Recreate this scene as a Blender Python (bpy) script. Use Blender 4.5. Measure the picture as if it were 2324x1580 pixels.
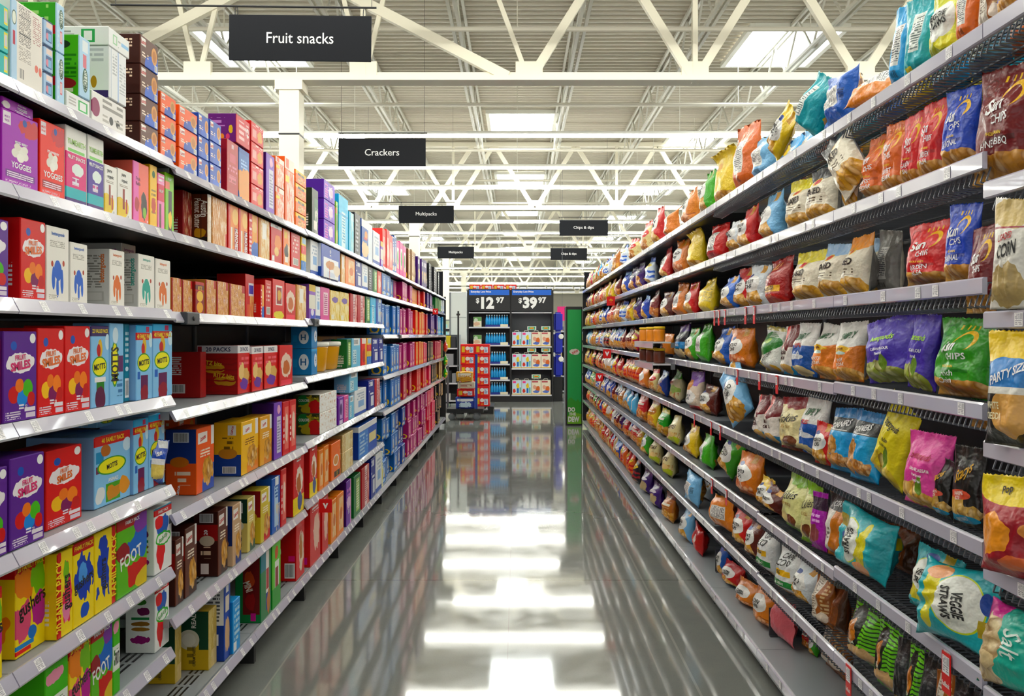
import bpy, bmesh, math, random
from mathutils import Vector, Matrix, noise

S = bpy.context.scene
COL = S.collection
for _o in list(bpy.data.objects):
    bpy.data.objects.remove(_o)

# ---------------------------------------------------------------- camera, world, exposure
H, F, VX, VY = 1.5, 1930.0, 1174.0, 760.0      # eye height, focal length in px, vanishing point (2324x1580 frame)
cd = bpy.data.cameras.new('camera')
cam = bpy.data.objects.new('camera', cd)
COL.objects.link(cam)
cam.location = (0, 0, H)
cam.rotation_euler = (math.pi / 2, 0, 0)
cd.sensor_width = 36
cd.lens = F * 36 / 2324
cd.shift_x = -(VX - 1162) / 2324
cd.shift_y = -(790 - VY) / 2324
cd.clip_start, cd.clip_end = 0.05, 200
S.camera = cam

wd = bpy.data.worlds.new('world')
S.world = wd
wd.use_nodes = True
wd.node_tree.nodes['Background'].inputs[0].default_value = (1.0, 0.98, 0.95, 1)
wd.node_tree.nodes['Background'].inputs[1].default_value = 0.7

S.view_settings.view_transform = 'Standard'
S.view_settings.look = 'None'
S.view_settings.gamma = 1
S.view_settings.exposure = 0.34
S.view_settings.use_curve_mapping = False
try:
    S.cycles.use_denoising = True
    S.cycles.max_bounces = 7
    S.cycles.diffuse_bounces = 4
    S.cycles.glossy_bounces = 3
    S.cycles.transparent_max_bounces = 6
    S.cycles.caustics_reflective = False
    S.cycles.caustics_refractive = False
    S.cycles.sample_clamp_indirect = 4
except Exception:
    pass
STRIP_POWER = 30.0
SKY_POWER = 7.0

# ---------------------------------------------------------------- helpers
VIVID = 1.18       # inks are a little purer than the hex values read off the photograph
def lin(h):
    if not isinstance(h, str):
        return h
    h = h.lstrip('#')
    out = []
    for i in (0, 2, 4):
        c = int(h[i:i + 2], 16) / 255
        out.append(c / 12.92 if c <= 0.04045 else ((c + 0.055) / 1.055) ** 2.4)
    g = 0.3 * out[0] + 0.55 * out[1] + 0.15 * out[2]
    out = [max(0.004, min(0.95, g + (c - g) * VIVID)) for c in out]
    return (*out, 1.0)

MATS = {}
def mat(name, col, rough=0.5, metal=0.0, emit=0.0, alpha=1.0, coat=0.0, spec=0.5):
    if name in MATS:
        return MATS[name]
    m = bpy.data.materials.new(name)
    m.use_nodes = True
    b = m.node_tree.nodes['Principled BSDF']
    b.inputs['Base Color'].default_value = lin(col)
    b.inputs['Roughness'].default_value = rough
    b.inputs['Metallic'].default_value = metal
    b.inputs['Specular IOR Level'].default_value = spec
    b.inputs['Coat Weight'].default_value = coat
    if emit:
        b.inputs['Emission Color'].default_value = lin(col)
        b.inputs['Emission Strength'].default_value = emit
    b.inputs['Alpha'].default_value = alpha
    MATS[name] = m
    return m

def M(ng, op, a, b=None, c=None):
    n = ng.nodes.new('ShaderNodeMath')
    n.operation = op
    for i, x in enumerate((a, b, c)):
        if x is None:
            continue
        if isinstance(x, (int, float)):
            n.inputs[i].default_value = x
        else:
            ng.links.new(x, n.inputs[i])
    return n.outputs[0]

def VM(ng, op, a, b=None):
    n = ng.nodes.new('ShaderNodeVectorMath')
    n.operation = op
    for i, x in enumerate((a, b)):
        if x is None:
            continue
        if isinstance(x, tuple):
            n.inputs[i].default_value = x
        else:
            ng.links.new(x, n.inputs[i])
    return n.outputs['Value'] if op == 'LENGTH' else n.outputs[0]

def MIX(ng, fac, a, b):
    n = ng.nodes.new('ShaderNodeMix')
    n.data_type = 'RGBA'
    for s, x in ((n.inputs[0], fac), (n.inputs[6], a), (n.inputs[7], b)):
        if isinstance(x, (int, float)):
            s.default_value = x
        elif isinstance(x, tuple):
            s.default_value = x
        else:
            ng.links.new(x, s)
    return n.outputs[2]

def SEP(ng, v):
    n = ng.nodes.new('ShaderNodeSeparateXYZ')
    ng.links.new(v, n.inputs[0])
    return n.outputs

def NOISE(ng, v, scale, detail=2.0, rough=0.5):
    n = ng.nodes.new('ShaderNodeTexNoise')
    if v is not None:
        ng.links.new(v, n.inputs['Vector'])
    if isinstance(scale, (int, float)):
        n.inputs['Scale'].default_value = scale
    else:
        ng.links.new(scale, n.inputs['Scale'])
    n.inputs['Detail'].default_value = detail
    n.inputs['Roughness'].default_value = rough
    return n.outputs[0]

def rectmask(ng, uv, p, q):
    u, p, q = SEP(ng, uv), SEP(ng, p), SEP(ng, q)
    a = M(ng, 'MULTIPLY', M(ng, 'GREATER_THAN', u[0], p[0]), M(ng, 'LESS_THAN', u[0], q[0]))
    b = M(ng, 'MULTIPLY', M(ng, 'GREATER_THAN', u[1], p[1]), M(ng, 'LESS_THAN', u[1], q[1]))
    return M(ng, 'MULTIPLY', a, b)

def group(name, fn):
    ng = bpy.data.node_groups.new(name, 'ShaderNodeTree')
    for n, t in (('UV', 'Vector'), ('A', 'Color'), ('B', 'Color'), ('P', 'Vector'), ('Q', 'Vector'), ('W', 'Float'), ('S', 'Float')):
        ng.interface.new_socket(name=n, in_out='INPUT', socket_type='NodeSocket' + t)
    ng.interface.new_socket(name='Out', in_out='OUTPUT', socket_type='NodeSocketColor')
    gi, go = ng.nodes.new('NodeGroupInput'), ng.nodes.new('NodeGroupOutput')
    i = gi.outputs
    ng.links.new(fn(ng, i['UV'], i['A'], i['B'], i['P'], i['Q'], i['W'], i['S']), go.inputs[0])
    return ng

def g_rect(ng, uv, A, B, P, Q, W, Sc):
    return MIX(ng, rectmask(ng, uv, P, Q), A, B)
def g_ell(ng, uv, A, B, P, Q, W, Sc):
    d = VM(ng, 'LENGTH', VM(ng, 'DIVIDE', VM(ng, 'SUBTRACT', uv, P), Q))
    return MIX(ng, M(ng, 'LESS_THAN', d, 1.0), A, B)
def g_blob(ng, uv, A, B, P, Q, W, Sc):
    d = VM(ng, 'LENGTH', VM(ng, 'DIVIDE', VM(ng, 'SUBTRACT', uv, P), Q))
    n = M(ng, 'MULTIPLY', M(ng, 'SUBTRACT', NOISE(ng, VM(ng, 'ADD', uv, P), Sc, 1.0), 0.5), W)
    return MIX(ng, M(ng, 'LESS_THAN', M(ng, 'ADD', d, n), 1.0), A, B)
def g_lines(ng, uv, A, B, P, Q, W, Sc):      # rows of illegible small print
    u = SEP(ng, uv)
    r = M(ng, 'MULTIPLY', u[1], Sc)
    row = M(ng, 'FLOOR', r)
    st = M(ng, 'LESS_THAN', M(ng, 'FRACT', r), 0.55)
    cx = ng.nodes.new('ShaderNodeCombineXYZ')
    ng.links.new(M(ng, 'MULTIPLY', u[0], M(ng, 'MULTIPLY', Sc, 0.45)), cx.inputs[0])
    ng.links.new(M(ng, 'MULTIPLY', row, 7.31), cx.inputs[1])
    w = M(ng, 'GREATER_THAN', NOISE(ng, cx.outputs[0], 1.0, 1.0), M(ng, 'SUBTRACT', 0.5, M(ng, 'MULTIPLY', W, 0.2)))
    return MIX(ng, M(ng, 'MULTIPLY', M(ng, 'MULTIPLY', st, w), rectmask(ng, uv, P, Q)), A, B)
def g_bars(ng, uv, A, B, P, Q, W, Sc):       # barcode
    u = SEP(ng, uv)
    cx = ng.nodes.new('ShaderNodeCombineXYZ')
    ng.links.new(M(ng, 'MULTIPLY', u[0], Sc), cx.inputs[0])
    w = M(ng, 'GREATER_THAN', NOISE(ng, cx.outputs[0], 1.0, 1.0), 0.5)
    return MIX(ng, M(ng, 'MULTIPLY', w, rectmask(ng, uv, P, Q)), A, B)
def g_chips(ng, uv, A, B, P, Q, W, Sc):      # pile of crisps/crackers picture inside a wobbly ellipse
    d = VM(ng, 'LENGTH', VM(ng, 'DIVIDE', VM(ng, 'SUBTRACT', uv, P), Q))
    n = M(ng, 'MULTIPLY', M(ng, 'SUBTRACT', NOISE(ng, VM(ng, 'ADD', uv, P), 5.0, 1.0), 0.5), 0.9)
    v = ng.nodes.new('ShaderNodeTexVoronoi')
    ng.links.new(VM(ng, 'ADD', uv, P), v.inputs['Vector'])
    ng.links.new(M(ng, 'MULTIPLY', Sc, 1.7), v.inputs['Scale'])
    dk = VM(ng, 'MULTIPLY', B, (0.45, 0.33, 0.22))
    lt = MIX(ng, 0.45, B, (1, 0.9, 0.6, 1))
    t = ng.nodes.new('ShaderNodeMapRange')
    ng.links.new(v.outputs['Distance'], t.inputs[0])
    t.inputs[1].default_value, t.inputs[2].default_value = 0.3, 0.62
    c = MIX(ng, t.outputs[0], lt, dk)
    c2 = MIX(ng, SEP(ng, v.outputs['Color'])[0], B, c)
    return MIX(ng, M(ng, 'LESS_THAN', M(ng, 'ADD', d, n), 1.0), A, c2)
def g_strp(ng, uv, A, B, P, Q, W, Sc):       # horizontal wavy stripes
    u = SEP(ng, uv)
    r = M(ng, 'FRACT', M(ng, 'ADD', M(ng, 'MULTIPLY', u[1], Sc), M(ng, 'MULTIPLY', NOISE(ng, uv, 4.0, 1.0), 1.2)))
    return MIX(ng, M(ng, 'MULTIPLY', M(ng, 'LESS_THAN', r, W), rectmask(ng, uv, P, Q)), A, B)
def g_clear(ng, uv, A, B, P, Q, W, Sc):      # crumpled wrap streaks: pack colours and painted white glints
    cx = VM(ng, 'MULTIPLY', uv, (9.0, 2.2, 1.0))
    n = NOISE(ng, VM(ng, 'ADD', cx, P), 1.6, 4.0, 0.65)
    return MIX(ng, M(ng, 'MULTIPLY', M(ng, 'GREATER_THAN', n, W), rectmask(ng, uv, P, Q)), A, B)
GRP = {k: group('print_' + k, f) for k, f in (('R', g_rect), ('E', g_ell), ('B', g_blob), ('X', g_lines), ('Z', g_bars), ('K', g_chips), ('T', g_strp), ('C', g_clear))}

def R(u0, v0, u1, v1, c): return ('R', (u0, v0, 0), (u1, v1, 0), c, 0, 0)
def E(u, v, a, b, c): return ('E', (u, v, 0), (a, b, 1), c, 0, 0)
def B(u, v, a, b, c, w=1.0, s=6.0): return ('B', (u, v, 0), (a, b, 1), c, w, s)
def X(u0, v0, u1, v1, c, n=40, w=0.5): return ('X', (u0, v0, 0), (u1, v1, 0), c, w, n)
def Z(u0, v0, u1, v1, c='111111', n=90): return ('Z', (u0, v0, 0), (u1, v1, 0), c, 0, n)
def K(u, v, a, b, c='d9a441', s=6.0): return ('K', (u, v, 0), (a, b, 1), c, 0, s)
def T(u0, v0, u1, v1, c, w=0.4, s=14): return ('T', (u0, v0, 0), (u1, v1, 0), c, w, s)
def C(u0, v0, u1, v1, c, w=0.52): return ('C', (u0, v0, 0), (u1, v1, 0), c, w, 0)

def printed(name, base, ops, rough=0.32, bump=0.0, coat=0.0, bscale=30.0, spec=0.5):
    """A printed surface: base colour, then each operation painted over the last, in the face's own UV square."""
    if name in MATS:
        return MATS[name]
    m = bpy.data.materials.new(name)
    m.use_nodes = True
    nt = m.node_tree
    b = nt.nodes['Principled BSDF']
    uvn = nt.nodes.new('ShaderNodeUVMap')
    uvn.uv_map = 'UVMap'
    cur = lin(base)
    for k, p, q, c, w, s in ops:
        g = nt.nodes.new('ShaderNodeGroup')
        g.node_tree = GRP[k]
        nt.links.new(uvn.outputs[0], g.inputs['UV'])
        if isinstance(cur, tuple):
            g.inputs['A'].default_value = cur
        else:
            nt.links.new(cur, g.inputs['A'])
        g.inputs['B'].default_value = lin(c)
        g.inputs['P'].default_value, g.inputs['Q'].default_value = p, q
        g.inputs['W'].default_value, g.inputs['S'].default_value = w, s
        cur = g.outputs[0]
    if isinstance(cur, tuple):
        b.inputs['Base Color'].default_value = cur
    else:
        nt.links.new(cur, b.inputs['Base Color'])
    b.inputs['Roughness'].default_value = rough
    b.inputs['Specular IOR Level'].default_value = spec
    b.inputs['Coat Weight'].default_value = coat
    b.inputs['Coat Roughness'].default_value = 0.15
    if bump:
        tc = nt.nodes.new('ShaderNodeTexCoord')
        n = NOISE(nt, tc.outputs['Object'], bscale, 3.0, 0.55)
        bp = nt.nodes.new('ShaderNodeBump')
        bp.inputs['Strength'].default_value = bump
        bp.inputs['Distance'].default_value = 0.02
        nt.links.new(n, bp.inputs['Height'])
        nt.links.new(bp.outputs[0], b.inputs['Normal'])
    MATS[name] = m
    return m

def uvlayer(bm):
    return bm.loops.layers.uv.get('UVMap') or bm.loops.layers.uv.new('UVMap')

def add_box(bm, x0, x1, y0, y1, z0, z1, mi=0):
    v = [bm.verts.new((x, y, z)) for z in (z0, z1) for y in (y0, y1) for x in (x0, x1)]
    fs = []
    for idx in ((0, 2, 3, 1), (4, 5, 7, 6), (0, 1, 5, 4), (2, 6, 7, 3), (0, 4, 6, 2), (1, 3, 7, 5)):
        f = bm.faces.new([v[i] for i in idx])
        f.material_index = mi
        fs.append(f)
    return fs

def add_bar(bm, p, q, r, n=4, mi=0, twist=math.pi / 4):
    p, q = Vector(p), Vector(q)
    d = (q - p).normalized()
    a = d.cross(Vector((0, 0, 1)))
    if a.length < 1e-4:
        a = d.cross(Vector((0, 1, 0)))
    a.normalize()
    c = d.cross(a)
    ra, rc = (r, r) if isinstance(r, (int, float)) else r
    ring = []
    for e in (p, q):
        ring.append([bm.verts.new(e + a * math.cos(twist + 2 * math.pi * i / n) * ra + c * math.sin(twist + 2 * math.pi * i / n) * rc) for i in range(n)])
    for i in range(n):
        f = bm.faces.new((ring[0][i], ring[0][(i + 1) % n], ring[1][(i + 1) % n], ring[1][i]))
        f.material_index = mi
    for k, rr in ((0, ring[0][::-1]), (1, ring[1])):
        f = bm.faces.new(rr)
        f.material_index = mi

def add_lathe(bm, prof, n=16, cx=0, cy=0, mi=0):
    rings = []
    for r, z in prof:
        rings.append([bm.verts.new((cx + r * math.cos(2 * math.pi * i / n), cy + r * math.sin(2 * math.pi * i / n), z)) for i in range(n)])
    for a, b in zip(rings, rings[1:]):
        for i in range(n):
            f = bm.faces.new((a[i], a[(i + 1) % n], b[(i + 1) % n], b[i]))
            f.material_index = mi
            f.smooth = True
    bm.faces.new(rings[0][::-1]).material_index = mi
    bm.faces.new(rings[-1]).material_index = mi

def add_prism(bm, prof, y0, y1, mi=0):
    """Profile of (x, z) points extruded along Y."""
    a = [bm.verts.new((x, y0, z)) for x, z in prof]
    b = [bm.verts.new((x, y1, z)) for x, z in prof]
    n = len(prof)
    for i in range(n):
        bm.faces.new((a[i], a[(i + 1) % n], b[(i + 1) % n], b[i])).material_index = mi
    bm.faces.new(a[::-1]).material_index = mi
    bm.faces.new(b).material_index = mi

def mesh(name, bm, mats, fix=True):
    if fix:
        bmesh.ops.recalc_face_normals(bm, faces=bm.faces)
    me = bpy.data.meshes.new(name)
    bm.to_mesh(me)
    bm.free()
    for m in (mats if isinstance(mats, (list, tuple)) else [mats]):
        me.materials.append(m)
    return me

def link(name, me, parent=None, loc=(0, 0, 0), rot=(0, 0, 0)):
    o = bpy.data.objects.new(name, me)
    COL.objects.link(o)
    o.location, o.rotation_euler = loc, rot
    if parent:
        o.parent = parent
    return o

def obj(name, bm, mats, parent=None, loc=(0, 0, 0), rot=(0, 0, 0)):
    return link(name, mesh(name, bm, mats), parent, loc, rot)

def tag(o, label, cat, grp=None, kind=None):
    o['label'], o['category'] = label, cat
    if grp:
        o['group'] = grp
    if kind:
        o['kind'] = kind
    return o

def struct(o, label=None, cat=None):
    o['kind'] = 'structure'
    if label:
        o['label'], o['category'] = label, cat or 'structure'
    return o

def empty(name, loc=(0, 0, 0), rot=(0, 0, 0)):
    o = bpy.data.objects.new(name, None)
    COL.objects.link(o)
    o.location, o.rotation_euler = loc, rot
    o.empty_display_size = 0.1
    return o

ORD = ('first second third fourth fifth sixth seventh eighth ninth tenth eleventh twelfth thirteenth fourteenth fifteenth sixteenth seventeenth '
       'eighteenth nineteenth twentieth').split()
def ordinal(i):
    if i < 20:
        return ORD[i]
    return ('twenty', 'thirty', 'forty', 'fifty')[(i + 1) // 10 - 2] + '-' + (ORD[(i + 1) % 10 - 1] if (i + 1) % 10 else 'tenth')

# ---------------------------------------------------------------- lettering
TXT = {}
def text_raw(s, bold=0.0, shear=0.0):
    k = (s, bold, shear)
    if k not in TXT:
        cu = bpy.data.curves.new('t', 'FONT')
        cu.body = s
        cu.resolution_u = 2
        cu.offset = bold
        cu.shear = shear
        cu.align_x, cu.align_y = 'LEFT', 'BOTTOM_BASELINE'
        o = bpy.data.objects.new('t', cu)
        COL.objects.link(o)
        bpy.context.view_layer.update()
        me = bpy.data.meshes.new_from_object(o.evaluated_get(bpy.context.evaluated_depsgraph_get()))
        vs = [v.co.copy() for v in me.vertices]
        fs = [tuple(p.vertices) for p in me.polygons]
        bpy.data.objects.remove(o)
        bpy.data.curves.remove(cu)
        bpy.data.meshes.remove(me)
        x0, x1 = min(v.x for v in vs), max(v.x for v in vs)
        y0, y1 = min(v.y for v in vs), max(v.y for v in vs)
        vs = [((v.x - (x0 + x1) / 2) / (y1 - y0), (v.y - (y0 + y1) / 2) / (y1 - y0)) for v in vs]
        TXT[k] = (vs, fs, (x1 - x0) / (y1 - y0))
    return TXT[k]

def lettering(texts, w, h, put, cut=None):
    """texts: (string, u, v, height as a share of the face, colour, widest share, turn in degrees, bold, shear). put(x, y) maps metres on the
    face (origin at its lower edge's middle) to a point on the surface."""
    bm = bmesh.new()
    mats, order = [], {}
    for t in texts:
        s, u, v, sz, c = t[:5]
        mw, rot, bold, sh = (list(t[5:]) + [0.9, 0, 0.024, 0.0][len(t) - 5:])
        vs, fs, asp = text_raw(s, bold, sh)
        hh = sz * h
        sx = hh
        lim = (h if abs(rot) in (90, 270) else w) * mw
        if asp * hh > lim:
            sx = lim / asp
        if c not in order:
            order[c] = len(mats)
            mats.append(mat('ink_' + c, c, 0.45))
        ca, sa = math.cos(math.radians(rot)), math.sin(math.radians(rot))
        tb = bmesh.new()
        bv = []
        for x, y in vs:
            x, y = x * sx, y * hh
            bv.append(tb.verts.new((x * ca - y * sa + (u - 0.5) * w, x * sa + y * ca + v * h, 0)))
        for f in fs:
            try:
                tb.faces.new([bv[i] for i in f])
            except ValueError:
                pass
        if cut:
            for _ in range(2):
                es = [e for e in tb.edges if e.calc_length() > cut]
                if es:
                    bmesh.ops.subdivide_edges(tb, edges=es, cuts=1)
                bmesh.ops.triangulate(tb, faces=tb.faces[:])
        vm = {vv: bm.verts.new(put(vv.co.x, vv.co.y)) for vv in tb.verts}
        for f in tb.faces:
            nf = bm.faces.new([vm[q] for q in f.verts])
            nf.material_index = order[c]
        tb.free()
    return bm, mats
# ---------------------------------------------------------------- materials of the place
CREAM = mat('cream_paint', 'd6d4ca', 0.45)
WHITEP = mat('white_paint', 'efeee6', 0.45)
DARK = mat('dark_steel', '15161a', 0.45)
MIDG = mat('mid_grey_steel', '6f7379', 0.4)
LGREY = mat('light_grey_steel', '9aa0a5', 0.38)
WIRE = mat('zinc_wire', '74777e', 0.35, 0.6)
RAILM = mat('rail_plastic', 'b9b6c6', 0.22, coat=0.6)
RAILW = mat('rail_edge', 'dcdde4', 0.25, coat=0.4)
RUBBER = mat('rubber', '1b1b1d', 0.6)
SIGNM = mat('sign_black', '14161c', 0.6, spec=0.2)
INKW = mat('ink_ffffff', 'ffffff', 0.45)

def floor_material():
    m = bpy.data.materials.new('polished_concrete')
    m.use_nodes = True
    nt = m.node_tree
    b = nt.nodes['Principled BSDF']
    tc = nt.nodes.new('ShaderNodeTexCoord')
    ob = tc.outputs['Object']
    n1 = NOISE(nt, ob, 0.55, 6.0, 0.6)
    n2 = NOISE(nt, ob, 7.0, 4.0, 0.6)
    n3 = NOISE(nt, ob, 160.0, 2.0, 0.6)
    c = MIX(nt, n1, lin('747775'), lin('94958e'))
    c = MIX(nt, M(nt, 'MULTIPLY', n2, 0.5), c, lin('686d6e'))
    c = MIX(nt, M(nt, 'MULTIPLY', M(nt, 'GREATER_THAN', n3, 0.62), 0.18), c, lin('474b4c'))
    xyz = SEP(nt, ob)
    def seam(axis, at, half):
        return M(nt, 'LESS_THAN', M(nt, 'ABSOLUTE', M(nt, 'SUBTRACT', xyz[axis], at)), half)
    for ax, at, hw, col in ((0, 0.765, 0.006, '9a9b96'), (0, 0.63, 0.003, '8b8c87'), (0, -1.07, 0.004, '96978f'), (0, -0.045, 0.002, '6e6e69'), (1, 5.2, 0.004, '55564f'), (1, 9.8, 0.004, '55564f'), (1, 14.4, 0.006, '55564f')):
        c = MIX(nt, M(nt, 'MULTIPLY', seam(ax, at, hw), 0.8), c, lin(col))
    nt.links.new(c, b.inputs['Base Color'])
    r = nt.nodes.new('ShaderNodeMapRange')
    nt.links.new(n2, r.inputs[0])
    r.inputs[1].default_value, r.inputs[2].default_value = 0.3, 0.75
    r.inputs[3].default_value, r.inputs[4].default_value = 0.05, 0.11
    nt.links.new(r.outputs[0], b.inputs['Roughness'])
    b.inputs['Specular IOR Level'].default_value = 0.45
    b.inputs['Coat Weight'].default_value = 0.3
    b.inputs['Coat Roughness'].default_value = 0.04
    wv = NOISE(nt, VM(nt, 'MULTIPLY', ob, (1.0, 0.7, 1.0)), 3.2, 2.0, 0.5)
    bp = nt.nodes.new('ShaderNodeBump')
    bp.inputs['Strength'].default_value = 0.028
    bp.inputs['Distance'].default_value = 0.008
    nt.links.new(wv, bp.inputs['Height'])
    nt.links.new(bp.outputs[0], b.inputs['Normal'])
    nt.links.new(bp.outputs[0], b.inputs['Coat Normal'])
    return m

# ---------------------------------------------------------------- shell
bm = bmesh.new()
add_box(bm, -32, 32, -10, 78, -0.2, 0)
struct(obj('floor', bm, floor_material()), 'polished grey concrete shop floor', 'floor')

ZC = 6.45
bm = bmesh.new()
y, prof = -10.0, []
while y < 78:
    for dy, dz in ((0, 0), (0.05, 0), (0.07, 0.05), (0.155, 0.05)):
        prof.append((y + dy, ZC + dz))
    y += 0.175
a = [bm.verts.new((-32, p, z)) for p, z in prof]
c = [bm.verts.new((32, p, z)) for p, z in prof]
for i in range(len(prof) - 1):
    bm.faces.new((a[i], a[i + 1], c[i + 1], c[i]))
struct(obj('ceiling', bm, mat('roof_deck', 'd0cabc', 0.6)), 'ribbed cream metal roof deck', 'ceiling')
bm = bmesh.new()
add_box(bm, -32, 32, 78, 78.2, 0, ZC)
struct(obj('wall_far', bm, mat('far_wall_paint', 'b4b1a6', 0.6)), 'far cream shop wall', 'wall')
for sx, nm in ((-32, 'wall_left'), (32, 'wall_right')):
    bm = bmesh.new()
    add_box(bm, sx - 0.1, sx + 0.1, -10, 78, 0, ZC)
    struct(obj(nm, bm, MATS['far_wall_paint']), 'cream side wall of the shop', 'wall')

# open-web roof joists running down the shop
ZJ = 5.75
def joist_mesh(y0, y1):
    bm = bmesh.new()
    for dx in (-0.045, 0.045):
        add_box(bm, dx - 0.022, dx + 0.022, y0, y1, ZJ, ZJ + 0.05)
        add_box(bm, dx - 0.02, dx + 0.02, y0, y1, ZC - 0.07, ZC - 0.02)
    n = int((y1 - y0) / 0.62)
    for i in range(n):
        ya, yb = y0 + i * 0.62, y0 + (i + 1) * 0.62
        p, q = ((0, ya, ZJ + 0.03), (0, yb, ZC - 0.04)) if i % 2 == 0 else ((0, ya, ZC - 0.04), (0, yb, ZJ + 0.03))
        add_bar(bm, p, q, 0.02)
    return mesh('roof_joist', bm, CREAM)
jm = joist_mesh(4.0, 76.0)
for k in range(-9, 11):
    struct(link('ceiling_joist', jm, None, (-0.85 + 1.75 * k, 0, 0)), 'open web steel roof joist', 'joist')

# girder trusses across the shop and the columns under them
YG = [10.7, 21.7, 32.7, 43.7, 54.7, 65.7]
CX = [-2.84, -2.62, -2.75, -2.75, -2.75, -2.75]
def girder_mesh(near):
    bm = bmesh.new()
    add_box(bm, -28, 28, -0.13, 0.13, 4.67, 4.73)
    add_box(bm, -28, 28, -0.02, 0.02, 4.73, 4.80)
    add_box(bm, -28, 28, -0.09, 0.09, ZC - 0.16, ZC - 0.06)
    x, k = -26.93, 0
    while x < 27:
        skip = near and -5.2 < x < -1
        for s in (-1, 1):
            if skip or (near and ((x > -1 and x < 1 and s < 0) or (-7.3 < x < -5.2 and s > 0))):
                add_bar(bm, (x, 0, 4.69), (x + s * (0.62 if not skip else .4), 0, ZC - 0.1), (0.03, 0.04))
                continue
            add_bar(bm, (x, 0, 4.69), (x + s * 1.04, 0, ZC - 0.1), (0.055, 0.075))
        if k % 2 == 0:
            add_bar(bm, (x, 0, 4.69), (x, 0, ZC - 0.1), (0.045, 0.06))
        add_box(bm, x - .17, x + .17, -.035, .035, 4.72, 4.93)
        x += 2.083
        k += 1
    if near:
        for s in (-1, 1):
            add_bar(bm, (-2.84 + s * 2.72, 0, 4.74), (-2.84 + s * .1, 0, ZC - .35), (0.07, 0.09))
    return mesh('girder', bm, mat('girder_paint', 'f1ecdb', 0.4))
gms = (girder_mesh(True), girder_mesh(False))
for i, gy in enumerate(YG):
    struct(link('ceiling_girder', gms[min(i, 1)], None, (0.0 if i == 0 else 0.3, gy, 0)), 'cream steel girder truss across the shop', 'girder')
    for j, cx in enumerate((CX[i] - 12.6, CX[i], CX[i] + 12.6)):
        bm = bmesh.new()
        add_box(bm, -0.125, 0.125, -0.125, 0.125, 0, 4.67)
        add_box(bm, -0.2, 0.2, -0.17, 0.17, 0.0, 0.03)
        add_box(bm, -0.17, 0.17, -0.15, 0.15, 4.55, 4.67)
        o = struct(obj('column', bm, mat('column_paint', 'f4efdd', 0.4), None, (cx, gy, 0)), 'square cream steel column', 'column')
        bm = bmesh.new()
        for s in (() if i == 0 else (1,)):
            add_bar(bm, (s * 0.1, 0.0, 4.2), (s * 1.5, 0.0, ZC - 0.1), (0.09, 0.07))
        add_box(bm, -0.13, 0.13, -0.13, 0.13, 3.99, 4.01, 1)
        obj('column_brace', bm, [MATS['girder_paint'], DARK], o)

# sprinkler pipes and bridging across the joists
for i, py in enumerate((11.6, 15.4, 19.2, 23.0, 27.0, 31.0, 36.0, 41.0)):
    bm = bmesh.new()
    add_bar(bm, (-20, 0, ZJ - 0.08), (20, 0, ZJ - 0.08), 0.035, 8)
    for x in range(-20, 21, 4):
        add_bar(bm, (x, 0, ZJ - 0.08), (x, 0, ZC - 0.05), 0.008)
    struct(obj('ceiling_pipe', bm, mat('pipe_paint', 'd6d2c6', 0.4), None, (0, py, 0)), 'thin pipe hung under the roof joists', 'pipe')

# skylights
SKYM = mat('skylight_diffuser', 'f4faff', 0.4, emit=SKY_POWER)
n = 0
for cx, y0 in ((-13.5, 19.7), (-9.0, 14.5), (-4.5, 14.5), (0.1, 19.7), (4.5, 14.5), (9.0, 14.5), (13.5, 19.7)):
    for k in range(7):
        cy = y0 + 7.1 * k
        t = tag(empty('skylight', (cx, cy, ZC - 0.02)), ('bright square skylight between the roof joists, %s along its row, ' % ordinal(k)) + ('over the aisle' if cx == 0.1 else 'over the crackers side' if cx < 0 else 'over the chips side'), 'skylight', 'skylights in the roof')
        if abs(cx) > 5:
            t['label'] = 'bright square skylight in the roof of the aisles %s' % ('beyond the crackers' if cx < 0 else 'beyond the chips')
        bm = bmesh.new()
        add_box(bm, -0.72, 0.72, -0.95, 0.95, -0.01, 0.0)
        obj('diffuser', bm, SKYM, t)
        bm = bmesh.new()
        for s in (-1, 1):
            add_box(bm, s * 0.76 - 0.04, s * 0.76 + 0.04, -1.0, 1.0, -0.06, 0.02)
            add_box(bm, -0.72, 0.72, s * 0.98 - 0.03, s * 0.98 + 0.03, -0.06, 0.02)
        obj('curb_frame', bm, WHITEP, t)

# strip lights in long rows across the shop
TUBE = mat('strip_diffuser', 'fffaf0', 0.4, emit=STRIP_POWER)
bm = bmesh.new()
add_box(bm, -15, 15, -0.055, 0.055, -0.045, -0.01)
tube_me = mesh('strip_tube', bm, TUBE)
bm = bmesh.new()
add_box(bm, -15, 15, -0.05, 0.05, -0.01, 0.05)
for x in range(-15, 16, 3):
    add_bar(bm, (x, 0, 0.05), (x, 0, 1.05), 0.006)
house_me = mesh('strip_housing', bm, WHITEP)
for k in range(18):
    ly = 0.6 + 3.02 * k if k < 12 else 33.8 + 6.6 * (k - 11)
    if 8.5 < ly < 10.5:
        ly = 8.9
    if 9.2 < ly < 14:
        continue
    if min(abs(ly - q) for q in YG) < 0.5:
        ly -= 0.45
    t = tag(empty('strip_light', (0, ly, 5.2)), 'long white strip light hung across the shop, %s row from the entrance' % ordinal(k), 'ceiling light', 'strip lights under the roof')
    link('diffuser', tube_me, t)
    link('housing', house_me, t)

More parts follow.
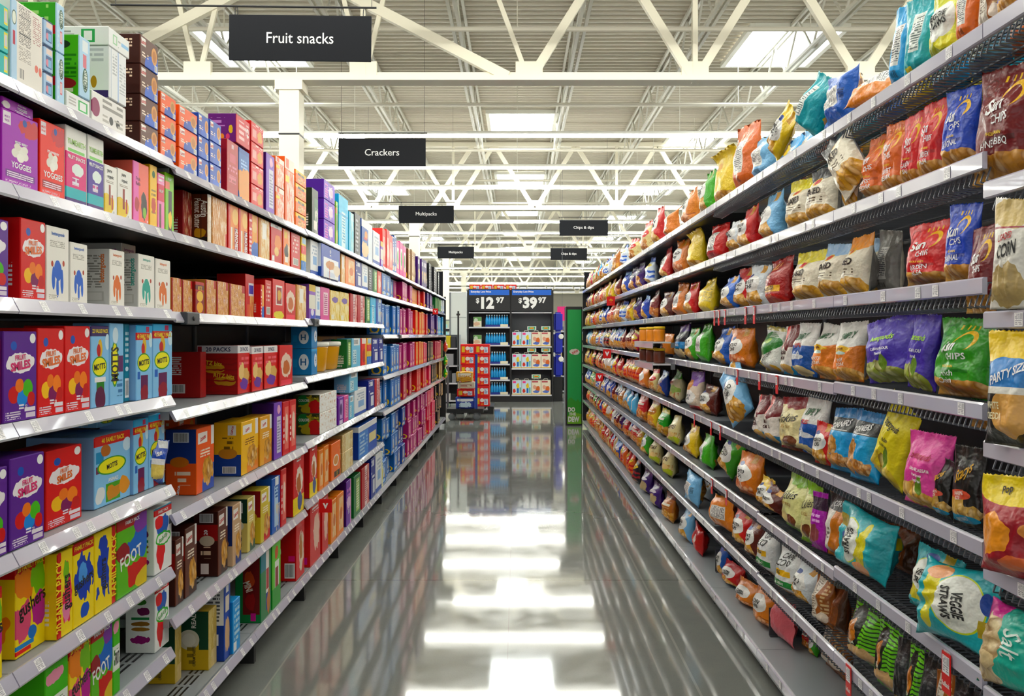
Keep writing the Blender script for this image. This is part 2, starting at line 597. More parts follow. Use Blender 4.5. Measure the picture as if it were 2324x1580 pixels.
# hanging category signs
def sign(txt, x, y, z, label, rod, tilt=0.0):
    t = tag(empty('aisle_sign', (x, y, z), (0, tilt, 0)), label, 'sign', 'hanging black category signs')
    w, h = 1.2, 0.385
    bm = bmesh.new()
    add_box(bm, -w / 2, w / 2, -0.008, 0.008, -h / 2, h / 2)
    bmesh.ops.bevel(bm, geom=bm.edges[:], offset=0.003, segments=1, affect='EDGES')
    obj('board', bm, SIGNM, t)
    bm, ms = lettering([(txt, 0.5, 0.5, 0.26 if any(c in txt for c in 'gpy') and '&' not in txt else 0.24, 'ffffff', 0.47, 0, 0.004)], w, h, lambda a, c: (a, -0.0095, c - h / 2))
    obj('lettering', bm, ms, t)
    for s in (-1, 1):
        bm = bmesh.new()
        hx = s * (w / 2 - 0.06)
        for i in range(10):
            a0, a1 = math.pi * 2 * i / 10, math.pi * 2 * (i + 1) / 10
            add_bar(bm, (hx + 0.012 * math.cos(a0), 0, h / 2 + 0.015 + 0.055 * math.sin(a0)), (hx + 0.012 * math.cos(a1), 0, h / 2 + 0.015 + 0.055 * math.sin(a1)), 0.004)
        obj('hook', bm, RUBBER, t)
    bm = bmesh.new()
    add_bar(bm, (rod[0], 0, h / 2 + 0.072), (rod[1], 0, h / 2 + 0.072), 0.009, 8)
    for xx in (rod[0] + 0.04, rod[1] - 0.04):
        add_bar(bm, (xx, 0, h / 2 + 0.07), (xx, 0, ZC + 0.01 - z), 0.003)
    obj('hanging_rod', bm, RUBBER, t)
sign('Fruit snacks', -1.83, 7.17, 4.0, 'large black hanging sign reading fruit snacks in white', (-1.6, 0.64), 0.012)
sign('Crackers', -1.86, 11.7, 4.01, 'black hanging sign reading crackers in white', (-0.6, 0.62))
sign('Multipacks', -1.98, 18.5, 4.12, 'black hanging multipacks sign in front of the second column', (-1.3, 0.62))
sign('Multipacks', -2.02, 27.9, 4.2, 'smaller farther black hanging multipacks sign above the price display', (-0.6, 0.62))
sign('Chips & dips', 1.64, 21.0, 4.14, 'black hanging chips and dips sign, upper larger one above the chip shelves', (-0.62, 0.62))
sign('Chips & dips', 1.69, 27.9, 4.15, 'smaller farther black hanging chips and dips sign below the other', (-0.62, 0.62))

# ---------------------------------------------------------------- gondola shelving
XL, XR = -1.166, 1.064            # front edges of the two shelf runs
L0, R0, SEC = 1.989, 1.939, 0.914  # first joint and length of a bay
DEPTH = 0.62
LU = {  # carton side: unit -> (first bay, last bay, tier heights from the top)
    'A': (-1, 0, [2.098, 1.852, 1.585, 1.2925, 0.989, 0.708, 0.435, 0.161]),
    'B': (1, 2, [2.083, 1.853, 1.578, 1.238, 0.884, 0.529, 0.161]),
    'C': (3, 5, [2.09, 1.85, 1.59, 1.264, 0.897, 0.56, 0.161]),
    'D': (6, 12, [2.10, 1.85, 1.50, 1.135, 0.82, 0.161])}
RT = [2.21, 1.916, 1.629, 1.335, 1.027, 0.718, 0.447, 0.107]
RTN = [2.21, 1.845, 1.55, 1.258, 0.98, 0.70, 0.42, 0.107]      # the nearest bay's own heights
TIERW = ('top shelf', 'second shelf down', 'third shelf down', 'fourth shelf down', 'fifth shelf down', 'sixth shelf down', 'seventh shelf down', 'bottom shelf')

TAGM = printed('price_tag_paper', 'f2f1f3', [X(0.08, 0.5, 0.6, 0.95, '8a8a94', 14, 0.3), X(0.1, 0.08, 0.9, 0.45, '9a9aa2', 8, 0.5), Z(0.62, 0.5, 0.95, 0.95, '777782', 40)], 0.3)
TAGR = printed('price_tag_red', 'd8363c', [R(0.1, 0.45, 0.9, 0.93, 'f2eeee'), X(0.18, 0.5, 0.82, 0.88, '886066', 8, 0.4)], 0.3)

def uv_quad(bm, pts, mi=0):
    uvl = uvlayer(bm)
    f = bm.faces.new([bm.verts.new(p) for p in pts])
    f.material_index = mi
    for lp, c in zip(f.loops, ((0, 0), (1, 0), (1, 1), (0, 1))):
        lp[uvl].uv = c
    return f

def prism_mesh(name, prof, y1, mats, faces_mi=None):
    bm = bmesh.new()
    add_prism(bm, prof, 0, y1)
    if faces_mi:
        bm.faces.ensure_lookup_table()
        for i, k in faces_mi.items():
            bm.faces[i].material_index = k
    return mesh(name, bm, mats)

# carton side: steel plates with tilted clear price rails. Local frame: x=0 at the lip front, +x towards the aisle, y along the run, z=0 shelf top.
g = 0.004
LPLATE = prism_mesh('shelf_plate', [(-DEPTH, -0.001), (-0.022, -0.001), (-0.022, -0.03), (-DEPTH, -0.03)], SEC - g, [LGREY, DARK], {2: 1, 3: 1, 1: 1})
LRAIL = prism_mesh('price_rail', [(-0.022, 0.0), (-0.014, 0.002), (0.003, -0.03), (0.0, -0.036), (-0.006, -0.034), (-0.021, -0.008)], SEC - g, [RAILM, RAILW], {0: 1, 2: 1})
LDECK = prism_mesh('shelf_plate', [(-DEPTH, 0.0), (-0.03, 0.0), (-0.03, -0.05), (-DEPTH, -0.05)], SEC - g, [LGREY, DARK], {2: 1})
def groove_mesh():
    bm = bmesh.new()
    for k in range(3):
        x = -0.085 - 0.022 * k
        for s in range(8):
            y0 = 0.03 + s * (SEC - 0.06) / 8
            add_box(bm, x - 0.004, x + 0.004, y0, y0 + (SEC - 0.06) / 8 - 0.02, -0.0005, 0.0008)
    return mesh('slot_pattern', bm, DARK)
GROOVE = groove_mesh()
def tag_mesh(side, tilt):
    bm = bmesh.new()
    w, h = 0.03, 0.026
    s = side
    x = (lambda z: 0.0045 + (-0.036 - z) * -0.5 * tilt - 0.0) if tilt else (lambda z: 0.002)
    if side > 0:
        p = [(-w / 2, -0.028), (w / 2, -0.028), (w / 2, -0.002), (-w / 2, -0.002)]
        uv_quad(bm, [(0.0036 - (z + 0.03) * 0.531, y, z) for y, z in p])
    else:
        p = [(w / 2, -0.032), (-w / 2, -0.032), (-w / 2, -0.003), (w / 2, -0.003)]
        uv_quad(bm, [(-0.0055, y, z) for y, z in p])
    return mesh('price_tag', bm, TAGM, False)
LTAG, RTAG = tag_mesh(1, 1), tag_mesh(-1, 0)

# chip side: wire baskets with flat rails. Local frame: x=0 lip front, +x into the shelf.
def wire_mesh():
    bm = bmesh.new()
    n = 36
    for i in range(n + 1):
        y = 0.012 + i * (SEC - 0.028) / n
        add_bar(bm, (DEPTH - 0.02, y, -0.008), (0.03, y, -0.008), 0.0022, 4)
        add_bar(bm, (0.03, y, -0.008), (0.012, y, -0.062), 0.0022, 4)
        add_bar(bm, (0.012, y, -0.062), (0.06, y, -0.07), 0.0022, 4)
    for x in (0.06, 0.2, 0.38, DEPTH - 0.03):
        add_bar(bm, (x, 0.004, -0.013), (x, SEC - 0.008, -0.013), 0.0035, 4)
    add_bar(bm, (0.06, 0.004, -0.07), (0.06, SEC - 0.008, -0.07), 0.003, 4)
    return mesh('wire_grid', bm, WIRE)
WGRID = wire_mesh()
RRAIL = prism_mesh('price_rail', [(0.0, 0.003), (0.008, 0.003), (0.008, -0.037), (0.0, -0.037), (-0.004, -0.034), (-0.004, -0.001)], SEC - g, [RAILM, RAILW], {0: 1, 2: 1})
RPLATE = prism_mesh('shelf_plate', [(0.02, -0.001), (DEPTH, -0.001), (DEPTH, -0.03), (0.02, -0.04)], SEC - g, [MIDG, DARK], {2: 1})
RDECK = prism_mesh('shelf_plate', [(0.008, 0.0), (DEPTH, 0.0), (DEPTH, -0.06), (0.008, -0.06)], SEC - g, [LGREY, DARK], {2: 1})

rng = random.Random(5)
def left_shelf(b, ti, z, unit, nt):
    o = link('steel_shelf', LDECK if z < 0.2 else LPLATE, None, (XL, L0 + SEC * b, z))
    link('price_rail', LRAIL, o)
    if z < 0.75:
        link('slot_pattern', GROOVE, o)
    if b < 6:
        for k in range(nt):
            yy = 0.06 + (k + rng.uniform(0.1, 0.9)) * (SEC - 0.1) / nt
            link('price_tag', LTAG, o, (0, yy, 0))
    return o
def right_shelf(b, ti, z):
    deck = z < 0.2
    wire = b <= 2 and not deck
    o = link('wire_shelf' if wire else 'steel_shelf', WGRID if wire else RDECK if deck else RPLATE, None, (XR, R0 + SEC * b, z))
    link('price_rail', RRAIL, o)
    if b < 6:
        nt = 4 if b < 3 else 3
        for k in range(nt):
            yy = 0.06 + (k + rng.uniform(0.1, 0.9)) * (SEC - 0.12) / nt
            link('price_tag', RTAG, o, (0, yy, 0))
    return o

SHELF = {}
for u, (b0, b1, tiers) in LU.items():
    for b in range(b0, b1 + 1):
        for ti, z in enumerate(tiers):
            SHELF[('L', b, ti)] = left_shelf(b, ti, z, u, 6 if ti > 3 else 5)
for b in range(-1, 13):
    for ti, z in enumerate(RTN if b == -1 else RT):
        SHELF[('R', b, ti)] = right_shelf(b, ti, z + (0.006 if b == 0 and ti in (3, 5) else -0.008 if (b == 1 and ti in (5, 6)) or (b == 0 and ti == 6) else 0))

def gondola(side, y0, y1, ztop, label, end_far):
    t = tag(empty('gondola_frame', (side, y0, 0)), label, 'shelving', 'dark gondola frames')
    s = -1 if side < 0 else 1
    ln = y1 - y0
    def bx(nm, x0, x1, ya, yb, z0, z1, m, par=t):
        bm = bmesh.new()
        x0, x1 = sorted((s * x0, s * x1))
        add_box(bm, x0, x1, ya, yb, z0, z1)
        return obj(nm, bm, m, par)
    bx('back_panel', DEPTH + 0.012, DEPTH + 0.03, 0, ln, 0.05, ztop, DARK)
    bx('base_plinth', 0.1, DEPTH, 0.01, ln - 0.01, 0.0, 0.04, RUBBER)
    k, yy = 0, 0.0
    while yy <= ln + 0.01:
        bx('upright', DEPTH + 0.002, DEPTH + 0.012, max(0, yy - 0.015), min(ln, yy + 0.015), 0.05, ztop, MIDG)
        if 0.1 < yy < ln - 0.1 or yy == 0:
            bx('foot', 0.035, 0.12, yy + 0.06, yy + 0.09, 0.0, 0.04 if s > 0 else 0.1, RUBBER)
        yy += SEC
    if end_far:
        bx('end_panel', 0.0, DEPTH + 0.03, ln + 0.002, ln + 0.025, 0.05, ztop, DARK)
    return t
for u, (b0, b1, tiers) in LU.items():
    gondola(XL, L0 + SEC * b0, L0 + SEC * (b1 + 1) - 0.003, tiers[0] + 0.03 if u != 'D' else 2.12,
            {'A': 'dark shelf frame behind the fruit snack cartons', 'B': 'dark shelf frame behind the nearer cracker cartons', 'C': 'dark shelf frame behind the cracker multipacks', 'D': 'dark shelf frame behind the blue and magenta cookie cartons'}[u], u == 'D')
gondola(XR, R0 - SEC, R0 + SEC * 2 - 0.003, 2.24, 'dark shelf frame behind the nearest chip bags', False)
gondola(XR, R0 + SEC * 2, R0 + SEC * 6 - 0.003, 2.24, 'dark shelf frame behind the chip bags halfway down', False)
gondola(XR, R0 + SEC * 6, R0 + SEC * 13, 2.24, 'dark shelf frame behind the farthest chip bags', True)
# ---------------------------------------------------------------- cartons
# Local frame of a carton: front faces -Y, width along X, depth towards +Y, origin at the front lower edge's middle.
# design: base, front ops, front lettering, side base, side ops, side lettering, top colour, label words, short words, kind name
DS = {}
def D(key, base, fo, ft, label, short, kind='cracker_carton', sb=None, so=None, st=None, top=None, flap=True):
    DS[key] = dict(base=base, fo=fo, ft=ft, sb=sb or base, so=so if so is not None else [X(.2, .15, .8, .45, 'e9e6e0', 18, .4), Z(.3, .05, .7, .12, 'f4f4f4', 40)], st=st or [], top=top or base, label=label, short=short, kind=kind, flap=flap)

W_, K_ = 'ffffff', '111111'
def fruit_smiles(key, base, c1, label, short):
    D(key, base, [B(.5, .65, .42, .115, 'f6f0f4', .5, 7), E(.3, .84, .09, .05, '2a55b0'), E(.87, .92, .09, .055, W_), B(.3, .3, .15, .1, 'c8202c' if base[0] != 'd' else 'f2c12a', .4), B(.55, .25, .15, .1, '2f86d6' if base[0] != 'd' else '7a1d58', .4), B(.72, .36, .15, .1, '58b430' if base[0] != 'd' else 'f08a2a', .4), B(.47, .4, .12, .08, 'e87f22', .4), B(.83, .24, .11, .08, 'c6311f' if base[0] != 'd' else 'c1322a', .4),
                  R(.62, .1, .95, .145, 'efe9f0'), R(.66, .03, .95, .085, 'ded3e2'), X(.06, .03, .5, .12, 'e8dfea', 40, .4), X(.45, .13, .6, .19, 'f2eaf2', 30, .6)],
      [('FRUIT', .5, .71, .06, c1, .5, 4, .03), ('SMILES', .5, .62, .1, c1, .8, 6, .042), ('22', .66, .16, .035, W_)], label, short, 'fruit_snack_carton')
fruit_smiles('fsP', '5c2c8c', 'd0246e', 'purple fruit snack carton with pink lettering', 'purple fruit carton')
fruit_smiles('fsR', 'd3141f', 'e4761c', 'red fruit snack carton with orange lettering', 'red fruit carton')
def yog(key, base, s, label, short):
    D(key, base, [B(.8, .84, .3, .12, 'c84048', 1.2, 8), E(.62, .9, .06, .05, '3450a0'), E(.5, .5, .1, .06, 'f2efe6'), E(.36, .45, .1, .06, 'e9e5da'), E(.62, .44, .1, .06, 'f2efe6'), E(.5, .4, .1, .06, 'f6f3ea'), E(.42, .54, .09, .05, 'e4dfd2'), E(.62, .53, .09, .05, 'efece2'), R(.04, .8, .24, .97, 'efe6ee'), R(.1, .1, .9, .2, 'a01c34' if base[0] == 'e' else '74208c'), X(.14, .11, .86, .19, 'f0e2ee', 36, .6), X(.1, .03, .8, .07, 'e9d6e6', 44, .4)],
      [('YOGGIES', .52, .285, .085, W_, .8), (s, .52, .6, .035, W_, .7), ('MULTI', .14, .9, .03, base, .16), ('PACK', .14, .85, .03, base, .16)], label, short, 'fruit_snack_carton')
yog('yogP', 'a22fb0', 'MIXED BERRY', 'bright purple yogurt snack carton with white berries', 'bright purple yogurt carton')
yog('yogR', 'e8432f', 'STRAWBERRY', 'coral red yogurt snack carton with white berries', 'coral yogurt carton')
D('yogT', 'a83ab6', [E(.12, .4, .12, .3, 'eee7e4'), X(.3, .1, .9, .3, 'f1e1f2', 10, .4)], [('YOGGIES', .62, .45, .26, W_, .6), ('MIXED BERRY', .62, .76, .15, W_, .6)], 'flat purple yogurt snack carton lying on another carton', 'flat purple carton', 'fruit_snack_carton')
def yum(key, c, label):
    D(key, 'f3f2ec', [R(0, .06, 1, .66, c), R(0, 0, 1, .06, '4a2c74'), R(0, .06, 1, .2, '38b3bd'), B(.55, .45, .3, .08, 'e8f2ee', .6), R(.3, .24, .62, .34, 'e8e3ee'), X(.3, .25, .62, .33, 'c04a8a', 14, .5), R(.1, .67, .9, .71, '8fd07a')], [('YUMEARTH', .5, .8, .075, '9bc76c', .86), ('FRUIT SNACKS', .5, .6, .05, W_, .84)], label, 'white topped %s carton' % ('pink' if c[0] == 'd' else 'violet'), 'fruit_snack_carton', sb='f4f3ee', so=[], top='f6f5f0')
yum('yumP', 'd8327e', 'white and pink fruit snack carton with green lettering')
yum('yumV', '4b3196', 'white and violet fruit snack carton with green lettering')
D('pure', 'f1efe9', [B(.25, .2, .5, .2, 'e6c61f', .6, 3), R(.34, .18, .48, .6, '8c2c1e'), R(.55, .1, .66, .4, 'b43a22'), X(.1, .62, .7, .68, '9a8f86', 30)], [('pure', .4, .87, .075, '2a2a2a', .6), ('organic', .46, .76, .085, '2a2a2a', .8), ('12', .72, .05, .04, K_)], 'white organic fruit bar carton with yellow corner', 'white organic carton', 'fruit_snack_carton')
D('frPk', 'e67fc2', [E(.4, .25, .25, .2, 'f5a2d2'), X(.1, .1, .7, .3, 'b13a90', 16, .4), R(.1, .62, .6, .7, 'a8c83a')], [('Fruit Bites', .55, .5, .1, '7a1d6a', .8)], 'pink fruit bites carton with plum lettering', 'pink fruit carton', 'fruit_snack_carton')
D('frCo', 'f2786a', [R(0, 0, .35, 1, 'e874b8'), B(.68, .3, .18, .22, '2a2622', .9, 5), B(.25, .3, .14, .12, 'b01e3c', .8), B(.72, .18, .1, .1, '7fb43a', .8)], [('Fruit', .3, .72, .06, '7c1d50', .5), ('Rolls', .3, .64, .06, '7c1d50', .5), ('38', .9, .05, .04, W_)], 'coral and pink fruit rolls carton', 'coral rolls carton', 'fruit_snack_carton')
D('frYe', 'f3c51d', [E(.5, .85, .2, .06, '1f5f2a'), X(.2, .2, .8, .6, '9a7a10', 14, .4), B(.5, .35, .3, .12, 'c44a22', .8)], [], 'slim yellow fruit bar carton', 'yellow fruit carton', 'fruit_snack_carton')
D('frPs', 'ef8fc0', [R(0, .5, 1, .8, 'cf2c54'), R(.2, 0, .5, .45, '5a2a20'), X(.1, .82, .9, .96, 'ffffff', 14, .5)], [('FRUIT', .5, .68, .05, W_, .8)], 'slim pink and red fruit bar carton', 'pink striped carton', 'fruit_snack_carton')
D('frGr', '86c32e', [R(.35, 0, .75, .7, '2b2520'), R(0, .72, .5, .85, 'f08b76'), B(.55, .2, .2, .14, 'f2c44a', .8)], [('FRUIT', .5, .9, .04, 'ffffff', .8)], 'slim lime green fruit bar carton', 'lime fruit carton', 'fruit_snack_carton')
D('crBl', '2f63ad', [B(.6, .3, .7, .32, 'e39a52', .7, 4), R(0, .9, 1, 1, '1c4fa0'), X(.2, .6, .8, .8, '9dc0ea', 16, .4)], [], 'tall blue cracker carton with orange swoosh', 'tall blue carton')
def bgood(key, c, blob, label):
    D(key, 'f2efe8', [B(.5, .42, .17, .13, blob, .5, 5), B(.3, .3, .07, .15, blob, .7, 4), B(.48, .2, .06, .14, blob, .7, 4), B(.68, .26, .07, .16, blob, .7, 4), E(.25, .5, .05, .04, 'a8402c'), E(.75, .52, .05, .04, 'a8402c'), X(.15, .72, .8, .82, 'a9a59c', 44, .3), X(.1, .03, .5, .1, 'c0bbb0', 40, .3)], [('bettergoods', .5, .9, .062, c, .86)], label, 'white %s carton' % label.split()[4], 'fruit_snack_carton', sb='d9d8d4', so=[X(.3, .3, .8, .9, '8d8b86', 22, .3), R(.15, .08, .85, .25, 'c6c4be'), R(.2, .1, .8, .23, 'dcdad5')], st=[('bettergoods', .82, .66, .12, c, .5, 90)])
bgood('bgB', '3466b8', '2b62c4', 'white fruit twist carton, blue octopus shape and blue lettering')
bgood('bgO', 'dd7a2e', 'd9752c', 'white fruit twist carton, orange figure and orange lettering')
bgood('bgV', '8f3c86', 'a4569c', 'white fruit twist carton, violet figures and violet lettering')
bgood('bgT', '2f9a8c', '3aa596', 'white fruit twist carton, teal figure and teal lettering')
def mott(key, ops, txt, label, short, oval=.5):
    D(key, '8ec2ea', ops + [E(.47, oval, .4, .125, '3f8f3a'), E(.47, oval, .36, .108, 'efe83a'), E(.9, .8, .12, .1, 'cfe6f5')], txt + [('MOTTS', .47, oval, .075, K_, .62, 4, .03)], label, short, 'fruit_snack_carton', sb='89b4e0', so=[X(.2, .1, .8, .3, 'cfe2f2', 16, .3)])
mott('moV', [R(0, .87, 1, 1, '35205e'), B(.5, .72, .12, .12, 'd8b430', .6), B(.42, .7, .1, .08, 'b8232c', .6), R(.3, 0, .72, .33, '2f7a2e'), B(.5, .1, .26, .16, '5a1c40', .6), R(.2, .31, .8, .37, 'f3f0f0')], [('22 VALUE PACK', .5, .935, .05, 'f0d92e', .86)], 'light blue fruit snack carton with dark purple header', 'blue purple header carton')
mott('moF', [R(0, .9, 1, 1, '38a5d8'), R(0, .8, 1, .9, 'c8202a'), R(.6, .91, .8, .98, 'b02a5a'), B(.5, .72, .12, .12, 'd8b430', .6), B(.42, .68, .1, .08, 'b8232c', .6), R(.28, 0, .72, .33, '5e1c52'), B(.5, .08, .22, .12, '8c1c34', .6), R(.08, .28, .24, .38, '2b62b8')], [('40 FAMILY PACK', .5, .85, .06, 'f5dc30', .9)], 'light blue fruit snack carton with red family pack band', 'blue family pack carton')
mott('moA', [R(0, .86, 1, 1, 'c8202a'), R(.04, .62, .24, .78, '2f88b8'), R(.04, .48, .24, .58, '6a2450'), R(.3, .04, .7, .3, '4f9a2e'), B(.5, .16, .2, .1, 'c98a2c', 1, 8), B(.3, .78, .14, .08, 'b06a34', .7), B(.15, .17, .12, .12, 'e6e9ec', .8), B(.82, .2, .14, .14, 'e09a4c', .8)], [('40 FAMILY PACK', .5, .93, .07, 'f5dc30', .9), ('ANIMALS', .5, .35, .055, W_, .6)], 'wide light blue fruit snack carton reading animals', 'blue animals carton', .55)
D('moS', '8ec2ea', [E(.35, .5, .26, .28, '3f8f3a'), E(.35, .5, .2, .25, 'efe83a'), E(.4, .85, .2, .1, 'd5e8f4'), R(.6, .4, .95, .6, '5a2a60'), X(.5, .1, .9, .3, '3f74a8', 14, .4)], [('MOTTS', .35, .5, .2, K_, .42, 90, .03)], 'light blue fruit snack carton turned side on, vertical yellow oval', 'blue side-on carton', 'fruit_snack_carton')
D('teN', '1f7f9a', [R(.1, .05, .9, .3, 'f1f3f4'), Z(.2, .08, .8, .27), X(.2, .5, .8, .9, 'd9eef4', 14, .4), E(.5, .42, .3, .03, 'd8e8f0')], [], 'narrow teal fruit snack carton with barcode', 'narrow teal carton', 'fruit_snack_carton')
GB = [B(.3, .75, .3, .16, 'e88a1e', 1.4, 4), B(.75, .76, .26, .2, '7db83a', 1.4, 4), B(.2, .35, .3, .2, 'd85a7c', 1.4, 4), B(.82, .4, .22, .2, 'b4308c', 1.2, 4), B(.55, .2, .14, .08, '2f74c8', .8, 5)]
D('guF', 'f3d90b', [R(0, .87, 1, 1, 'c41a24')] + GB + [R(0, .08, .6, .13, '2f86c8'), R(0, .03, .5, .075, 'd8352c')], [('20 FAMILY PACK', .5, .935, .055, 'f5dc30', .9), ('gushers', .55, .5, .2, K_, .92, 12, .02)], 'yellow gummy fruit carton, multicolour splashes and red header', 'yellow splash carton', 'fruit_snack_carton', so=[B(.5, .3, .4, .2, 'e88a1e', 1.2, 4), R(0, .85, 1, 1, 'c41a24')])
D('guB', 'f3d90b', [R(0, .87, 1, 1, 'c41a24'), B(.5, .55, .42, .26, '1e3fa8', 1.8, 5), B(.55, .16, .2, .09, '2a52b8', 1, 5), B(.45, .62, .2, .12, '5b9ae0', 1, 6)], [('FAMILY PACK', .5, .935, .055, 'f5dc30', .9), ('gushers', .5, .5, .17, K_, .95, 10, .02)], 'yellow gummy fruit carton with blue splash', 'yellow blue splash carton', 'fruit_snack_carton')
D('guS', 'f3d90b', [R(0, 0, .24, 1, 'c41a24'), B(.65, .5, .3, .3, 'd8405c', 1.8, 5), B(.6, .72, .22, .14, '7db83a', 1.4, 4), B(.62, .28, .25, .12, 'e88ab0', 1.4, 4)], [('20 FAMILY PACK', .12, .5, .15, 'f5dc30', .85, 90), ('gushers', .65, .5, .22, K_, .42, 90, .02)], 'yellow gummy fruit carton turned side on, red spine', 'yellow red spine carton', 'fruit_snack_carton')
D('guT', 'f3d90b', [R(.8, 0, 1, 1, 'c41a24'), B(.4, .52, .3, .32, '1e3fa8', 2.0, 5), B(.4, .82, .2, .1, '1e3fa8', 1.4, 5)], [('FAMILY PACK', .9, .5, .13, 'f5dc30', .8, 90), ('gushers', .42, .45, .2, K_, .4, 90, .02)], 'yellow gummy fruit carton side on, blue splash and red edge', 'yellow red edge carton', 'fruit_snack_carton')
D('foot', '68b62c', [R(0, .86, 1, 1, 'a81c28'), B(.8, .62, .4, .22, '3068c0', 1.4, 4), B(.85, .85, .4, .12, '7c3c9c', 1.2, 4), B(.75, .22, .4, .18, 'c8372c', 1.4, 4), B(.2, .56, .22, .12, '8c1c28', .8, 4), B(.9, .1, .3, .12, 'd8c03c', 1, 4)], [('FAMILY PACK', .5, .93, .05, W_, .86), ('FOOT', .45, .46, .17, W_, .8, 8, .02)], 'green fruit strip carton with red header and white lettering', 'green fruit strip carton', 'fruit_snack_carton')
D('roll', 'f0f1f0', [R(0, .88, 1, .97, 'c41a24'), R(0, .97, 1, 1, '2c6f8c'), B(.5, .7, .4, .14, '2f5cb4', 1.2, 4), B(.35, .3, .22, .24, 'd8303a', 1, 4), B(.5, .5, .42, .11, '3fae3c', .5, 6), B(.5, .5, .36, .08, 'f2f4ee', .5, 6), B(.28, .77, .22, .1, 'd8303a', .8, 4)], [('FAMILY PACK', .5, .925, .045, W_, .9), ('Roll-Up', .5, .5, .09, '2f9a34', .66, 14, .02)], 'white fruit roll carton with red band and green badge', 'white roll carton', 'fruit_snack_carton', sb='e9ebea', so=[B(.4, .9, .3, .04, '2f6b34', .8), B(.5, .77, .22, .05, '3f7a36', .6), B(.6, .63, .2, .06, '6b2450', 1), R(.2, .5, .8, .54, '2f7a48'), B(.5, .44, .32, .035, '8c6434', .5), B(.5, .36, .3, .03, '9c7038', .5), B(.5, .2, .3, .06, '8c2a6c', .8)])
D('tealS', '1e3a58', [], [], 'dark teal fruit roll carton side', 'dark teal carton', 'fruit_snack_carton', so=[R(0, .8, 1, 1, '2c7f94'), R(.1, .32, .9, .45, 'd9dee4')])
D('frt', '57b83a', [R(0, .3, 1, .62, 'e9efe4'), X(.1, .33, .9, .6, '3b7c34', 8, .3), B(.4, .85, .4, .08, 'f0a0b8', .8), R(.25, .33, .85, .56, 'f4f6f2')], [('FRUIT', .55, .45, .16, '2b2b2b', .56, 4)], 'light green fruit carton on the low shelf', 'light green carton', 'fruit_snack_carton')
D('teal', '1fb5b3', [R(.86, .2, .97, .9, 'e8d93a'), R(.875, .3, .955, .8, 'd4cfd0')], [], 'flat teal fruit snack carton with yellow framed panel', 'teal carton', 'fruit_snack_carton')
D('nut', 'eee9e1', [R(0, 0, .18, 1, 'b9d6ee'), E(.1, .78, .07, .09, '1f4a3a'), E(.1, .78, .055, .075, 'e9efe4'), R(.06, .45, .13, .62, 'b8324a'), X(.24, .5, .62, .98, '77716c', 50, .3), R(.24, .84, .62, .85, K_), R(.24, .62, .62, .635, K_), X(.24, .3, .62, .48, 'a79f97', 50, .3), Z(.24, .08, .42, .2, '333333', 60), B(.8, .3, .06, .05, 'd8786a', .8), B(.92, .28, .05, .06, 'd8786a', .8), X(.68, .6, .95, .95, 'b9938f', 40, .2)], [], 'large pale carton showing its nutrition panel', 'pale nutrition panel carton', 'fruit_snack_carton')
D('smB', 'a9c6e4', [R(0, .92, 1, 1, '1d2650'), R(.25, .15, .85, .62, '39598c'), B(.42, .35, .14, .14, 'd88a9c', .8), R(.5, .2, .8, .5, '7fb6d8'), R(.3, .68, .9, .9, 'f0dcd4')], [], 'small light blue carton stacked under the ceiling side', 'small light blue carton', 'fruit_snack_carton')
D('moT', 'b7d8f0', [E(.6, .7, .26, .2, '2c5a44'), E(.6, .7, .2, .17, 'e6efe6'), R(.45, .2, .72, .45, 'd87a86'), R(.5, .23, .66, .42, 'f0d6da'), X(.2, .05, .4, .9, 'd7e9f6', 10, .3)], [('MOTTS', .6, .7, .12, '2c5a44', .3, 90)], 'tall pale blue carton with green oval', 'pale blue oval carton', 'fruit_snack_carton', sb='3f9a1e', so=[R(0, .34, 1, .52, 'b81a2c'), X(.5, .55, .9, .95, '9fd07a', 8, .2)])
D('moG', 'b7d8f0', [E(.55, .3, .24, .2, '2c5a44'), E(.55, .3, .18, .17, 'e6efe6'), R(.35, .5, .66, .72, 'd87a86'), R(.3, .76, .8, .95, 'e6eef4')], [('MOTTS', .55, .3, .12, '2c5a44', .3, 90)], 'pale blue carton with bright green side', 'green sided carton', 'fruit_snack_carton', sb='55b02a', so=[E(.55, .84, .3, .09, '122a1a'), E(.7, .2, .25, .1, '8c2230'), X(.6, .3, .95, .7, '2e7a1e', 14, .4), R(.5, .06, .9, .12, 'd9e6d0')])
D('wel', 'eeefee', [R(.5, .2, .9, .8, '3fae5a'), R(.56, .28, .84, .72, 'eef2ee'), X(.1, .3, .4, .8, 'b9b6b2', 6, .4)], [], 'low white carton with green framed mark', 'low white carton', 'fruit_snack_carton')
D('wfr', 'efece9', [E(.1, .5, .12, .3, '8c2a58'), X(.3, .55, .9, .9, '9a9692', 5, .5), E(.55, .3, .06, .14, '333333'), E(.75, .3, .06, .14, '333333'), X(.3, .1, .9, .4, 'b8b4ae', 6, .4)], [], 'white fruit carton carrying taller white cartons', 'white fruit carton', 'fruit_snack_carton')
D('wta', 'eef0f2', [R(.1, 0, .14, 1, 'c4ccd6'), R(.5, 0, .54, 1, '7fa6d8'), X(.2, .5, .45, .9, 'b9bdc2', 16, .3), X(.6, .2, .95, .8, 'c2c6ca', 16, .3)], [], 'tall white carton with purple base stripe', 'tall white carton', 'fruit_snack_carton', sb='e4e6ea', so=[R(0, 0, 1, .14, '33205c'), B(.5, .3, .06, .12, 'a8812c', .5), B(.72, .3, .06, .12, 'a8812c', .5), X(.1, .7, .9, .95, 'b9bcc4', 10, .3)], st=[('20', .2, .07, .09, W_, .4)])
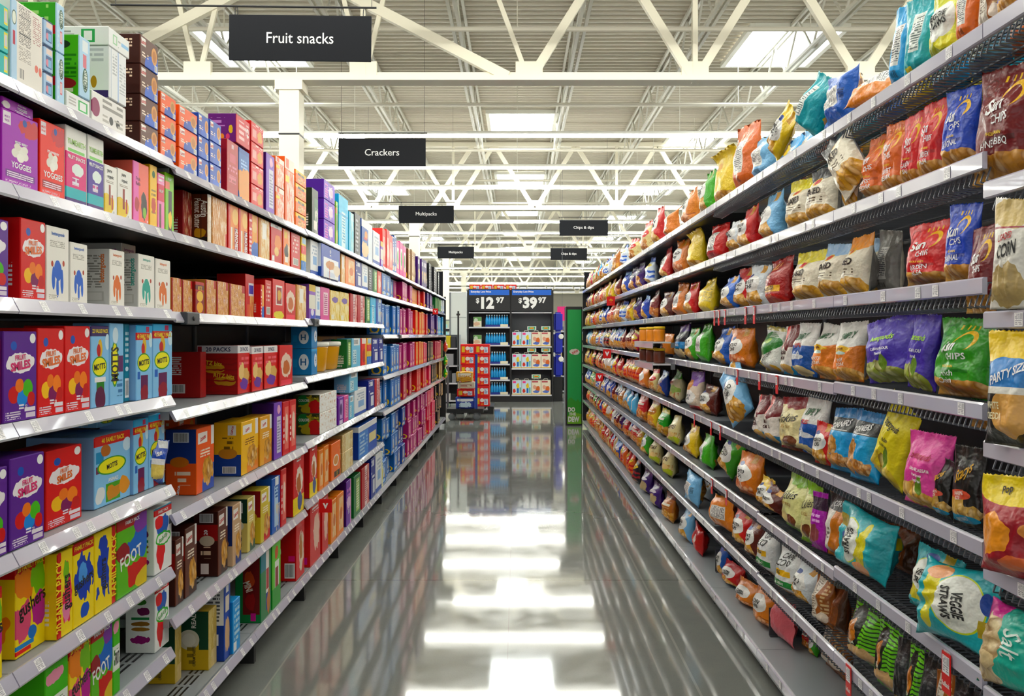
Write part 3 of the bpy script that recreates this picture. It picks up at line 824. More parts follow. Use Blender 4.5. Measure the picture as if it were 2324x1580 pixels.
D('wli', 'f0f2f1', [R(.2, .25, .4, .75, '9cc8a0'), R(.24, .32, .36, .68, 'f0f4f0'), R(.6, .4, .95, .6, '9cc8ea'), X(.45, .2, .58, .8, 'a9b4ac', 6, .4)], [], 'flat white carton laid on top of white cartons', 'flat white carton', 'fruit_snack_carton', sb='eef0ee', so=[R(.6, .15, .8, .85, '3fa05a'), R(.64, .25, .76, .75, 'f0f4f0'), X(.1, .2, .5, .8, '9a9f9a', 6, .4)])
def lance(key, base, label, short, sidec=None, fb=None):
    D(key, base, [B(1.0, .1, .75, .45, '2c4fae' if base not in ('2c4fae', '5a2c1c') else '3c62c4', .3, 3), E(.78, .55, .16, .3, 'd69a58'), E(.78, .55, .1, .2, 'b8753a'), R(.06, .66, .3, .92, 'f3efe9'), X(.1, .25, .45, .45, 'f5e4d4', 10, .3), R(.8, .05, .95, .28, 'f2f2f2'), Z(.82, .07, .93, .26, '22242c', 50)], [('Lance', .18, .79, .15, 'c22430', .26, 6)], label, short, sb=sidec or base, so=[X(.2, .55, .8, .85, 'f3d9c0', 9, .4)])
lance('laO', 'ea6a22', 'orange sandwich cracker carton with blue corner', 'orange cracker carton')
lance('laB', '2c4fae', 'blue sandwich cracker carton with round cracker', 'blue cracker carton')
lance('laBr', '5a2c1c', 'brown sandwich cracker carton with blue swoosh', 'brown cracker carton', '3c1a12')
def lancet(key, base, bot, label, short, sb=None, so=None, st=None):
    D(key, base, [B(.9, .05, .6, .36, bot, .5, 3), K(.62, .3, .3, .22, 'd9a04a', 5), R(.08, .76, .6, .93, 'f5f1ec'), R(.82, .7, 1, 1, 'f2f0ee'), X(.2, .55, .75, .68, 'f7ead8' if base[0] != 'f' else '8a5a12', 22, .5)], [('Lance', .34, .845, .075, 'c22430', .46, 10)], label, short, sb=sb or base, so=so or [R(0, 0, 1, .45, bot), E(.5, .42, .28, .09, 'c98a44'), R(.2, .06, .8, .2, 'f2f2f2'), Z(.25, .07, .75, .19), X(.3, .6, .7, .9, 'e9dcc8', 9, .4)], st=st or [('20', .5, .3, .07, W_, .5, 90)])
lancet('ltO', 'ec6a1e', '2b4aa8', 'tall orange sandwich cracker carton with white brand tab', 'tall orange carton', 'e8641c', [R(0, .48, 1, 1, '22387c'), R(.25, .8, .75, .95, 'e8e8ea'), Z(.28, .81, .72, .94), E(.45, .5, .3, .08, 'c87434'), X(.3, .15, .8, .4, 'f6ddc8', 10, .4)], [('Lance', .4, .07, .05, 'ffffff', .7, 80)])
lancet('ltY', 'f2bf15', 'e08a1e', 'tall yellow sandwich cracker carton', 'tall yellow carton', 'f0bb18', [R(0, 0, 1, .4, '22408c'), E(.5, .42, .34, .1, 'c98a44'), R(.3, .05, .8, .18, 'f2f2f2'), Z(.33, .06, .77, .17), R(.5, .76, .8, .95, 'f3efe9'), X(.3, .5, .7, .72, '7a5a10', 10, .4)], [('Lance', .65, .86, .05, 'c22430', .5, 80)])
lancet('ltT', 'e6a94e', 'd88a3a', 'tan and orange cracker carton', 'tan cracker carton', 'e2a13e')
lancet('ltB', '5b2c1e', '3a1a12', 'dark brown sandwich cracker carton with barcode', 'dark brown carton', '3a1711', [R(0, .55, 1, .8, '9a1f1c'), R(.25, .83, .8, .97, 'e8e8ea'), Z(.28, .84, .77, .96), E(.55, .55, .3, .08, 'c9b9a4'), R(.3, .04, .62, .2, 'e9d9d4'), X(.3, .28, .7, .46, 'd9b9a0', 9, .4)], [('20', .5, .68, .06, W_, .5, 90)])
lancet('ltN', 'c9a887', '22387c', 'navy and tan cracker carton with barcode', 'navy tan carton', '20306c', [R(.2, .76, .8, .93, 'e8e8ea'), Z(.24, .78, .76, .92), E(.5, .38, .34, .1, 'c98a54'), R(0, 0, 1, .34, 'd0b090')], [('20', .5, .6, .08, W_, .5, 90)])
lancet('ltG', 'd9c87c', '1f4a34', 'cream and dark green cracker carton', 'cream green carton', 'd8c47c', [R(0, .55, 1, 1, '17382a'), R(.25, .74, .75, .93, 'e8e8ea'), Z(.28, .76, .72, .92), E(.5, .5, .3, .1, 'dcd6c0'), X(.3, .1, .7, .4, '6a5a24', 9, .5)], [('20', .5, .66, .07, W_, .5, 90)])
lancet('ltR', 'd8c45c', 'c22a22', 'red and tan cracker carton', 'red tan carton', '8c1a14', [R(0, 0, 1, .5, 'd8bc54'), E(.5, .5, .3, .1, 'c9a044'), X(.3, .1, .7, .4, '6a4a14', 9, .4)], [('20', .5, .75, .07, W_, .5, 90)])
D('laC', 'd8c078', [B(.7, .5, .5, .5, 'cbb064', .8, 4), R(.3, 0, 1, .3, 'e0c890'), C(0, 0, 1, 1, 'e8d8a4', .56)], [], 'large cream cheese cracker carton on the bottom shelf, dark green panel', 'large cream carton', sb='cfae4c', so=[R(0, .55, .85, 1, '1d4630'), R(.75, .35, 1, 1, '1d4630'), E(.5, .52, .26, .17, 'dcd8c4'), E(.5, .52, .17, .11, 'e9e6d8'), B(.14, .9, .2, .16, 'f0eee6', .2), R(.08, .05, .3, .25, 'f4efe8'), X(.45, .1, .62, .4, '8a7434', 9, .4)], st=[('20', .12, .88, .09, '8c1c24', .3, 90), ('REAL', .62, .84, .08, 'f0eee6', .3, 90), ('Lance', .19, .15, .1, 'c22430', .2, 80), ('CREAM CHEESE', .63, .24, .05, '3a3414', .34, 90)], top='d2b04a')
D('crim', 'b00a34', [R(.2, .22, .8, .36, 'd87484'), R(.25, .6, .75, .76, 'c84c64'), X(.22, .24, .78, .34, '9a1030', 9, .5), R(.4, .86, .6, .94, 'e4c0c8'), X(.1, .42, .9, .56, 'd8809a', 14, .3)], [], 'crimson cracker carton in the tall stack', 'crimson carton', sb='a80e34', so=[])
D('purB', 'c82c3c', [X(.2, .15, .9, .85, 'f3c3c4', 5, .5)], [('12', .8, .6, .3, W_, .3)], 'purple and red carton capping the crimson stack', 'purple red carton', sb='6a1c7a', so=[B(.8, .45, .08, .14, 'e8c83c', .8), E(.5, .2, .07, .1, 'e89a3c'), E(.7, .2, .07, .1, 'd8507c'), X(.1, .55, .6, .85, 'c48cd0', 6, .5)])
D('redS', 'd41c28', [R(.12, .25, .42, .65, 'eca8a4'), R(.6, .3, .88, .65, 'd85850'), B(.7, .4, .2, .3, 'd89a3c', .8), X(.1, .8, .9, .95, 'ffdcd8', 8, .4)], [], 'red cracker carton in the four high stack', 'stacked red carton', sb='d01a2c', so=[])
D('purC', '7a4ab8', [R(.35, .1, .85, .75, 'd5d2e4'), X(.4, .15, .8, .7, '8a84a8', 20, .4), B(.6, .87, .2, .08, 'e8b0d0', .8)], [], 'purple carton with pale panel on the top shelf', 'purple panel carton', sb='3b1c6a', so=[])
D('orW', 'e8702c', [C(.2, 0, 1, .8, 'f2e0cf', .48), R(0, .82, 1, 1, 'f0e6da'), R(.1, .84, .4, .98, 'e0602a'), C(.3, 0, 1, .6, 'e03a2c', .6), R(.05, .62, .45, .72, 'e9d23a')], [], 'orange carton of clear wrapped cracker packs', 'orange wrapped carton')
D('or12', 'f07c1e', [R(0, .72, 1, 1, 'f2c02a'), R(.2, .66, .8, .84, '1c1408'), K(.5, .32, .32, .25, 'e8a04c', 7), C(.6, 0, 1, 1, 'f2d8c0', .6)], [('12 PACK', .5, .75, .12, 'f2d22a', .5)], 'orange twelve pack cracker carton in a stack', 'orange twelve pack')
D('dkG', '10281c', [R(.4, .3, 1, .8, '1f5a34'), R(.3, .1, .8, .3, 'e9e3da'), C(.5, 0, 1, .6, 'f0ebe0', .55)], [], 'dark green carton beside the purple stack', 'dark green carton')
D('pu30', '6a24b8', [B(.65, .5, .24, .3, 'f0d8ec', 1.4, 7), E(.65, .5, .1, .13, 'f6c8e0'), R(.8, 0, 1, 1, '7c3cc8'), X(.1, .1, .35, .9, 'e070c8', 8, .5)], [], 'purple cookie carton with white flower burst', 'purple flower carton', sb='4a148c', so=[])
D('ltBl', '58c4ee', [R(.3, 0, .7, .7, 'd6f0f8'), R(0, .62, 1, .66, '2c9ad2'), X(.35, .1, .65, .65, '4aa4c8', 18, .3)], [], 'light blue cookie carton', 'light blue carton', sb='1c9ad8', so=[])
D('aqua', '35b7d8', [R(.4, 0, 1, 1, 'c9ecf2'), C(.3, 0, 1, .8, '7cd2e8', .5)], [], 'aqua snack carton', 'aqua carton')
D('blk', '15161c', [R(.5, .05, 1, .8, '3a3c44'), X(.2, .1, .6, .9, 'b8bcc4', 10, .4), R(0, .9, 1, 1, '2a2c34')], [('10 PACKS', .5, .5, .16, 'e9eaec', .6, 90)], 'black snack carton with white lettering', 'black carton')
D('wb10', '2250a8', [R(0, .8, 1, 1, 'f2f3f5'), E(.4, .62, .14, .12, 'e08a2c'), R(.6, 0, 1, .8, 'e4ecf4'), B(.3, .25, .3, .2, 'e6c89a', .8), R(.2, .5, .5, .56, 'c02434')], [('10 PACKS', .5, .9, .09, '22305c', .8)], 'blue multipack carton with white ten pack header', 'white header blue carton')
D('coral', 'e8504c', [R(.2, .1, .7, .8, 'f0a898'), B(.5, .45, .3, .2, 'f6d8c8', 1)], [], 'coral red snack carton', 'coral carton', 'cookie_carton')
D('pkG', 'e2569c', [R(.2, .2, .8, .8, 'f0f0ea'), B(.5, .5, .2, .24, '4c9a34', .8), E(.5, .25, .12, .08, 'e0902c')], [], 'pink carton with green fruit picture', 'pink green carton', 'cookie_carton')
D('puD', '40166a', [B(.6, .4, .3, .2, 'd9c49a', 1), R(.1, .75, .6, .9, 'e6e0ee'), E(.3, .5, .08, .05, 'e0902c')], [], 'dark purple snack carton', 'dark purple carton', 'cookie_carton')
D('wrapM', '8c1a26', [C(0, 0, 1, 1, 'c99a6c', .54), C(0, 0, 1, 1, 'f4efe6', .6), R(0, 0, .08, 1, '8c1a26')], [], 'maroon crackers in crinkled clear wrap', 'maroon wrapped packs')  # palest streaks are glints of the wrap, painted in
D('aust', 'd8c6ac', [C(0, 0, 1, 1, 'f3ebdd', .5), C(0, 0, 1, 1, '9a7a5a', .6), R(0, .93, 1, 1, 'f6f4ee')], [], 'brown peanut butter cracker carton in clear wrap, vertical lettering', 'brown peanut carton', sb='5a2a18', so=[R(0, 0, 1, .12, '150c08'), B(.7, .2, .2, .1, 'b98a3c', .7), R(.74, .1, .77, 1, '3a180e')], st=[('Austin', .88, .7, .15, 'f4efe6', .34, -90, .012), ('Peanut Butter', .64, .6, .13, 'f4efe6', .6, -90, .01)])
D('wrapT', 'c88848', [C(0, 0, 1, 1, 'e8c49a', .52), C(0, 0, 1, 1, 'f6ede0', .6), C(0, 0, 1, 1, 'b8302c', .66), R(.9, 0, 1, .3, 'c8302c')], [], 'tan cracker packs in clear wrap', 'tan wrapped packs')  # tan and red packs, with the wrap's white glints painted as streaks
D('munc', 'e88c34', [E(.7, .75, .3, .18, 'f0c070'), B(.5, .3, .3, .22, 'd88a2c', .7), R(.25, 0, .4, .5, 'f0e6dc'), R(0, 0, .2, 1, 'c8202c'), R(.6, 0, .95, .52, 'b83a2a')], [('MUNCHIES', .8, .26, .2, W_, .46, -90)], 'orange cracker carton with white vertical lettering', 'orange lettered carton', sb='c8202c', so=[])
D('laRd', 'd01c24', [R(.35, 0, .9, 1, 'e8a04c'), B(.6, .7, .25, .14, 'f0c078', .7), B(.7, .15, .5, .2, '2c62b8', .5), X(.05, .1, .3, .9, 'f3d0d0', 10, .4)], [], 'red and orange cracker carton', 'red orange carton')
D('tanC', 'd9a860', [C(0, 0, 1, 1, 'f0dcb4', .5), R(.3, .5, .7, .9, 'f2efe8'), R(0, 0, .2, 1, 'c98a3c')], [], 'tan cracker multipack carton', 'tan carton')
D('red10', 'c8161e', [R(0, .9, 1, 1, 'f2efec'), B(.6, .55, .3, .2, 'e88c2c', .8), E(.5, .3, .2, .12, 'f0c880'), R(.1, .04, .3, .18, 'f2f2f2')], [('10 PACKS', .5, .95, .05, '22305c', .8)], 'red ten pack cracker carton with white header', 'red ten pack')
D('chst', 'f0901e', [B(.5, .4, .3, .2, '1a1410', 1.2), R(0, 0, .14, 1, 'c8161e'), R(.3, .1, .7, .25, 'f2efe8'), C(.7, 0, 1, 1, 'f5d8b0', .5), R(.2, .75, .6, .93, 'e8c23a')], [], 'orange snack carton with black figure', 'orange black carton')
D('redP', 'c8161e', [R(.2, .1, .8, .3, 'f0ece6'), Z(.25, .12, .75, .28), X(.2, .45, .8, .9, 'f2c8c4', 9, .4)], [], 'plain red cracker carton', 'plain red carton')
D('yebl', 'e8c83c', [R(0, .5, 1, .75, 'd8303a'), R(0, 0, 1, .3, '2c7ac8'), R(.2, .8, .9, .98, '9ac4e8'), C(0, 0, 1, 1, 'f4ecc4', .6)], [], 'yellow and blue snack carton', 'yellow blue carton')
D('nbW', 'eef1f5', [R(.3, .3, .8, .55, '8fb4de'), R(0, 0, 1, .12, '2c52ac'), X(.2, .6, .8, .9, 'a9b6c8', 10, .4)], [], 'white and blue wafer cookie carton', 'white blue carton', 'cookie_carton')
D('nb10', '1f46a8', [R(.1, 0, .9, .62, 'eef1f6'), B(.45, .42, .24, .14, 'c88a54', .8), R(.3, .05, .7, .2, 'd0d8e8'), B(.8, .3, .2, .16, 'e8d8c0', .8)], [('10', .45, .8, .18, W_, .5, 90), ('nutter', .4, .2, .1, 'c8202c', .5, 90)], 'blue ten pack cookie carton tipped on the shelf edge', 'blue ten pack', 'cookie_carton', sb='d9e0ec', so=[R(0, 0, 1, .3, '24489c')])
D('clrP', 'c98c50', [C(0, 0, 1, 1, 'e4bc8c', .5), C(0, 0, 1, 1, 'a81c28', .57), C(0, 0, 1, 1, 'f8f2ea', .62), R(0, 0, .1, 1, 'a01c28'), R(.8, .75, 1, 1, 'b82430')], [], 'clear wrapped cracker packs leaning', 'clear wrapped packs')  # near-white streaks paint glints onto the clear wrapping
D('ritz', '8c161c', [R(0, .7, 1, 1, 'b01c24'), E(.5, .55, .36, .17, 'e8bc5c'), E(.5, .2, .36, .17, 'e2a848'), R(0, .75, 1, .9, '5c1014')], [('RITZ', .5, .8, .12, 'e8c04c', .8)], 'dark red pack with two round crackers', 'round cracker pack')
D('nabR', 'c8202a', [R(.35, .5, .95, .8, 'e8e4ee'), R(.4, .55, .9, .75, '4a4ab4'), R(.2, 0, .9, .3, 'd86a4c'), C(.5, 0, 1, .5, 'e8b87c', .5)], [], 'tall red cracker carton with violet badge', 'tall red badge carton', sb='a8141c', so=[])
D('snMx', 'd4141c', [R(.25, .35, .8, .85, 'f0ece8'), R(.32, .38, .74, .8, '9a1c1c'), B(.55, .6, .16, .14, 'd8a44c', .8), B(.5, .1, .45, .1, 'e8d82c', .6)], [('SNACK MIX', .5, .12, .09, 'f0e030', .8, 8)], 'red snack mix carton with yellow lettering', 'red snack mix carton', sb='b81018', so=[])
D('purY', '8c5ab8', [R(0, .3, 1, .7, 'e6e2d6'), R(.2, 0, .9, .25, '3a52c0'), E(.5, .2, .25, .1, 'e8e0f0'), R(0, .8, 1, 1, 'd8b84c')], [], 'purple and cream cookie carton', 'purple cream carton')
D('pink', 'd85a9c', [R(.3, .15, .8, .85, 'f0d0dc'), X(.35, .2, .75, .8, 'a83a74', 16, .4)], [], 'pink wafer carton', 'pink carton', 'cookie_carton')
D('yTan', 'e2c45c', [C(0, 0, 1, 1, 'f4e6b4', .5), B(.5, .7, .3, .1, '6a4a9c', .8), R(.1, .05, .4, .2, 'f0ecd8')], [], 'pale yellow cookie carton', 'pale yellow carton', 'cookie_carton')
D('redT', 'b81a34', [R(.4, 0, .7, 1, 'f0d8d8'), X(.42, .1, .68, .9, 'a02438', 18, .4), C(.7, 0, 1, 1, 'e8b0a8', .5)], [], 'deep red wafer carton', 'deep red carton', 'cookie_carton')
D('grn', '1f6a34', [R(.35, .1, .85, .9, 'a4c86c'), X(.4, .15, .8, .85, 'eef4e0', 16, .4)], [], 'green snack carton', 'green carton', 'cookie_carton')
D('blu', '1f5cb4', [R(.3, .1, .75, .85, 'b8d4ee'), X(.35, .6, .7, .85, '2c62b0', 16, .4), C(.5, 0, 1, .5, 'e6d4b0', .55), R(.4, .85, .8, 1, 'eef3f8')], [], 'blue cookie carton with pale panel', 'blue carton', 'cookie_carton')
def ritz20(key, base, label, short):
    D(key, base, [R(0, .84, 1, 1, 'f1eff0'), B(.3, .45, .25, .18, 'e8c88c', .8), B(.7, .35, .25, .18, 'd8b070', .8), B(.5, .2, .3, .12, '6a3a9c', .8), X(.1, .6, .9, .8, 'e4707c', 10, .4)], [('20 PACKS', .5, .92, .09, '24305c', .84)], label, short, sb='9c1220', so=[R(0, .84, 1, 1, 'e4e2e6'), R(.02, .87, .12, .98, 'a01c34'), B(.42, .53, .26, .1, 'c08a2c', .4), B(.68, .27, .26, .1, 'b8862c', .4), T(0, 0, 1, .8, '8c0f1c', .3, 9)], st=[('20 PACKS', .52, .92, .09, '2a3050', .6), ('RITZ bits', .36, .64, .09, 'd8b43c', .5, -6), ('RITZ bits', .66, .38, .09, 'd8b43c', .5, -6)], top='a8141f')
ritz20('rz20', 'c8182c', 'large red mini cracker carton with white twenty pack header', 'large red twenty pack')
ritz20('rz2', 'd01c2c', 'red mini cracker carton with white header', 'red header carton')
D('rBack', '9a1220', [], [], 'plain dark red carton at the back of the shelf', 'plain dark red carton', so=[X(.1, .5, .5, .9, 'd8d0d0', 22, .4), R(.2, .1, .6, .3, 'd8d4d4'), Z(.25, .12, .55, .28)])
D('redK', 'cf1a26', [B(.5, .5, .4, .3, 'e8d0c0', .6), B(.5, .45, .25, .18, 'c06a34', .8), R(.1, 0, .9, .14, 'e84a5c')], [], 'glossy red cookie carton with white oval', 'glossy red carton', sb='b0121c', so=[B(.5, .5, .35, .2, '5a1014', .6), R(.3, .05, .6, .2, 'd85a9c')])
D('canB', '1b7cb6', [E(.7, .55, .24, .26, 'e9eef2'), R(0, .9, 1, 1, '2c9ad2')], [('H', .7, .55, .24, '1b5c8c', .3)], 'bright blue carton with white disc, stacked', 'blue disc carton', sb='1a76ae', so=[E(.62, .5, .24, .3, 'e9eef2'), R(.1, .3, .3, .6, '2c8ac0')], st=[('H', .6, .5, .26, '1b5c8c', .3)])
D('tanB', 'd89a3c', [B(.4, .8, .3, .12, '2a2018', .8), C(0, 0, 1, .7, 'e8b860', .5)], [], 'tan carton behind the plastic tubs', 'tan carton', 'cookie_carton')
D('wbl2', '7fc4e4', [R(.2, .75, .9, 1, 'f2f4f6'), R(.1, .1, .5, .6, 'd8ecf4'), X(.15, .15, .45, .55, '4a8cb0', 12, .4), Z(.2, .8, .7, .95)], [], 'pale blue and white snack carton', 'pale blue carton', 'cookie_carton')
D('redY', 'e0342c', [R(.1, .8, .9, 1, 'f2e6e0'), B(.5, .35, .3, .25, 'a81c18', .8), R(.7, 0, 1, .8, 'f0b04c')], [], 'red and yellow snack carton', 'red yellow carton', 'cookie_carton')
D('navW', '1c2c8c', [R(.3, .5, .8, .56, 'f0f2f6'), R(.4, .1, .85, .45, 'e6e9f2'), X(.1, .6, .25, .95, 'd0d6ea', 10, .5), R(.3, .8, .7, .95, 'dfe3ee')], [], 'navy and white cookie carton', 'navy white carton', 'cookie_carton')
D('puN', '6a2a9c', [R(.3, .2, .8, .9, 'c8b0dc'), E(.5, .55, .2, .22, '3a1464'), R(.2, 0, .8, .15, 'e6dcf0')], [], 'violet cookie carton on the fifth shelf', 'violet carton', 'cookie_carton')
D('redC', 'd23038', [R(.3, .1, .9, .9, 'e87a70'), B(.6, .5, .2, .28, 'f4d8c8', 1), X(.05, .2, .25, .8, 'f6d0cc', 9, .4)], [], 'slim red cracker carton with pale picture', 'slim red carton')
D('c12', 'e9e2d8', [C(0, 0, 1, 1, 'fbfaf7', .42), C(0, 0, 1, 1, 'c89a6a', .6), C(0, 0, 1, 1, 'c83a34', .66)], [], 'dark multicolour twelve pack carton lying on its side, crinkled wrap', 'multicolour twelve pack', sb='2c3418', so=[B(.6, .5, .4, .5, '9a8a1c', 1, 4), B(.8, .3, .2, .4, 'b8281c', 1, 4), B(.35, .7, .2, .3, '1f6a34', 1, 4), R(.68, .72, .98, .9, '181408')], st=[('COLORS', .4, .7, .14, 'd8d8d0', .4), ('12 PACK', .83, .8, .12, 'e8d83a', .26)])
D('rYel', 'cf1c22', [R(0, 0, 1, .3, 'f0d62a'), B(.55, .55, .3, .26, 'f2e6d8', .9), B(.5, .5, .2, .18, 'b86a34', .9), B(.6, .2, .24, .14, '4a5a8c', .8), X(.3, .88, .7, .97, W_, 20, .5)], [], 'red cracker carton with yellow lower corner', 'red yellow corner carton', sb='b0141c', so=[R(.2, .04, .6, .14, 'c83a8c')])
D('or20', 'f07a1c', [E(.5, .5, .3, .16, 'f4ece0'), E(.5, .5, .24, .12, 'e0a060'), R(.3, .04, .9, .2, '2a1c08'), C(.6, .2, 1, 1, 'f2c090', .6)], [('20', .6, .12, .1, 'f2d22a', .4, 90)], 'orange cracker carton with round white badge', 'orange badge carton', sb='e06a14', so=[E(.5, .5, .36, .12, 'f2e8da')])
D('or2', 'ee8c34', [R(.3, .1, .9, .9, 'f2b878'), C(.3, .1, .9, .9, 'f6dcb4', .5), E(.6, .5, .2, .15, 'd87a2c')], [], 'orange and tan cracker carton', 'orange tan carton')
D('tanS', 'd8bc84', [R(.3, 0, .7, 1, 'eadcae'), C(0, 0, 1, 1, 'f0e6c8', .55)], [], 'tan shipping carton in a pair stack', 'tan shipping carton', 'cookie_carton', sb='a8875a', so=[R(.55, .25, .9, .7, '1c1814'), X(.58, .3, .87, .65, 'd8c8a8', 6, .4)])
D('nil', '2458b8', [R(0, .82, 1, 1, 'f2f3f6'), R(.55, .3, .95, .6, 'e8dca4'), R(0, 0, .5, .8, '4a86d4'), X(.05, .1, .45, .75, 'b8d4f0', 9, .4)], [('20 PACKS', .5, .91, .1, '22305c', .84)], 'blue wafer carton with white twenty pack header', 'blue wafer carton', 'cookie_carton', sb='1a3c94', so=[R(0, .84, 1, 1, 'e6e8ee'), R(.2, .1, .6, .3, 'd8dce8')])
D('r30', 'd0141c', [B(.6, .45, .3, .3, 'e8d6c4', 1, 6), B(.55, .5, .2, .2, 'b8762c', 1, 6), R(0, .85, 1, 1, 'dc2a2c')], [], 'large red thirty count cracker carton near the floor', 'large red thirty carton', sb='c4101a', so=[B(.15, .4, .25, .3, 'e8dcd0', .8), R(.55, .05, .95, .3, 'f0eeee'), Z(.58, .07, .92, .28), R(.7, .33, .95, .42, 'e03a7c')], st=[('30', .3, .78, .16, 'f4eeee', .3, -90), ('CLASSIC MIX', .14, .55, .07, 'f4e4e4', .5, -90)], top='d8202a')
D('rTal', 'd0161c', [B(.6, .5, .3, .3, 'f0c8b8', 1, 6), X(.2, .85, .8, .96, W_, 18, .5)], [], 'tall plain red carton near the floor', 'tall red carton', sb='c41018', so=[R(.5, .05, .85, .16, 'c8368c')])
D('grTe', '1a7a44', [R(.5, .3, .8, .95, 'f2eeea'), R(.53, .4, .78, .7, 'b02024'), R(.5, .1, .7, .35, '2a3c9c'), R(0, .7, .5, 1, '1c7a8c'), B(.75, .2, .15, .2, 'b8702c', .8)], [], 'green carton with red packs pictured, bottom shelf', 'green pack carton', sb='1d7a42', so=[R(.3, .12, .95, .95, '6a1418'), B(.55, .6, .2, .14, 'b04a2c', 1), B(.6, .3, .2, .12, '8c1c1c', 1), R(.6, .03, .8, .14, 'c8368c')], st=[('MINI', .5, .52, .1, 'e8dccc', .4, -70)])
D('lime', '6cc62c', [R(.3, .25, .8, .7, 'eef2ea'), R(.35, .3, .7, .6, '8c1c1c'), R(0, 0, 1, .3, '2f9a34'), B(.5, .82, .2, .1, 'c8602c', .8)], [], 'lime green cookie carton, bottom shelf', 'lime carton', 'cookie_carton', sb='1f8a3c', so=[])
D('bTal', '1c3c94', [R(0, 0, 1, 1, '2348a4'), B(.5, .3, .4, .22, 'd8b48c', .8), R(.2, .6, .8, .8, 'e9dccc'), R(.3, .84, .7, .95, 'f0f0f2')], [], 'tall dark blue cracker carton, bottom shelf', 'tall dark blue carton', sb='e6e8ec', so=[R(0, 0, 1, .45, '1c3c94'), X(.15, .5, .85, .95, '55585f', 22, .4), R(.2, .2, .8, .34, 'f2f2f2')])
D('lbTal', '3a9ade', [X(.2, .2, .9, .9, 'bfe0f4', 9, .5), R(.1, .03, .5, .2, 'eef4f8')], [], 'sky blue cracker carton leaning, bottom shelf', 'sky blue carton', sb='2c86cc', so=[])
D('pur3', '6a20a0', [B(.5, .5, .4, .14, 'e8c8e8', 1.2, 8), X(.2, .65, .8, .85, 'd88ad0', 8, .5), R(.8, 0, 1, 1, 'e8a0d0')], [('30', .5, .3, .1, W_, .4)], 'purple snack carton near the floor', 'purple low carton', 'cookie_carton', sb='3a0f5c', so=[])
D('wye', 'f0eec8', [R(0, .7, 1, 1, 'd8e8f4'), R(.2, .2, .8, .5, 'e8d83c'), X(.2, .55, .8, .9, '6a8cb0', 12, .4)], [('30 PACKS', .5, .4, .1, '2a3a6c', .6, 90)], 'white and yellow snack carton near the floor', 'white yellow carton', 'cookie_carton')
D('bpouch', '2450b4', [B(.5, .3, .45, .22, 'e8d07c', .6), R(.5, .75, .95, .95, 'eef1f6'), R(.1, .4, .8, .55, 'f0f0f4')], [('Lance', .35, .68, .1, 'c22430', .5, 10)], 'blue and white cracker pouch leaning on the orange carton', 'blue cracker pouch')
# long repeating runs of cookie cartons farther down
def cookie(key, base, pan, sidec, label, short):
    D(key, base, [R(.36, .3, .7, .86, pan), C(.3, .25, .74, .7, 'd9b880', .55), X(.3, .72, .72, .84, base, 14, .4), B(.5, .14, .3, .07, pan, .8), R(0, .96, 1, 1, pan), E(.2, .12, .12, .06, 'e8c63a')], [], label, short, 'cookie_carton', sb=sidec, so=[E(.55, .18, .34, .13, 'e8c63a'), E(.55, .18, .22, .09, sidec), R(.2, .04, .8, .07, 'd8e0ee')])
cookie('ckB', '2f6fc0', 'bcd6f0', '155a96', 'blue cookie multipack carton', 'blue cookie carton')
cookie('ckN', '1f4aa0', 'd0d6e8', '163a84', 'deep blue cookie multipack carton', 'deep blue cookie carton')
cookie('ckM', 'b8307c', 'e8b0c8', '941a5c', 'magenta cookie multipack carton', 'magenta cookie carton')
cookie('ckC', 'c02a4c', 'e8a8a8', '98143c', 'crimson cookie multipack carton', 'crimson cookie carton')
cookie('ckO', 'e87a1e', 'f2c060', 'd8202c', 'orange cookie multipack carton', 'orange cookie carton')
cookie('ckR', 'd8202c', 'f0a090', 'b4101c', 'red cookie multipack carton', 'red cookie carton')
cookie('ckK', '2a2026', 'c8a070', '16121a', 'black and tan cookie multipack carton', 'black cookie carton')
cookie('ckP', '4a2280', 'c0a8d8', '301458', 'violet cookie multipack carton', 'violet cookie carton')
cookie('ckA', '3aa4d8', 'd4ecf6', '1f7cb0', 'aqua cookie multipack carton', 'aqua cookie carton')
cookie('ckH', 'e0245c', 'f4a0b8', 'c80f4c', 'hot pink cookie multipack carton', 'hot pink cookie carton')
cookie('ckT', 'b88a54', 'e6d2a8', '5a3a24', 'tan cookie multipack carton', 'tan cookie carton')

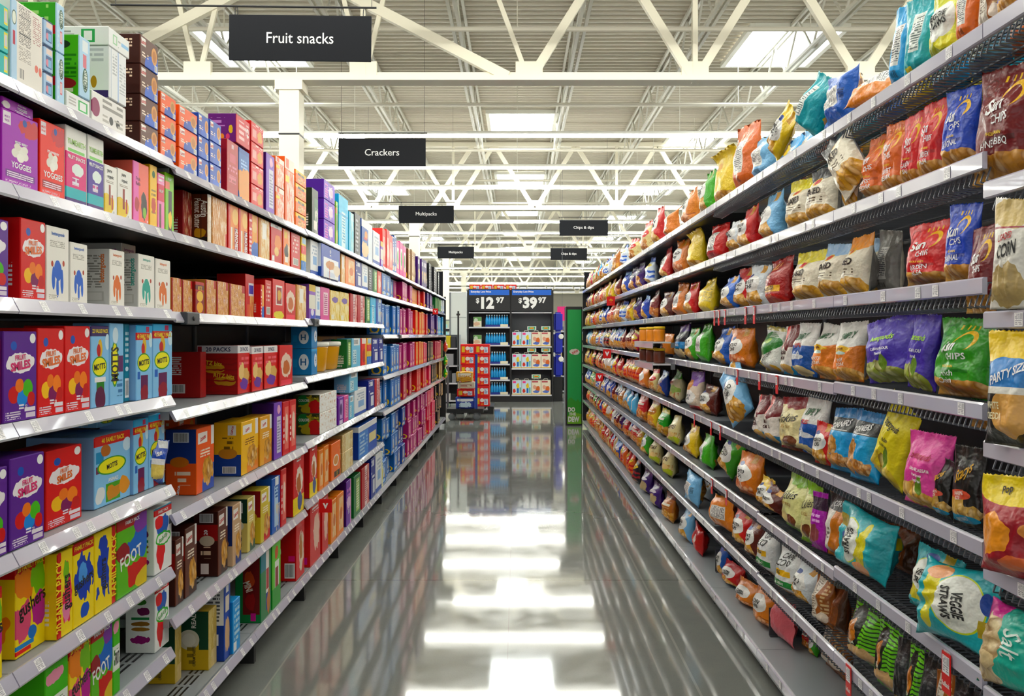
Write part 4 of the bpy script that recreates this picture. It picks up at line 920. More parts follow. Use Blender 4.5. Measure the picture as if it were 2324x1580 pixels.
CM = {}
def carton_mesh(key, w, h, d):
    """Body of a carton with bevelled edges, a face for each printed panel and the flap seams on its top."""
    k = (key, round(w, 3), round(h, 3), round(d, 3))
    if k in CM:
        return CM[k]
    ds = DS[key]
    bm = bmesh.new()
    uvl = uvlayer(bm)
    add_box(bm, -w / 2, w / 2, 0, d, 0, h)
    bmesh.ops.bevel(bm, geom=bm.edges[:], offset=min(0.0022, w * 0.08), segments=1, affect='EDGES')
    bmesh.ops.recalc_face_normals(bm, faces=bm.faces)
    for f in bm.faces:
        n = f.normal
        f.material_index = 2 if n.z > 0.9 or n.z < -0.9 else 0 if n.y < -0.6 or n.y > 0.9 else 1
        for lp in f.loops:
            co = lp.vert.co
            if f.material_index == 0:
                lp[uvl].uv = (co.x / w + 0.5, co.z / h)
            elif f.material_index == 1:
                lp[uvl].uv = ((1 - co.y / d) if n.x < 0 else co.y / d, co.z / h)
            else:
                lp[uvl].uv = (co.x / w + 0.5, co.y / d)
    seam = (h + 0.0002)
    uv_quad(bm, [(-w * 0.49, d * 0.495, seam), (w * 0.49, d * 0.495, seam), (w * 0.49, d * 0.505, seam), (-w * 0.49, d * 0.505, seam)], 3)
    fm = printed('print_' + key, ds['base'], ds['fo'], 0.42, spec=0.25)
    sm = printed('side_' + key, ds['sb'], ds['so'], 0.42, spec=0.25)
    me = mesh('carton_' + key, bm, [fm, sm, mat('card_' + ds['top'], ds['top'], 0.4), mat('seam', '3a342e', 0.7)], False)
    pr = []
    for nm, tx, ww, put in (('front_lettering', ds['ft'], w, lambda x, y: (x, -0.0006, y)), ('side_lettering', ds['st'], d, lambda x, y: (-w / 2 - 0.0006, d / 2 - x, y))):
        if tx:
            b2, ms = lettering(tx, ww, h, put)
            pr.append((nm, mesh(nm, b2, ms, False)))
    CM[k] = (me, pr)
    return CM[k]

ITEMS = []       # every product: (object, design key, row key, order)
def carton(key, w, h, d, loc, rz, row, order, letter=True, tip=(0, 0)):
    me, pr = carton_mesh(key, w, h, d)
    o = link(DS[key]['kind'], me, None, loc, (tip[0], tip[1], rz))
    if letter:
        for nm, m in pr:
            link(nm, m, o)
    ITEMS.append((o, DS[key]['label'], DS[key]['short'], row, order))
    return o

PLACED = []
def clear_of(y0, y1, xa, xb, za, zb):
    """Moves the near edge past any carton already standing there."""
    for _ in range(4):
        for p in PLACED:
            if p[4] < zb - .003 and p[5] > za + .003 and p[2] < xb - .003 and p[3] > xa + .003 and p[1] > y0 and p[0] < y1 and p[0] <= y0 + .03:
                y0 = p[1] + .001
    return y0
def LC(b, ti, rows):
    """Cartons of one tier. rows: (design, near px, far px, height px[, lifted px[, set back m[, depth m]]])"""
    unit = next(u for u, v in LU.items() if v[0] <= b <= v[1])
    z = LU[unit][2][ti]
    for r in rows:
        key, x0, x1, hp = r[:4]
        zp, sb, d = (list(r[4:]) + [0, 0.02, 0.11][len(r) - 4:])
        xf = -XL + 0.003 + sb
        y0, y1 = F * xf / (VX - x0), F * xf / (VX - x1)
        h, zo = hp * y0 / F, zp * y0 / F
        if ti:
            h = min(h, LU[unit][2][ti - 1] - z - 0.04 - zo)
        if h < 0.02:
            continue
        y1 = min(y1, L0 + SEC * (LU[unit][1] + 1) + 0.06)
        y0 = clear_of(y0, y1, xf, xf + d, z + zo, z + zo + h)
        if y1 - y0 < 0.012:
            continue
        PLACED.append((y0, y1, xf, xf + d, z + zo, z + zo + h))
        carton(key, y1 - y0 - 0.002, h - 0.001, d, (-xf, (y0 + y1) / 2, z + zo + 0.0008), math.pi / 2, ('L', unit, ti), len(ITEMS), x0 < 800)
# ---------------------------------------------------------------- data: cartons, nearest unit first
# unit A (fruit snacks)
LC(-1, 0, [('teal', -60, 20, 57), ('teal', -60, 20, 57, 57.5), ('teal', -60, 20, 57, 115)])
LC(0, 0, [('nut', 24, 97, 190), ('smB', 98, 121, 60), ('smB', 98, 121, 60, 60.5), ('smB', 98, 121, 60, 121), ('moT', 127, 147, 118, 0, .02, .2), ('moT', 127, 147, 112, 118.5, .02, .2),
          ('wel', 150, 204, 42, 0, .02, .2), ('moG', 179, 205, 140, 42.5, .02, .16), ('wfr', 208, 286, 72, 0, .02, .16), ('wta', 247, 287, 118, 72.5, .02, .16), ('wli', 246, 294, 44, 191, .02, .2),
          ('laBr', 318, 359, 55, 0, .02, .13), ('laBr', 318, 359, 62, 55.5, .02, .13), ('laBr', 318, 359, 68, 118, .02, .13), ('laBr', 318, 359, 68, 186.5, .02, .13),
          ('laO', 364, 404, 49), ('laO', 364, 404, 49, 49.5), ('laO', 364, 404, 49, 99)])
LC(-1, 1, [('yogP', -62, -2, 178)])
LC(0, 1, [('yogP', 3, 87, 172), ('yogT', 5, 76, 58, 172.5, .03), ('yogR', 90, 147, 172), ('yumP', 149, 197, 176, 0, .02, .14), ('yumV', 199, 236, 172, 0, .02, .14),
          ('pure', 237, 266, 112), ('pure', 267, 300, 112), ('frPk', 258, 323, 122, 0, .15, .2), ('frPk', 258, 323, 48, 122.5, .15, .2), ('frCo', 302, 338, 140), ('frYe', 340, 357, 142), ('frPs', 358, 374, 128), ('frGr', 375, 395, 134), ('crBl', 396, 413, 160, 0, .02, .16)])
LC(-1, 2, [('fsP', -72, 20, 190)])
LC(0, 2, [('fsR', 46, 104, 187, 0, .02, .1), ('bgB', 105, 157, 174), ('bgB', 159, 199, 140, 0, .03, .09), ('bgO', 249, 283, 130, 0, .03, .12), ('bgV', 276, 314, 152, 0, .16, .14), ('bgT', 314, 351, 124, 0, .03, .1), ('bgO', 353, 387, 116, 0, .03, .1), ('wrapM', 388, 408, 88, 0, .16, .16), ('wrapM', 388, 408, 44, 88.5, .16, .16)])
LC(-1, 3, [('fsR', -78, 2, 210)])
LC(0, 3, [('fsP', 7, 84, 212), ('fsR', 85, 146, 206), ('fsR', 147, 205, 200), ('moV', 206, 248, 190), ('moS', 249, 281, 188), ('teN', 282, 294, 178, 0, .04), ('moF', 295, 346, 176), ('moF', 347, 391, 170), ('ritz', 393, 416, 82, 0, .06), ('tanC', 393, 416, 80, 82.5, .06)])
LC(-1, 4, [('fsP', -70, 18, 215)])
LC(0, 4, [('fsP', 22, 101, 212), ('fsR', 104, 186, 182, 0, .05), ('moA', 214, 296, 165, 0, .06, .2), ('moF', 298, 337, 172, 0, .05), ('moF', 338, 374, 168, 0, .05), ('moF', 150, 290, 40, 0, .3, .14), ('moS', 220, 285, 40, 165.5, .12, .14)])
LC(-1, 5, [('guF', -80, 6, 225)])
LC(0, 5, [('guF', 35, 103, 216, 0, .05, .16), ('guS', 104, 165, 202), ('guB', 166, 214, 194), ('guT', 215, 263, 186), ('foot', 265, 334, 180), ('roll', 350, 390, 152, 0, .02, .1)])
LC(0, 6, [('frt', 102, 155, 200), ('guF', 157, 206, 208), ('foot', 207, 256, 215), ('frt', 257, 273, 190), ('roll', 352, 384, 152, 0, .04, .1)])
# unit B (crackers)
LC(1, 0, [('laO', 406, 448, 50, 0), ('laO', 406, 448, 50, 50.5), ('laO', 406, 448, 47, 101), ('laB', 450, 474, 50), ('laB', 450, 474, 50, 50.5), ('laB', 450, 474, 50, 101), ('laB', 476, 502, 50), ('laB', 476, 502, 50, 50.5), ('laB', 476, 502, 48, 101),
          ('crim', 515, 541, 124, 0, .02, .13), ('crBl', 542, 566, 118), ('purB', 536, 567, 66, 124.5, .02, .12), ('redS', 570, 598, 48), ('redS', 570, 598, 48, 48.5), ('redS', 570, 598, 48, 97), ('redS', 570, 598, 46, 145.5),
          ('purC', 604, 623, 136, 0, .02, .09), ('orW', 626, 645, 70), ('orW', 626, 645, 68, 70.5), ('orW', 647, 668, 148)])
LC(2, 0, [('or12', 671, 702, 33), ('or12', 671, 702, 33, 33.5), ('or12', 671, 702, 33, 67), ('or12', 671, 702, 30, 100.5)])
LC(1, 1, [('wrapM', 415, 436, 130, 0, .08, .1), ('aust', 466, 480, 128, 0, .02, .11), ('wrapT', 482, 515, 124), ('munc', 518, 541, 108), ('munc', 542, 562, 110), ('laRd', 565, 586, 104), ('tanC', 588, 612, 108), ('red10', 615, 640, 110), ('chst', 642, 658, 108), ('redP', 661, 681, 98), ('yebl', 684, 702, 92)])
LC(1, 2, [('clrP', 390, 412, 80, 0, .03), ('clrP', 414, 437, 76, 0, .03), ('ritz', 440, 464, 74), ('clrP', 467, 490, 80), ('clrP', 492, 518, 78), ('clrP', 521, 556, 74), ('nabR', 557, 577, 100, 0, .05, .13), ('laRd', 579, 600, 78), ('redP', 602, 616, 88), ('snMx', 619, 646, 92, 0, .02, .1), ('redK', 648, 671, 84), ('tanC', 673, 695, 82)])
LC(1, 3, [('rBack', 455, 468, 105, 0, .14, .16), ('rz20', 540, 567, 112, 0, .05, .18), ('rz2', 569, 597, 104, 0, .04, .09), ('rz2', 600, 630, 99, 0, .04, .12), ('redK', 633, 664, 94, 0, .03, .12)])
LC(1, 4, [('ltO', 446, 486, 150, 0, .06, .12), ('laO', 405, 443, 40, 0, .25, .2), ('laO', 405, 443, 110, 40.5, .25, .2), ('ltY', 548, 586, 122, 0, .03, .12), ('tanC', 500, 545, 80, 0, .2, .2), ('ltT', 590, 617, 112, 0, .03, .1), ('purC', 622, 640, 130), ('redC', 642, 656, 122), ('redC', 657, 672, 118)])
LC(1, 5, [('ltB', 398, 417, 150, 0, .05, .1), ('ltB', 420, 447, 158, 0, .05, .1), ('ltB', 495, 517, 148, 0, .03, .1), ('ltB', 455, 515, 60, 0, .2, .2), ('ltN', 528, 548, 138), ('ltG', 562, 579, 122, 0, .03, .09), ('ltR', 592, 613, 120, 0, .02, .09), ('blu', 617, 636, 126, 0, .02, .08), ('redC', 638, 650, 130), ('rYel', 666, 690, 138, 0, .02, .1)])
LC(1, 6, [('laC', 474, 492, 134, 0, .06, .16), ('laC', 398, 412, 130, 0, .14, .16), ('bTal', 505, 523, 200, 0, .03, .12), ('lbTal', 526, 545, 120, 0, .02, .06), ('grTe', 592, 615, 160, 0, .02, .12), ('lime', 618, 637, 150, 0, .02, .07), ('r30', 672, 692, 152, 0, .03, .14)])
# unit C (multipacks)
LC(3, 0, [('dkG', 708, 722, 104), ('pu30', 735, 760, 46, 0, .02, .12), ('pu30', 735, 760, 46, 46.5, .02, .12), ('pu30', 735, 760, 44, 93, .02, .12), ('frGr', 762, 767, 100), ('ltBl', 769, 790, 120), ('aqua', 792, 803, 92), ('blk', 805, 818, 96), ('wb10', 821, 845, 90), ('nbW', 847, 862, 76), ('purY', 864, 874, 60)])
LC(3, 1, [('nbW', 705, 722, 88), ('nb10', 726, 772, 82, 0, .0, .1), ('tanC', 774, 783, 70), ('or2', 784, 806, 68), ('navW', 807, 821, 72), ('nbW', 822, 835, 70), ('blk', 836, 846, 74), ('grn', 847, 856, 70), ('coral', 857, 866, 66)])
LC(3, 2, [('purY', 702, 716, 80), ('nbW', 717, 727, 76), ('pink', 728, 748, 76), ('yTan', 750, 771, 70), ('yTan', 772, 792, 68), ('redT', 795, 811, 66), ('redT', 812, 828, 64), ('grn', 830, 840, 62), ('ltBl', 841, 853, 62), ('blu', 854, 867, 62)])
LC(3, 3, [('canB', 707, 720, 60, 0, .03, .12), ('canB', 707, 720, 54, 60.5, .03, .12), ('tanB', 722, 782, 72, 0, .24, .16), ('grn', 787, 797, 66), ('wbl2', 799, 818, 66), ('redY', 820, 832, 62), ('yebl', 833, 843, 60), ('navW', 845, 859, 56), ('navW', 860, 872, 54)])
LC(3, 4, [('c12', 726, 764, 48, 0, .02, .16), ('c12', 726, 764, 42, 48.5, .02, .16), ('puN', 768, 780, 62), ('pink', 781, 791, 60), ('wbl2', 793, 803, 52), ('nbW', 805, 831, 60, 0, .02), ('wbl2', 793, 812, 48, 60.5, .02), ('navW', 836, 850, 66), ('redT', 851, 862, 62)])
LC(3, 5, [('rYel', 703, 720, 118, 0, .02, .1), ('or2', 724, 734, 92), ('or2', 735, 746, 92), ('or20', 752, 773, 84, 0, .02, .1), ('tanS', 777, 801, 44), ('tanS', 777, 801, 40, 44.5), ('nil', 814, 855, 74, 0, .02, .12)])
LC(3, 6, [('rTal', 704, 727, 142, 0, .02, .12), ('rTal', 731, 745, 128, 0, .02, .1), ('or2', 751, 764, 96), ('or2', 765, 780, 94), ('pur3', 786, 797, 102, 0, .02, .1), ('grn', 803, 818, 94), ('redT', 821, 838, 92), ('navW', 842, 852, 90), ('nbW', 853, 866, 88), ('wye', 867, 876, 80)])
# unit D (cookies): runs of the same cartons
def run(ti, specs, h, layers=1, jit=0.02):
    z0 = LU['D'][2][ti]
    rr = random.Random(ti * 7 + 3)
    y = L0 + 6 * SEC + 0.065
    for key, n, w in specs:
        for i in range(n):
            zz = z0 + 0.0008
            hh = min(h * rr.uniform(.94, 1.05), (LU['D'][2][ti - 1] - z0 - .045) / layers - .001 if ti else 9)
            for l in range(layers):
                if y + w > L0 + 13 * SEC - 0.02:
                    return
                carton(key, w - 0.004, hh, 0.13, (XL - 0.022 - (rr.uniform(0.03, 0.07) if rr.random() < .35 else rr.uniform(0, jit)), y + w / 2, zz), math.pi / 2, ('L', 'D', ti), len(ITEMS), False)
                zz += hh + 0.0008
            y += w
run(0, [('coral', 3, .2), ('ckN', 2, .16), ('pkG', 4, .24), ('ckT', 3, .2), ('puD', 7, .22), ('blk', 8, .2)], .36)
run(1, [('ckB', 4, .27), ('ckM', 5, .22), ('ckO', 4, .2), ('ckR', 4, .18), ('ckP', 6, .2), ('grn', 5, .2), ('nbW', 5, .2)], .31)
run(2, [('ckB', 6, .2), ('ckM', 6, .2), ('ckO', 4, .22), ('ckR', 4, .18), ('ckP', 6, .2), ('ckA', 6, .22)], .28)
run(3, [('ckB', 5, .23), ('ckM', 6, .2), ('ckO', 4, .22), ('ckH', 3, .2), ('ckK', 5, .2), ('ckC', 5, .2), ('grn', 3, .2)], .27)
run(4, [('ckB', 5, .23), ('ckC', 6, .2), ('ckR', 6, .2), ('ckH', 4, .18), ('ckK', 4, .2), ('ckT', 6, .2)], .27)
run(5, [('ckB', 4, .25), ('ckN', 3, .25), ('ckM', 9, .22), ('ckH', 6, .2), ('ckK', 5, .2), ('ckT', 4, .2)], .195, 3)

# plastic tubs with white lids
def tub(x0, x1, ti, label, sb=0.03):
    xc = -XL + 0.022 + sb
    y0, y1 = F * xc / (VX - x0), F * xc / (VX - x1)
    r = (y1 - y0) / 2 * 0.94
    z = LU['C'][2][ti]
    bm = bmesh.new()
    add_lathe(bm, [(r * .86, 0), (r * .9, .01), (r, .15), (r, .16)], 20)
    o = obj('snack_tub', bm, printed('tub_side', 'e0a63c', [C(0, 0, 1, 1, 'f0d080', .5)], .2), None, (-xc - r, (y0 + y1) / 2, z + .0008))
    bm = bmesh.new()
    add_lathe(bm, [(r * 1.03, .16), (r * 1.05, .165), (r * 1.05, .185), (r * .98, .19)], 20)
    obj('lid', bm, WHITEP, o)
    tag(o, label, 'tub', 'snack tubs on the fourth shelf')
tub(731, 755, 3, 'yellow snack tub with white lid beside the blue disc cartons')
tub(757, 782, 3, 'yellow snack tub with white lid beside the green carton')

# ---------------------------------------------------------------- bags
# Local frame: front faces -Y, bottom seal at z=0, width along X.
BS = {}
def G(key, base, fo, ft, label, short, back=None, bo=None, kind='chip_bag', foil=.3):
    BS[key] = dict(base=base, fo=fo, ft=ft, back=back or base, bo=bo if bo is not None else [R(.3, .25, .7, .75, 'e8e6e2'), X(.33, .3, .67, .72, '66666a', 34, .4), Z(.4, .12, .62, .2)], label=label, short=short, kind=kind, foil=foil)
def sun(key, base, fl, label, short, dark):
    G(key, base, [B(.25, .1, .4, .13, 'd9a860', .8, 6), K(.6, .08, .42, .13, 'c9904a', 6), E(.66, .7, .17, .13, 'f2c22c'), E(.64, .675, .135, .11, base), R(.3, .3, .8, .34, dark)] + [R(.42 + .1 * i, .84, .45 + .1 * i, .9, 'f0c848') for i in range(4)] + [E(.2, .82, .13, .08, dark), E(.2, .82, .11, .065, base)],
      [('Sun', .46, .62, .15, W_, .72, 8, .03), ('CHIPS', .6, .49, .08, W_, .5, 4, .02), ('WHOLE GRAIN', .5, .37, .03, 'f0d060', .7)] + [(t, .5, .285 - .085 * i, .07, W_, .84, 3, .014) for i, t in enumerate(fl.split('/'))], label, short)
sun('snO', 'd9701e', 'HARVEST/CHEDDAR', 'orange wholegrain chip bag with white lettering and yellow sun', 'orange sun bag', 'b85a14')
sun('snR', 'cf3038', 'GARDEN/SALSA', 'red wholegrain chip bag with white lettering and yellow sun', 'red sun bag', 'a8202c')
sun('snB', '2848b8', 'ORIGINAL', 'royal blue wholegrain chip bag with white lettering and yellow sun', 'blue sun bag', '1c3490')
sun('snM', '6e1c20', 'HONEY BBQ', 'maroon wholegrain chip bag with white lettering and yellow sun', 'maroon sun bag', '501216')
sun('snG', '3f9a22', 'French/Onion', 'bright green wholegrain chip bag with white lettering and yellow sun', 'green sun bag', '2c7a18')
def baked(key, top, label, short):
    G(key, 'ece4d2', [R(0, .8, 1, 1, top), B(.5, .8, .5, .07, top, .6, 5), X(.25, .32, .75, .42, '6a5c4a', 20, .3), K(.62, .14, .42, .15, 'd9a53c', 5), E(.5, .7, .13, .075, 'e8c02c'), E(.5, .7, .1, .05, 'c8242c')], [('BAKED', .5, .53, .115, '2a1a12', .94, 4, .03)], label, short, back='8c8a86')
baked('bkY', 'ece02c', 'cream baked chip bag with yellow top', 'cream yellow top bag')
baked('bkB', 'a9c8ea', 'cream baked chip bag with pale blue top', 'cream blue top bag')
baked('bkG', '4a4a4e', 'cream baked chip bag with dark grey top', 'cream grey top bag')
baked('bkO', 'f0a022', 'cream baked chip bag with orange top', 'cream orange top bag')
def potato(key, base, label, short, chip='d9a23c'):
    G(key, base, [K(.45, .2, .4, .2, chip, 5), E(.46, .52, .36, .2, 'f0f0ee'), E(.3, .72, .12, .05, '24408c'), R(.6, .78, .8, .98, 'c9963c')], [('POTATO', .46, .56, .085, K_, .58, 4, .025), ('CHIPS', .46, .455, .085, K_, .5, 4, .025)], label, short)
potato('ptL', '7fb8e4', 'light blue potato chip bag with white oval', 'light blue chip bag')
potato('ptO', 'd9822a', 'orange ridged potato chip bag with white oval', 'orange potato bag', 'd8742c')
potato('ptB', '2a62c0', 'blue potato chip bag with white oval', 'blue potato bag')
potato('ptR', 'c8202a', 'red potato chip bag with white oval', 'red potato bag')
potato('ptG', '4aa428', 'green potato chip bag with white oval', 'green potato bag')
potato('ptW', 'dfe6ec', 'white potato chip bag with black lettering', 'white potato bag')
potato('ptN', '5a2016', 'brown barbecue chip bag with white oval', 'brown potato bag')
potato('ptY', 'e8c81e', 'yellow potato chip bag with white oval', 'yellow potato bag')
G('yeB', 'e8cc22', [K(.5, .1, .5, .12, 'd9a23c', 5), E(.3, .7, .12, .08, 'e0aa20')], [], 'plain yellow chip bag seen from the back', 'plain yellow bag', bo=[X(.6, .3, .95, .9, 'a89a60', 30, .3)])
G('simO', 'e58a4a', [R(0, .62, 1, 1, 'e4e3df'), B(.5, .62, .5, .06, 'e4e3df', .5, 4), K(.55, .1, .4, .13, 'eab464', 6), B(.5, .53, .3, .055, 'eebf3a', .6, 6), E(.5, .46, .16, .03, 'd6ebe6')], [('SIMPLY', .5, .76, .12, '1f5a34', .9, 5, .02), ('Cheetos', .5, .535, .05, '7a3c10', .5, 5), ('WHITE', .52, .345, .06, 'f6efe4', .6, 4, .02), ('CHEDDAR', .52, .27, .06, 'f6efe4', .72, 4, .02)], 'white topped orange puff bag with dark green lettering', 'white orange bag', back='9a9894', kind='cheese_puff_bag')
G('simB', '2158a8', [R(0, .56, 1, 1, 'e4e3e1'), B(.5, .1, .45, .1, 'e8d8a8', .8), B(.5, .36, .3, .05, 'e6eaf0', .4)], [('SIMPLY', .5, .74, .12, '1f5a34', .9, 5, .02), ('RUFFLES', .5, .57, .075, 'c2242c', .8, 5, .02), ('SEA', .5, .43, .075, W_, .5, 4, .02), ('SALTED', .5, .345, .07, W_, .7, 4, .02)], 'white topped blue ridged chip bag with dark green lettering', 'white blue bag', back='8f8f92')
def bgd(key, base, tc, sub, label, short, chip='d9b45c'):
    G(key, base, [K(.35, .17, .3, .17, chip, 4), K(.7, .1, .24, .12, chip, 5), B(.6, .3, .08, .12, '6a8c2c', .8, 5)], [('bettergoods', .5, .68, .105, tc, .9, 0, .02)] + [(t, .55, .52 - .075 * i, .045, W_ if base[0] != 'e' else '3a3a14', .66) for i, t in enumerate(sub.split('/'))], label, short, kind='tortilla_chip_bag', foil=.42)
bgd('bgdP', '4630a8', 'a8d84c', 'CASSAVA FLOUR/Flavored', 'violet cassava chip bag with lime lettering, chips pictured below', 'violet chip bag', '9aa84c')
bgd('bgdY', 'eadb14', '33330c', 'Poblano/Tortilla Chips', 'bright yellow tortilla chip bag leaning, pepper drawing', 'bright yellow tortilla bag', 'e8d04c')
bgd('bgdK', 'd8509c', 'b01c4c', 'GROUND CASSAVA/Red Quinoa/Tortilla Chips', 'pink quinoa tortilla chip bag with red lettering', 'pink tortilla bag', 'e2b45c')
G('vgS', '2ea8b4', [E(.48, .62, .38, .24, 'c8d84c'), E(.48, .62, .36, .225, 'eceee8'), B(.35, .32, .36, .09, 'd8cc3c', .8, 4), B(.7, .3, .24, .07, 'e0d83a', .8, 4), B(.12, .34, .1, .16, 'e0a074', .8, 4), E(.4, .86, .13, .06, '2848a0'), R(.6, .8, .8, 1, 'b09a2c')], [('VEGGIE', .5, .655, .085, K_, .62, 6, .03), ('STRAWS', .5, .545, .095, K_, .66, 6, .03)], 'teal vegetable straw bag with white circle', 'teal straw bag', kind='vegetable_straw_bag', bo=[R(.3, .3, .62, .8, 'e6ece8'), X(.33, .33, .6, .77, '5a6a6a', 30, .4), R(.2, 0, .4, .14, 'e6d83a')])
G('vgY', 'c9cc3a', [E(.5, .52, .42, .3, 'd8dc6a'), E(.5, .52, .39, .28, 'eef0ea'), B(.4, .15, .3, .09, '9aa42c', .8), B(.7, .2, .3, .08, 'e6e03a', .8)], [('VEGGIE', .5, .58, .1, K_, .66, 10, .03), ('STRAWS', .5, .46, .11, K_, .7, 10, .03)], 'yellow green vegetable straw bag with white circle', 'yellow straw bag', kind='vegetable_straw_bag')
G('corn', '2fa3de', [R(0, .64, 1, .84, '191a1e'), R(0, .84, 1, 1, '2c7cb8'), K(.35, .42, .2, .16, 'd39a58', 9), K(.62, .2, .3, .11, 'c98d50', 9), K(.25, .18, .22, .1, 'd09a5c', 9), R(.2, .655, .8, .665, W_)], [('CORNERS', .5, .74, .1, W_, .9, 8, .02)], 'black and bright blue popped corn bag with white lettering', 'black blue corn bag', kind='popped_corn_bag')
G('stcy', '191715', [B(.3, .26, .36, .12, 'c9a45c', .8, 5), K(.72, .18, .3, .1, 'c9a45c', 7), R(.05, .0, .95, .1, '1c1a1a'), B(.45, .1, .5, .055, '3fa0cc', .3, 4), B(.42, .4, .33, .06, 'd8604c', .3, 5)], [('Stacys', .5, .66, .2, 'd8a83c', .88, 20, .014, .3), ('SHARING', .42, .415, .05, 'f6e8e0', .5, 4), ('SIZE', .42, .36, .045, 'f6e8e0', .3, 4), ('SIMPLY NAKED', .47, .1, .05, 'eaf4fa', .8, 6)], 'black pita chip bag with gold script lettering', 'black gold bag', foil=.28)
G('popR', '9a1230', [R(0, .8, 1, 1, 'e8d028'), B(.5, .8, .5, .09, 'e8d028', .4), B(.3, .42, .3, .2, 'e89a4c', .8, 5), B(.7, .16, .26, .08, 'd8724c', .8), B(.85, .5, .14, .08, 'e89a5c', .8)], [('Pop', .4, .85, .1, '2a1c08', .5, 12)], 'deep red popcorn snack bag with yellow top hanging forward', 'deep red popcorn bag', kind='popped_corn_bag')
G('smart', '1c1a1a', [R(0, .72, 1, 1, 'e6c62c'), B(.5, .6, .55, .16, '3a7cc0', .3, 4), B(.6, .28, .36, .2, 'd8a86a', .5, 4), R(0, .44, 1, .5, 'e8e6df')], [('PARTY SIZE', .5, .62, .09, W_, .9, 14), ('WHITE', .26, .34, .06, 'f0e9c8', .4), ('CHEDDAR', .3, .25, .06, 'f0e9c8', .5)], 'black cheddar popcorn bag with yellow and blue band', 'black popcorn bag', kind='popcorn_bag')
G('corW', 'e2dfd8', [B(.5, .85, .5, .16, 'c9b27c', .8, 5), R(0, .7, 1, .72, '8c1c34'), B(.5, .2, .5, .18, 'b09a6c', .9, 5)], [('LOADED', .45, .62, .07, 'a8202c', .6, 6), ('CORN', .52, .5, .13, K_, .7, 6, .03)], 'white and clear popcorn bag with black lettering', 'white popcorn bag', kind='popcorn_bag')
def vick(key, base, top, sub, label, short):
    G(key, base, [B(.5, .95, .55, .17, top, .7, 4), B(.3, .2, .26, .12, 'e2cf98', .7), B(.6, .2, .22, .1, '6a3a1c' if top[0] == '8' else '5a9a2c', .7), B(.5, .03, .5, .06, top, .7), B(.2, .32, .05, .12, 'b8301c' if top[0] != '8' else 'd8c488', .5)], [('Vickies', .5, .62, .15, '1a1410', .92, 8, .006, .2)] + [(t, .5, .46 - .09 * i, .055, 'a8844c' if top[0] == '8' else '9aa45c', .7) for i, t in enumerate(sub.split('/'))], label, short, back=top)
vick('vkC', 'ebdfae', '8a1428', 'SEA SALT', 'cream kettle chip bag with black script and crimson top', 'cream script bag')
vick('vkG', 'e3e2a4', '8cc038', 'DILL PICKLE', 'pale green kettle chip bag with black script and lime top', 'pale green script bag')
G('ketl', 'e9e4de', [B(.6, .8, .4, .3, '6a1820', .6, 4), B(.2, .8, .14, .3, 'd8402c', .6, 4), R(0, 0, 1, .18, '2a7aa8'), B(.6, .12, .3, .1, 'd8b06c', .8)], [('kettle', .4, .46, .1, '3a1410', .7, 4), ('cooked', .42, .35, .1, '3a1410', .7, 4)], 'white and maroon kettle chip bag with dark lettering', 'white maroon bag')
G('cape', 'd9dbdc', [R(.05, .38, .75, .5, 'e8b82c'), R(.1, .17, .9, .29, '2c7c3c'), K(.4, .05, .4, .09, 'd9a83c', 5)], [('CAPE', .5, .8, .12, K_, .74, 6, .01), ('COD', .5, .65, .14, K_, .62, 6, .01), ('SIZE', .42, .44, .07, K_, .4, 4, .02), ('40% LESS FAT', .5, .23, .05, 'e8f0e8', .7)], 'white kettle chip bag with black lettering and yellow ribbon', 'white ribbon bag')
G('crnC', 'd9851f', [T(0, 0, 1, .35, 'a85a14', .25, 9), E(.46, .56, .36, .2, 'f0efec'), K(.5, .18, .36, .14, 'e0862a', 5)], [('CORN', .46, .6, .09, K_, .5, 4, .03), ('CHIPS', .46, .5, .085, K_, .5, 4, .03)], 'orange corn chip bag with white oval', 'orange corn chip bag')
G('crnR', 'c41a22', [E(.46, .56, .36, .2, 'f0efec'), K(.5, .2, .4, .16, 'd8a03c', 5), R(0, 0, 1, .1, '2c9ac8')], [('CORN', .46, .6, .09, K_, .5, 4, .03), ('CHIPS', .46, .5, .085, K_, .5, 4, .03)], 'red corn chip bag with white oval', 'red corn chip bag')
G('tost', 'e2d6a0', [B(.5, .93, .55, .1, 'd9cf8c', .6), C(0, .05, 1, .45, 'c99a5c', .56), B(.3, .3, .16, .08, 'a8342c', .8), B(.75, .16, .3, .14, 'b8c44c', .8), B(.7, .35, .2, .09, 'e8c88c', .8)], [('TOSTITAS', .5, .6, .13, '4a2c14', .9, 4, .02)], 'tan tortilla chip bag with brown lettering', 'tan tortilla bag', kind='tortilla_chip_bag')
G('lmS', '7ccf2c', [T(0, 0, 1, 1, '14330c', .34, 16), E(.36, .55, .26, .36, '16180f'), K(.38, .5, .15, .2, 'd88a2c', 7), B(.55, .16, .4, .14, 'c9a67c', .7), R(0, 0, .3, .05, '66b82c')], [('TORTILLA', .36, .34, .05, 'e8efe0', .4)], 'lime and black striped tortilla bag standing upright', 'lime striped bag', kind='tortilla_chip_bag', back='141512', bo=[X(.2, .05, .8, .2, 'd8d8d4', 26, .3), R(.7, .3, 1, 1, '7ccf2c')])
G('blkB', '141416', [X(.25, .06, .75, .16, 'c8a83c', 26, .3), B(.5, .6, .3, .2, '2a2c30', .8)], [], 'plain black tortilla bag seen from the back', 'plain black bag', kind='tortilla_chip_bag')
G('brT', '9a5a26', [R(.15, .08, .6, .95, 'd8cfc2'), X(.2, .2, .55, .85, '8a7a6c', 24, .3), B(.8, .2, .16, .1, 'e8d8c8', .8), X(.75, .3, .95, .9, 'd8b88c', 14, .3)], [], 'brown pita chip bag showing its white label', 'brown label bag', bo=[])
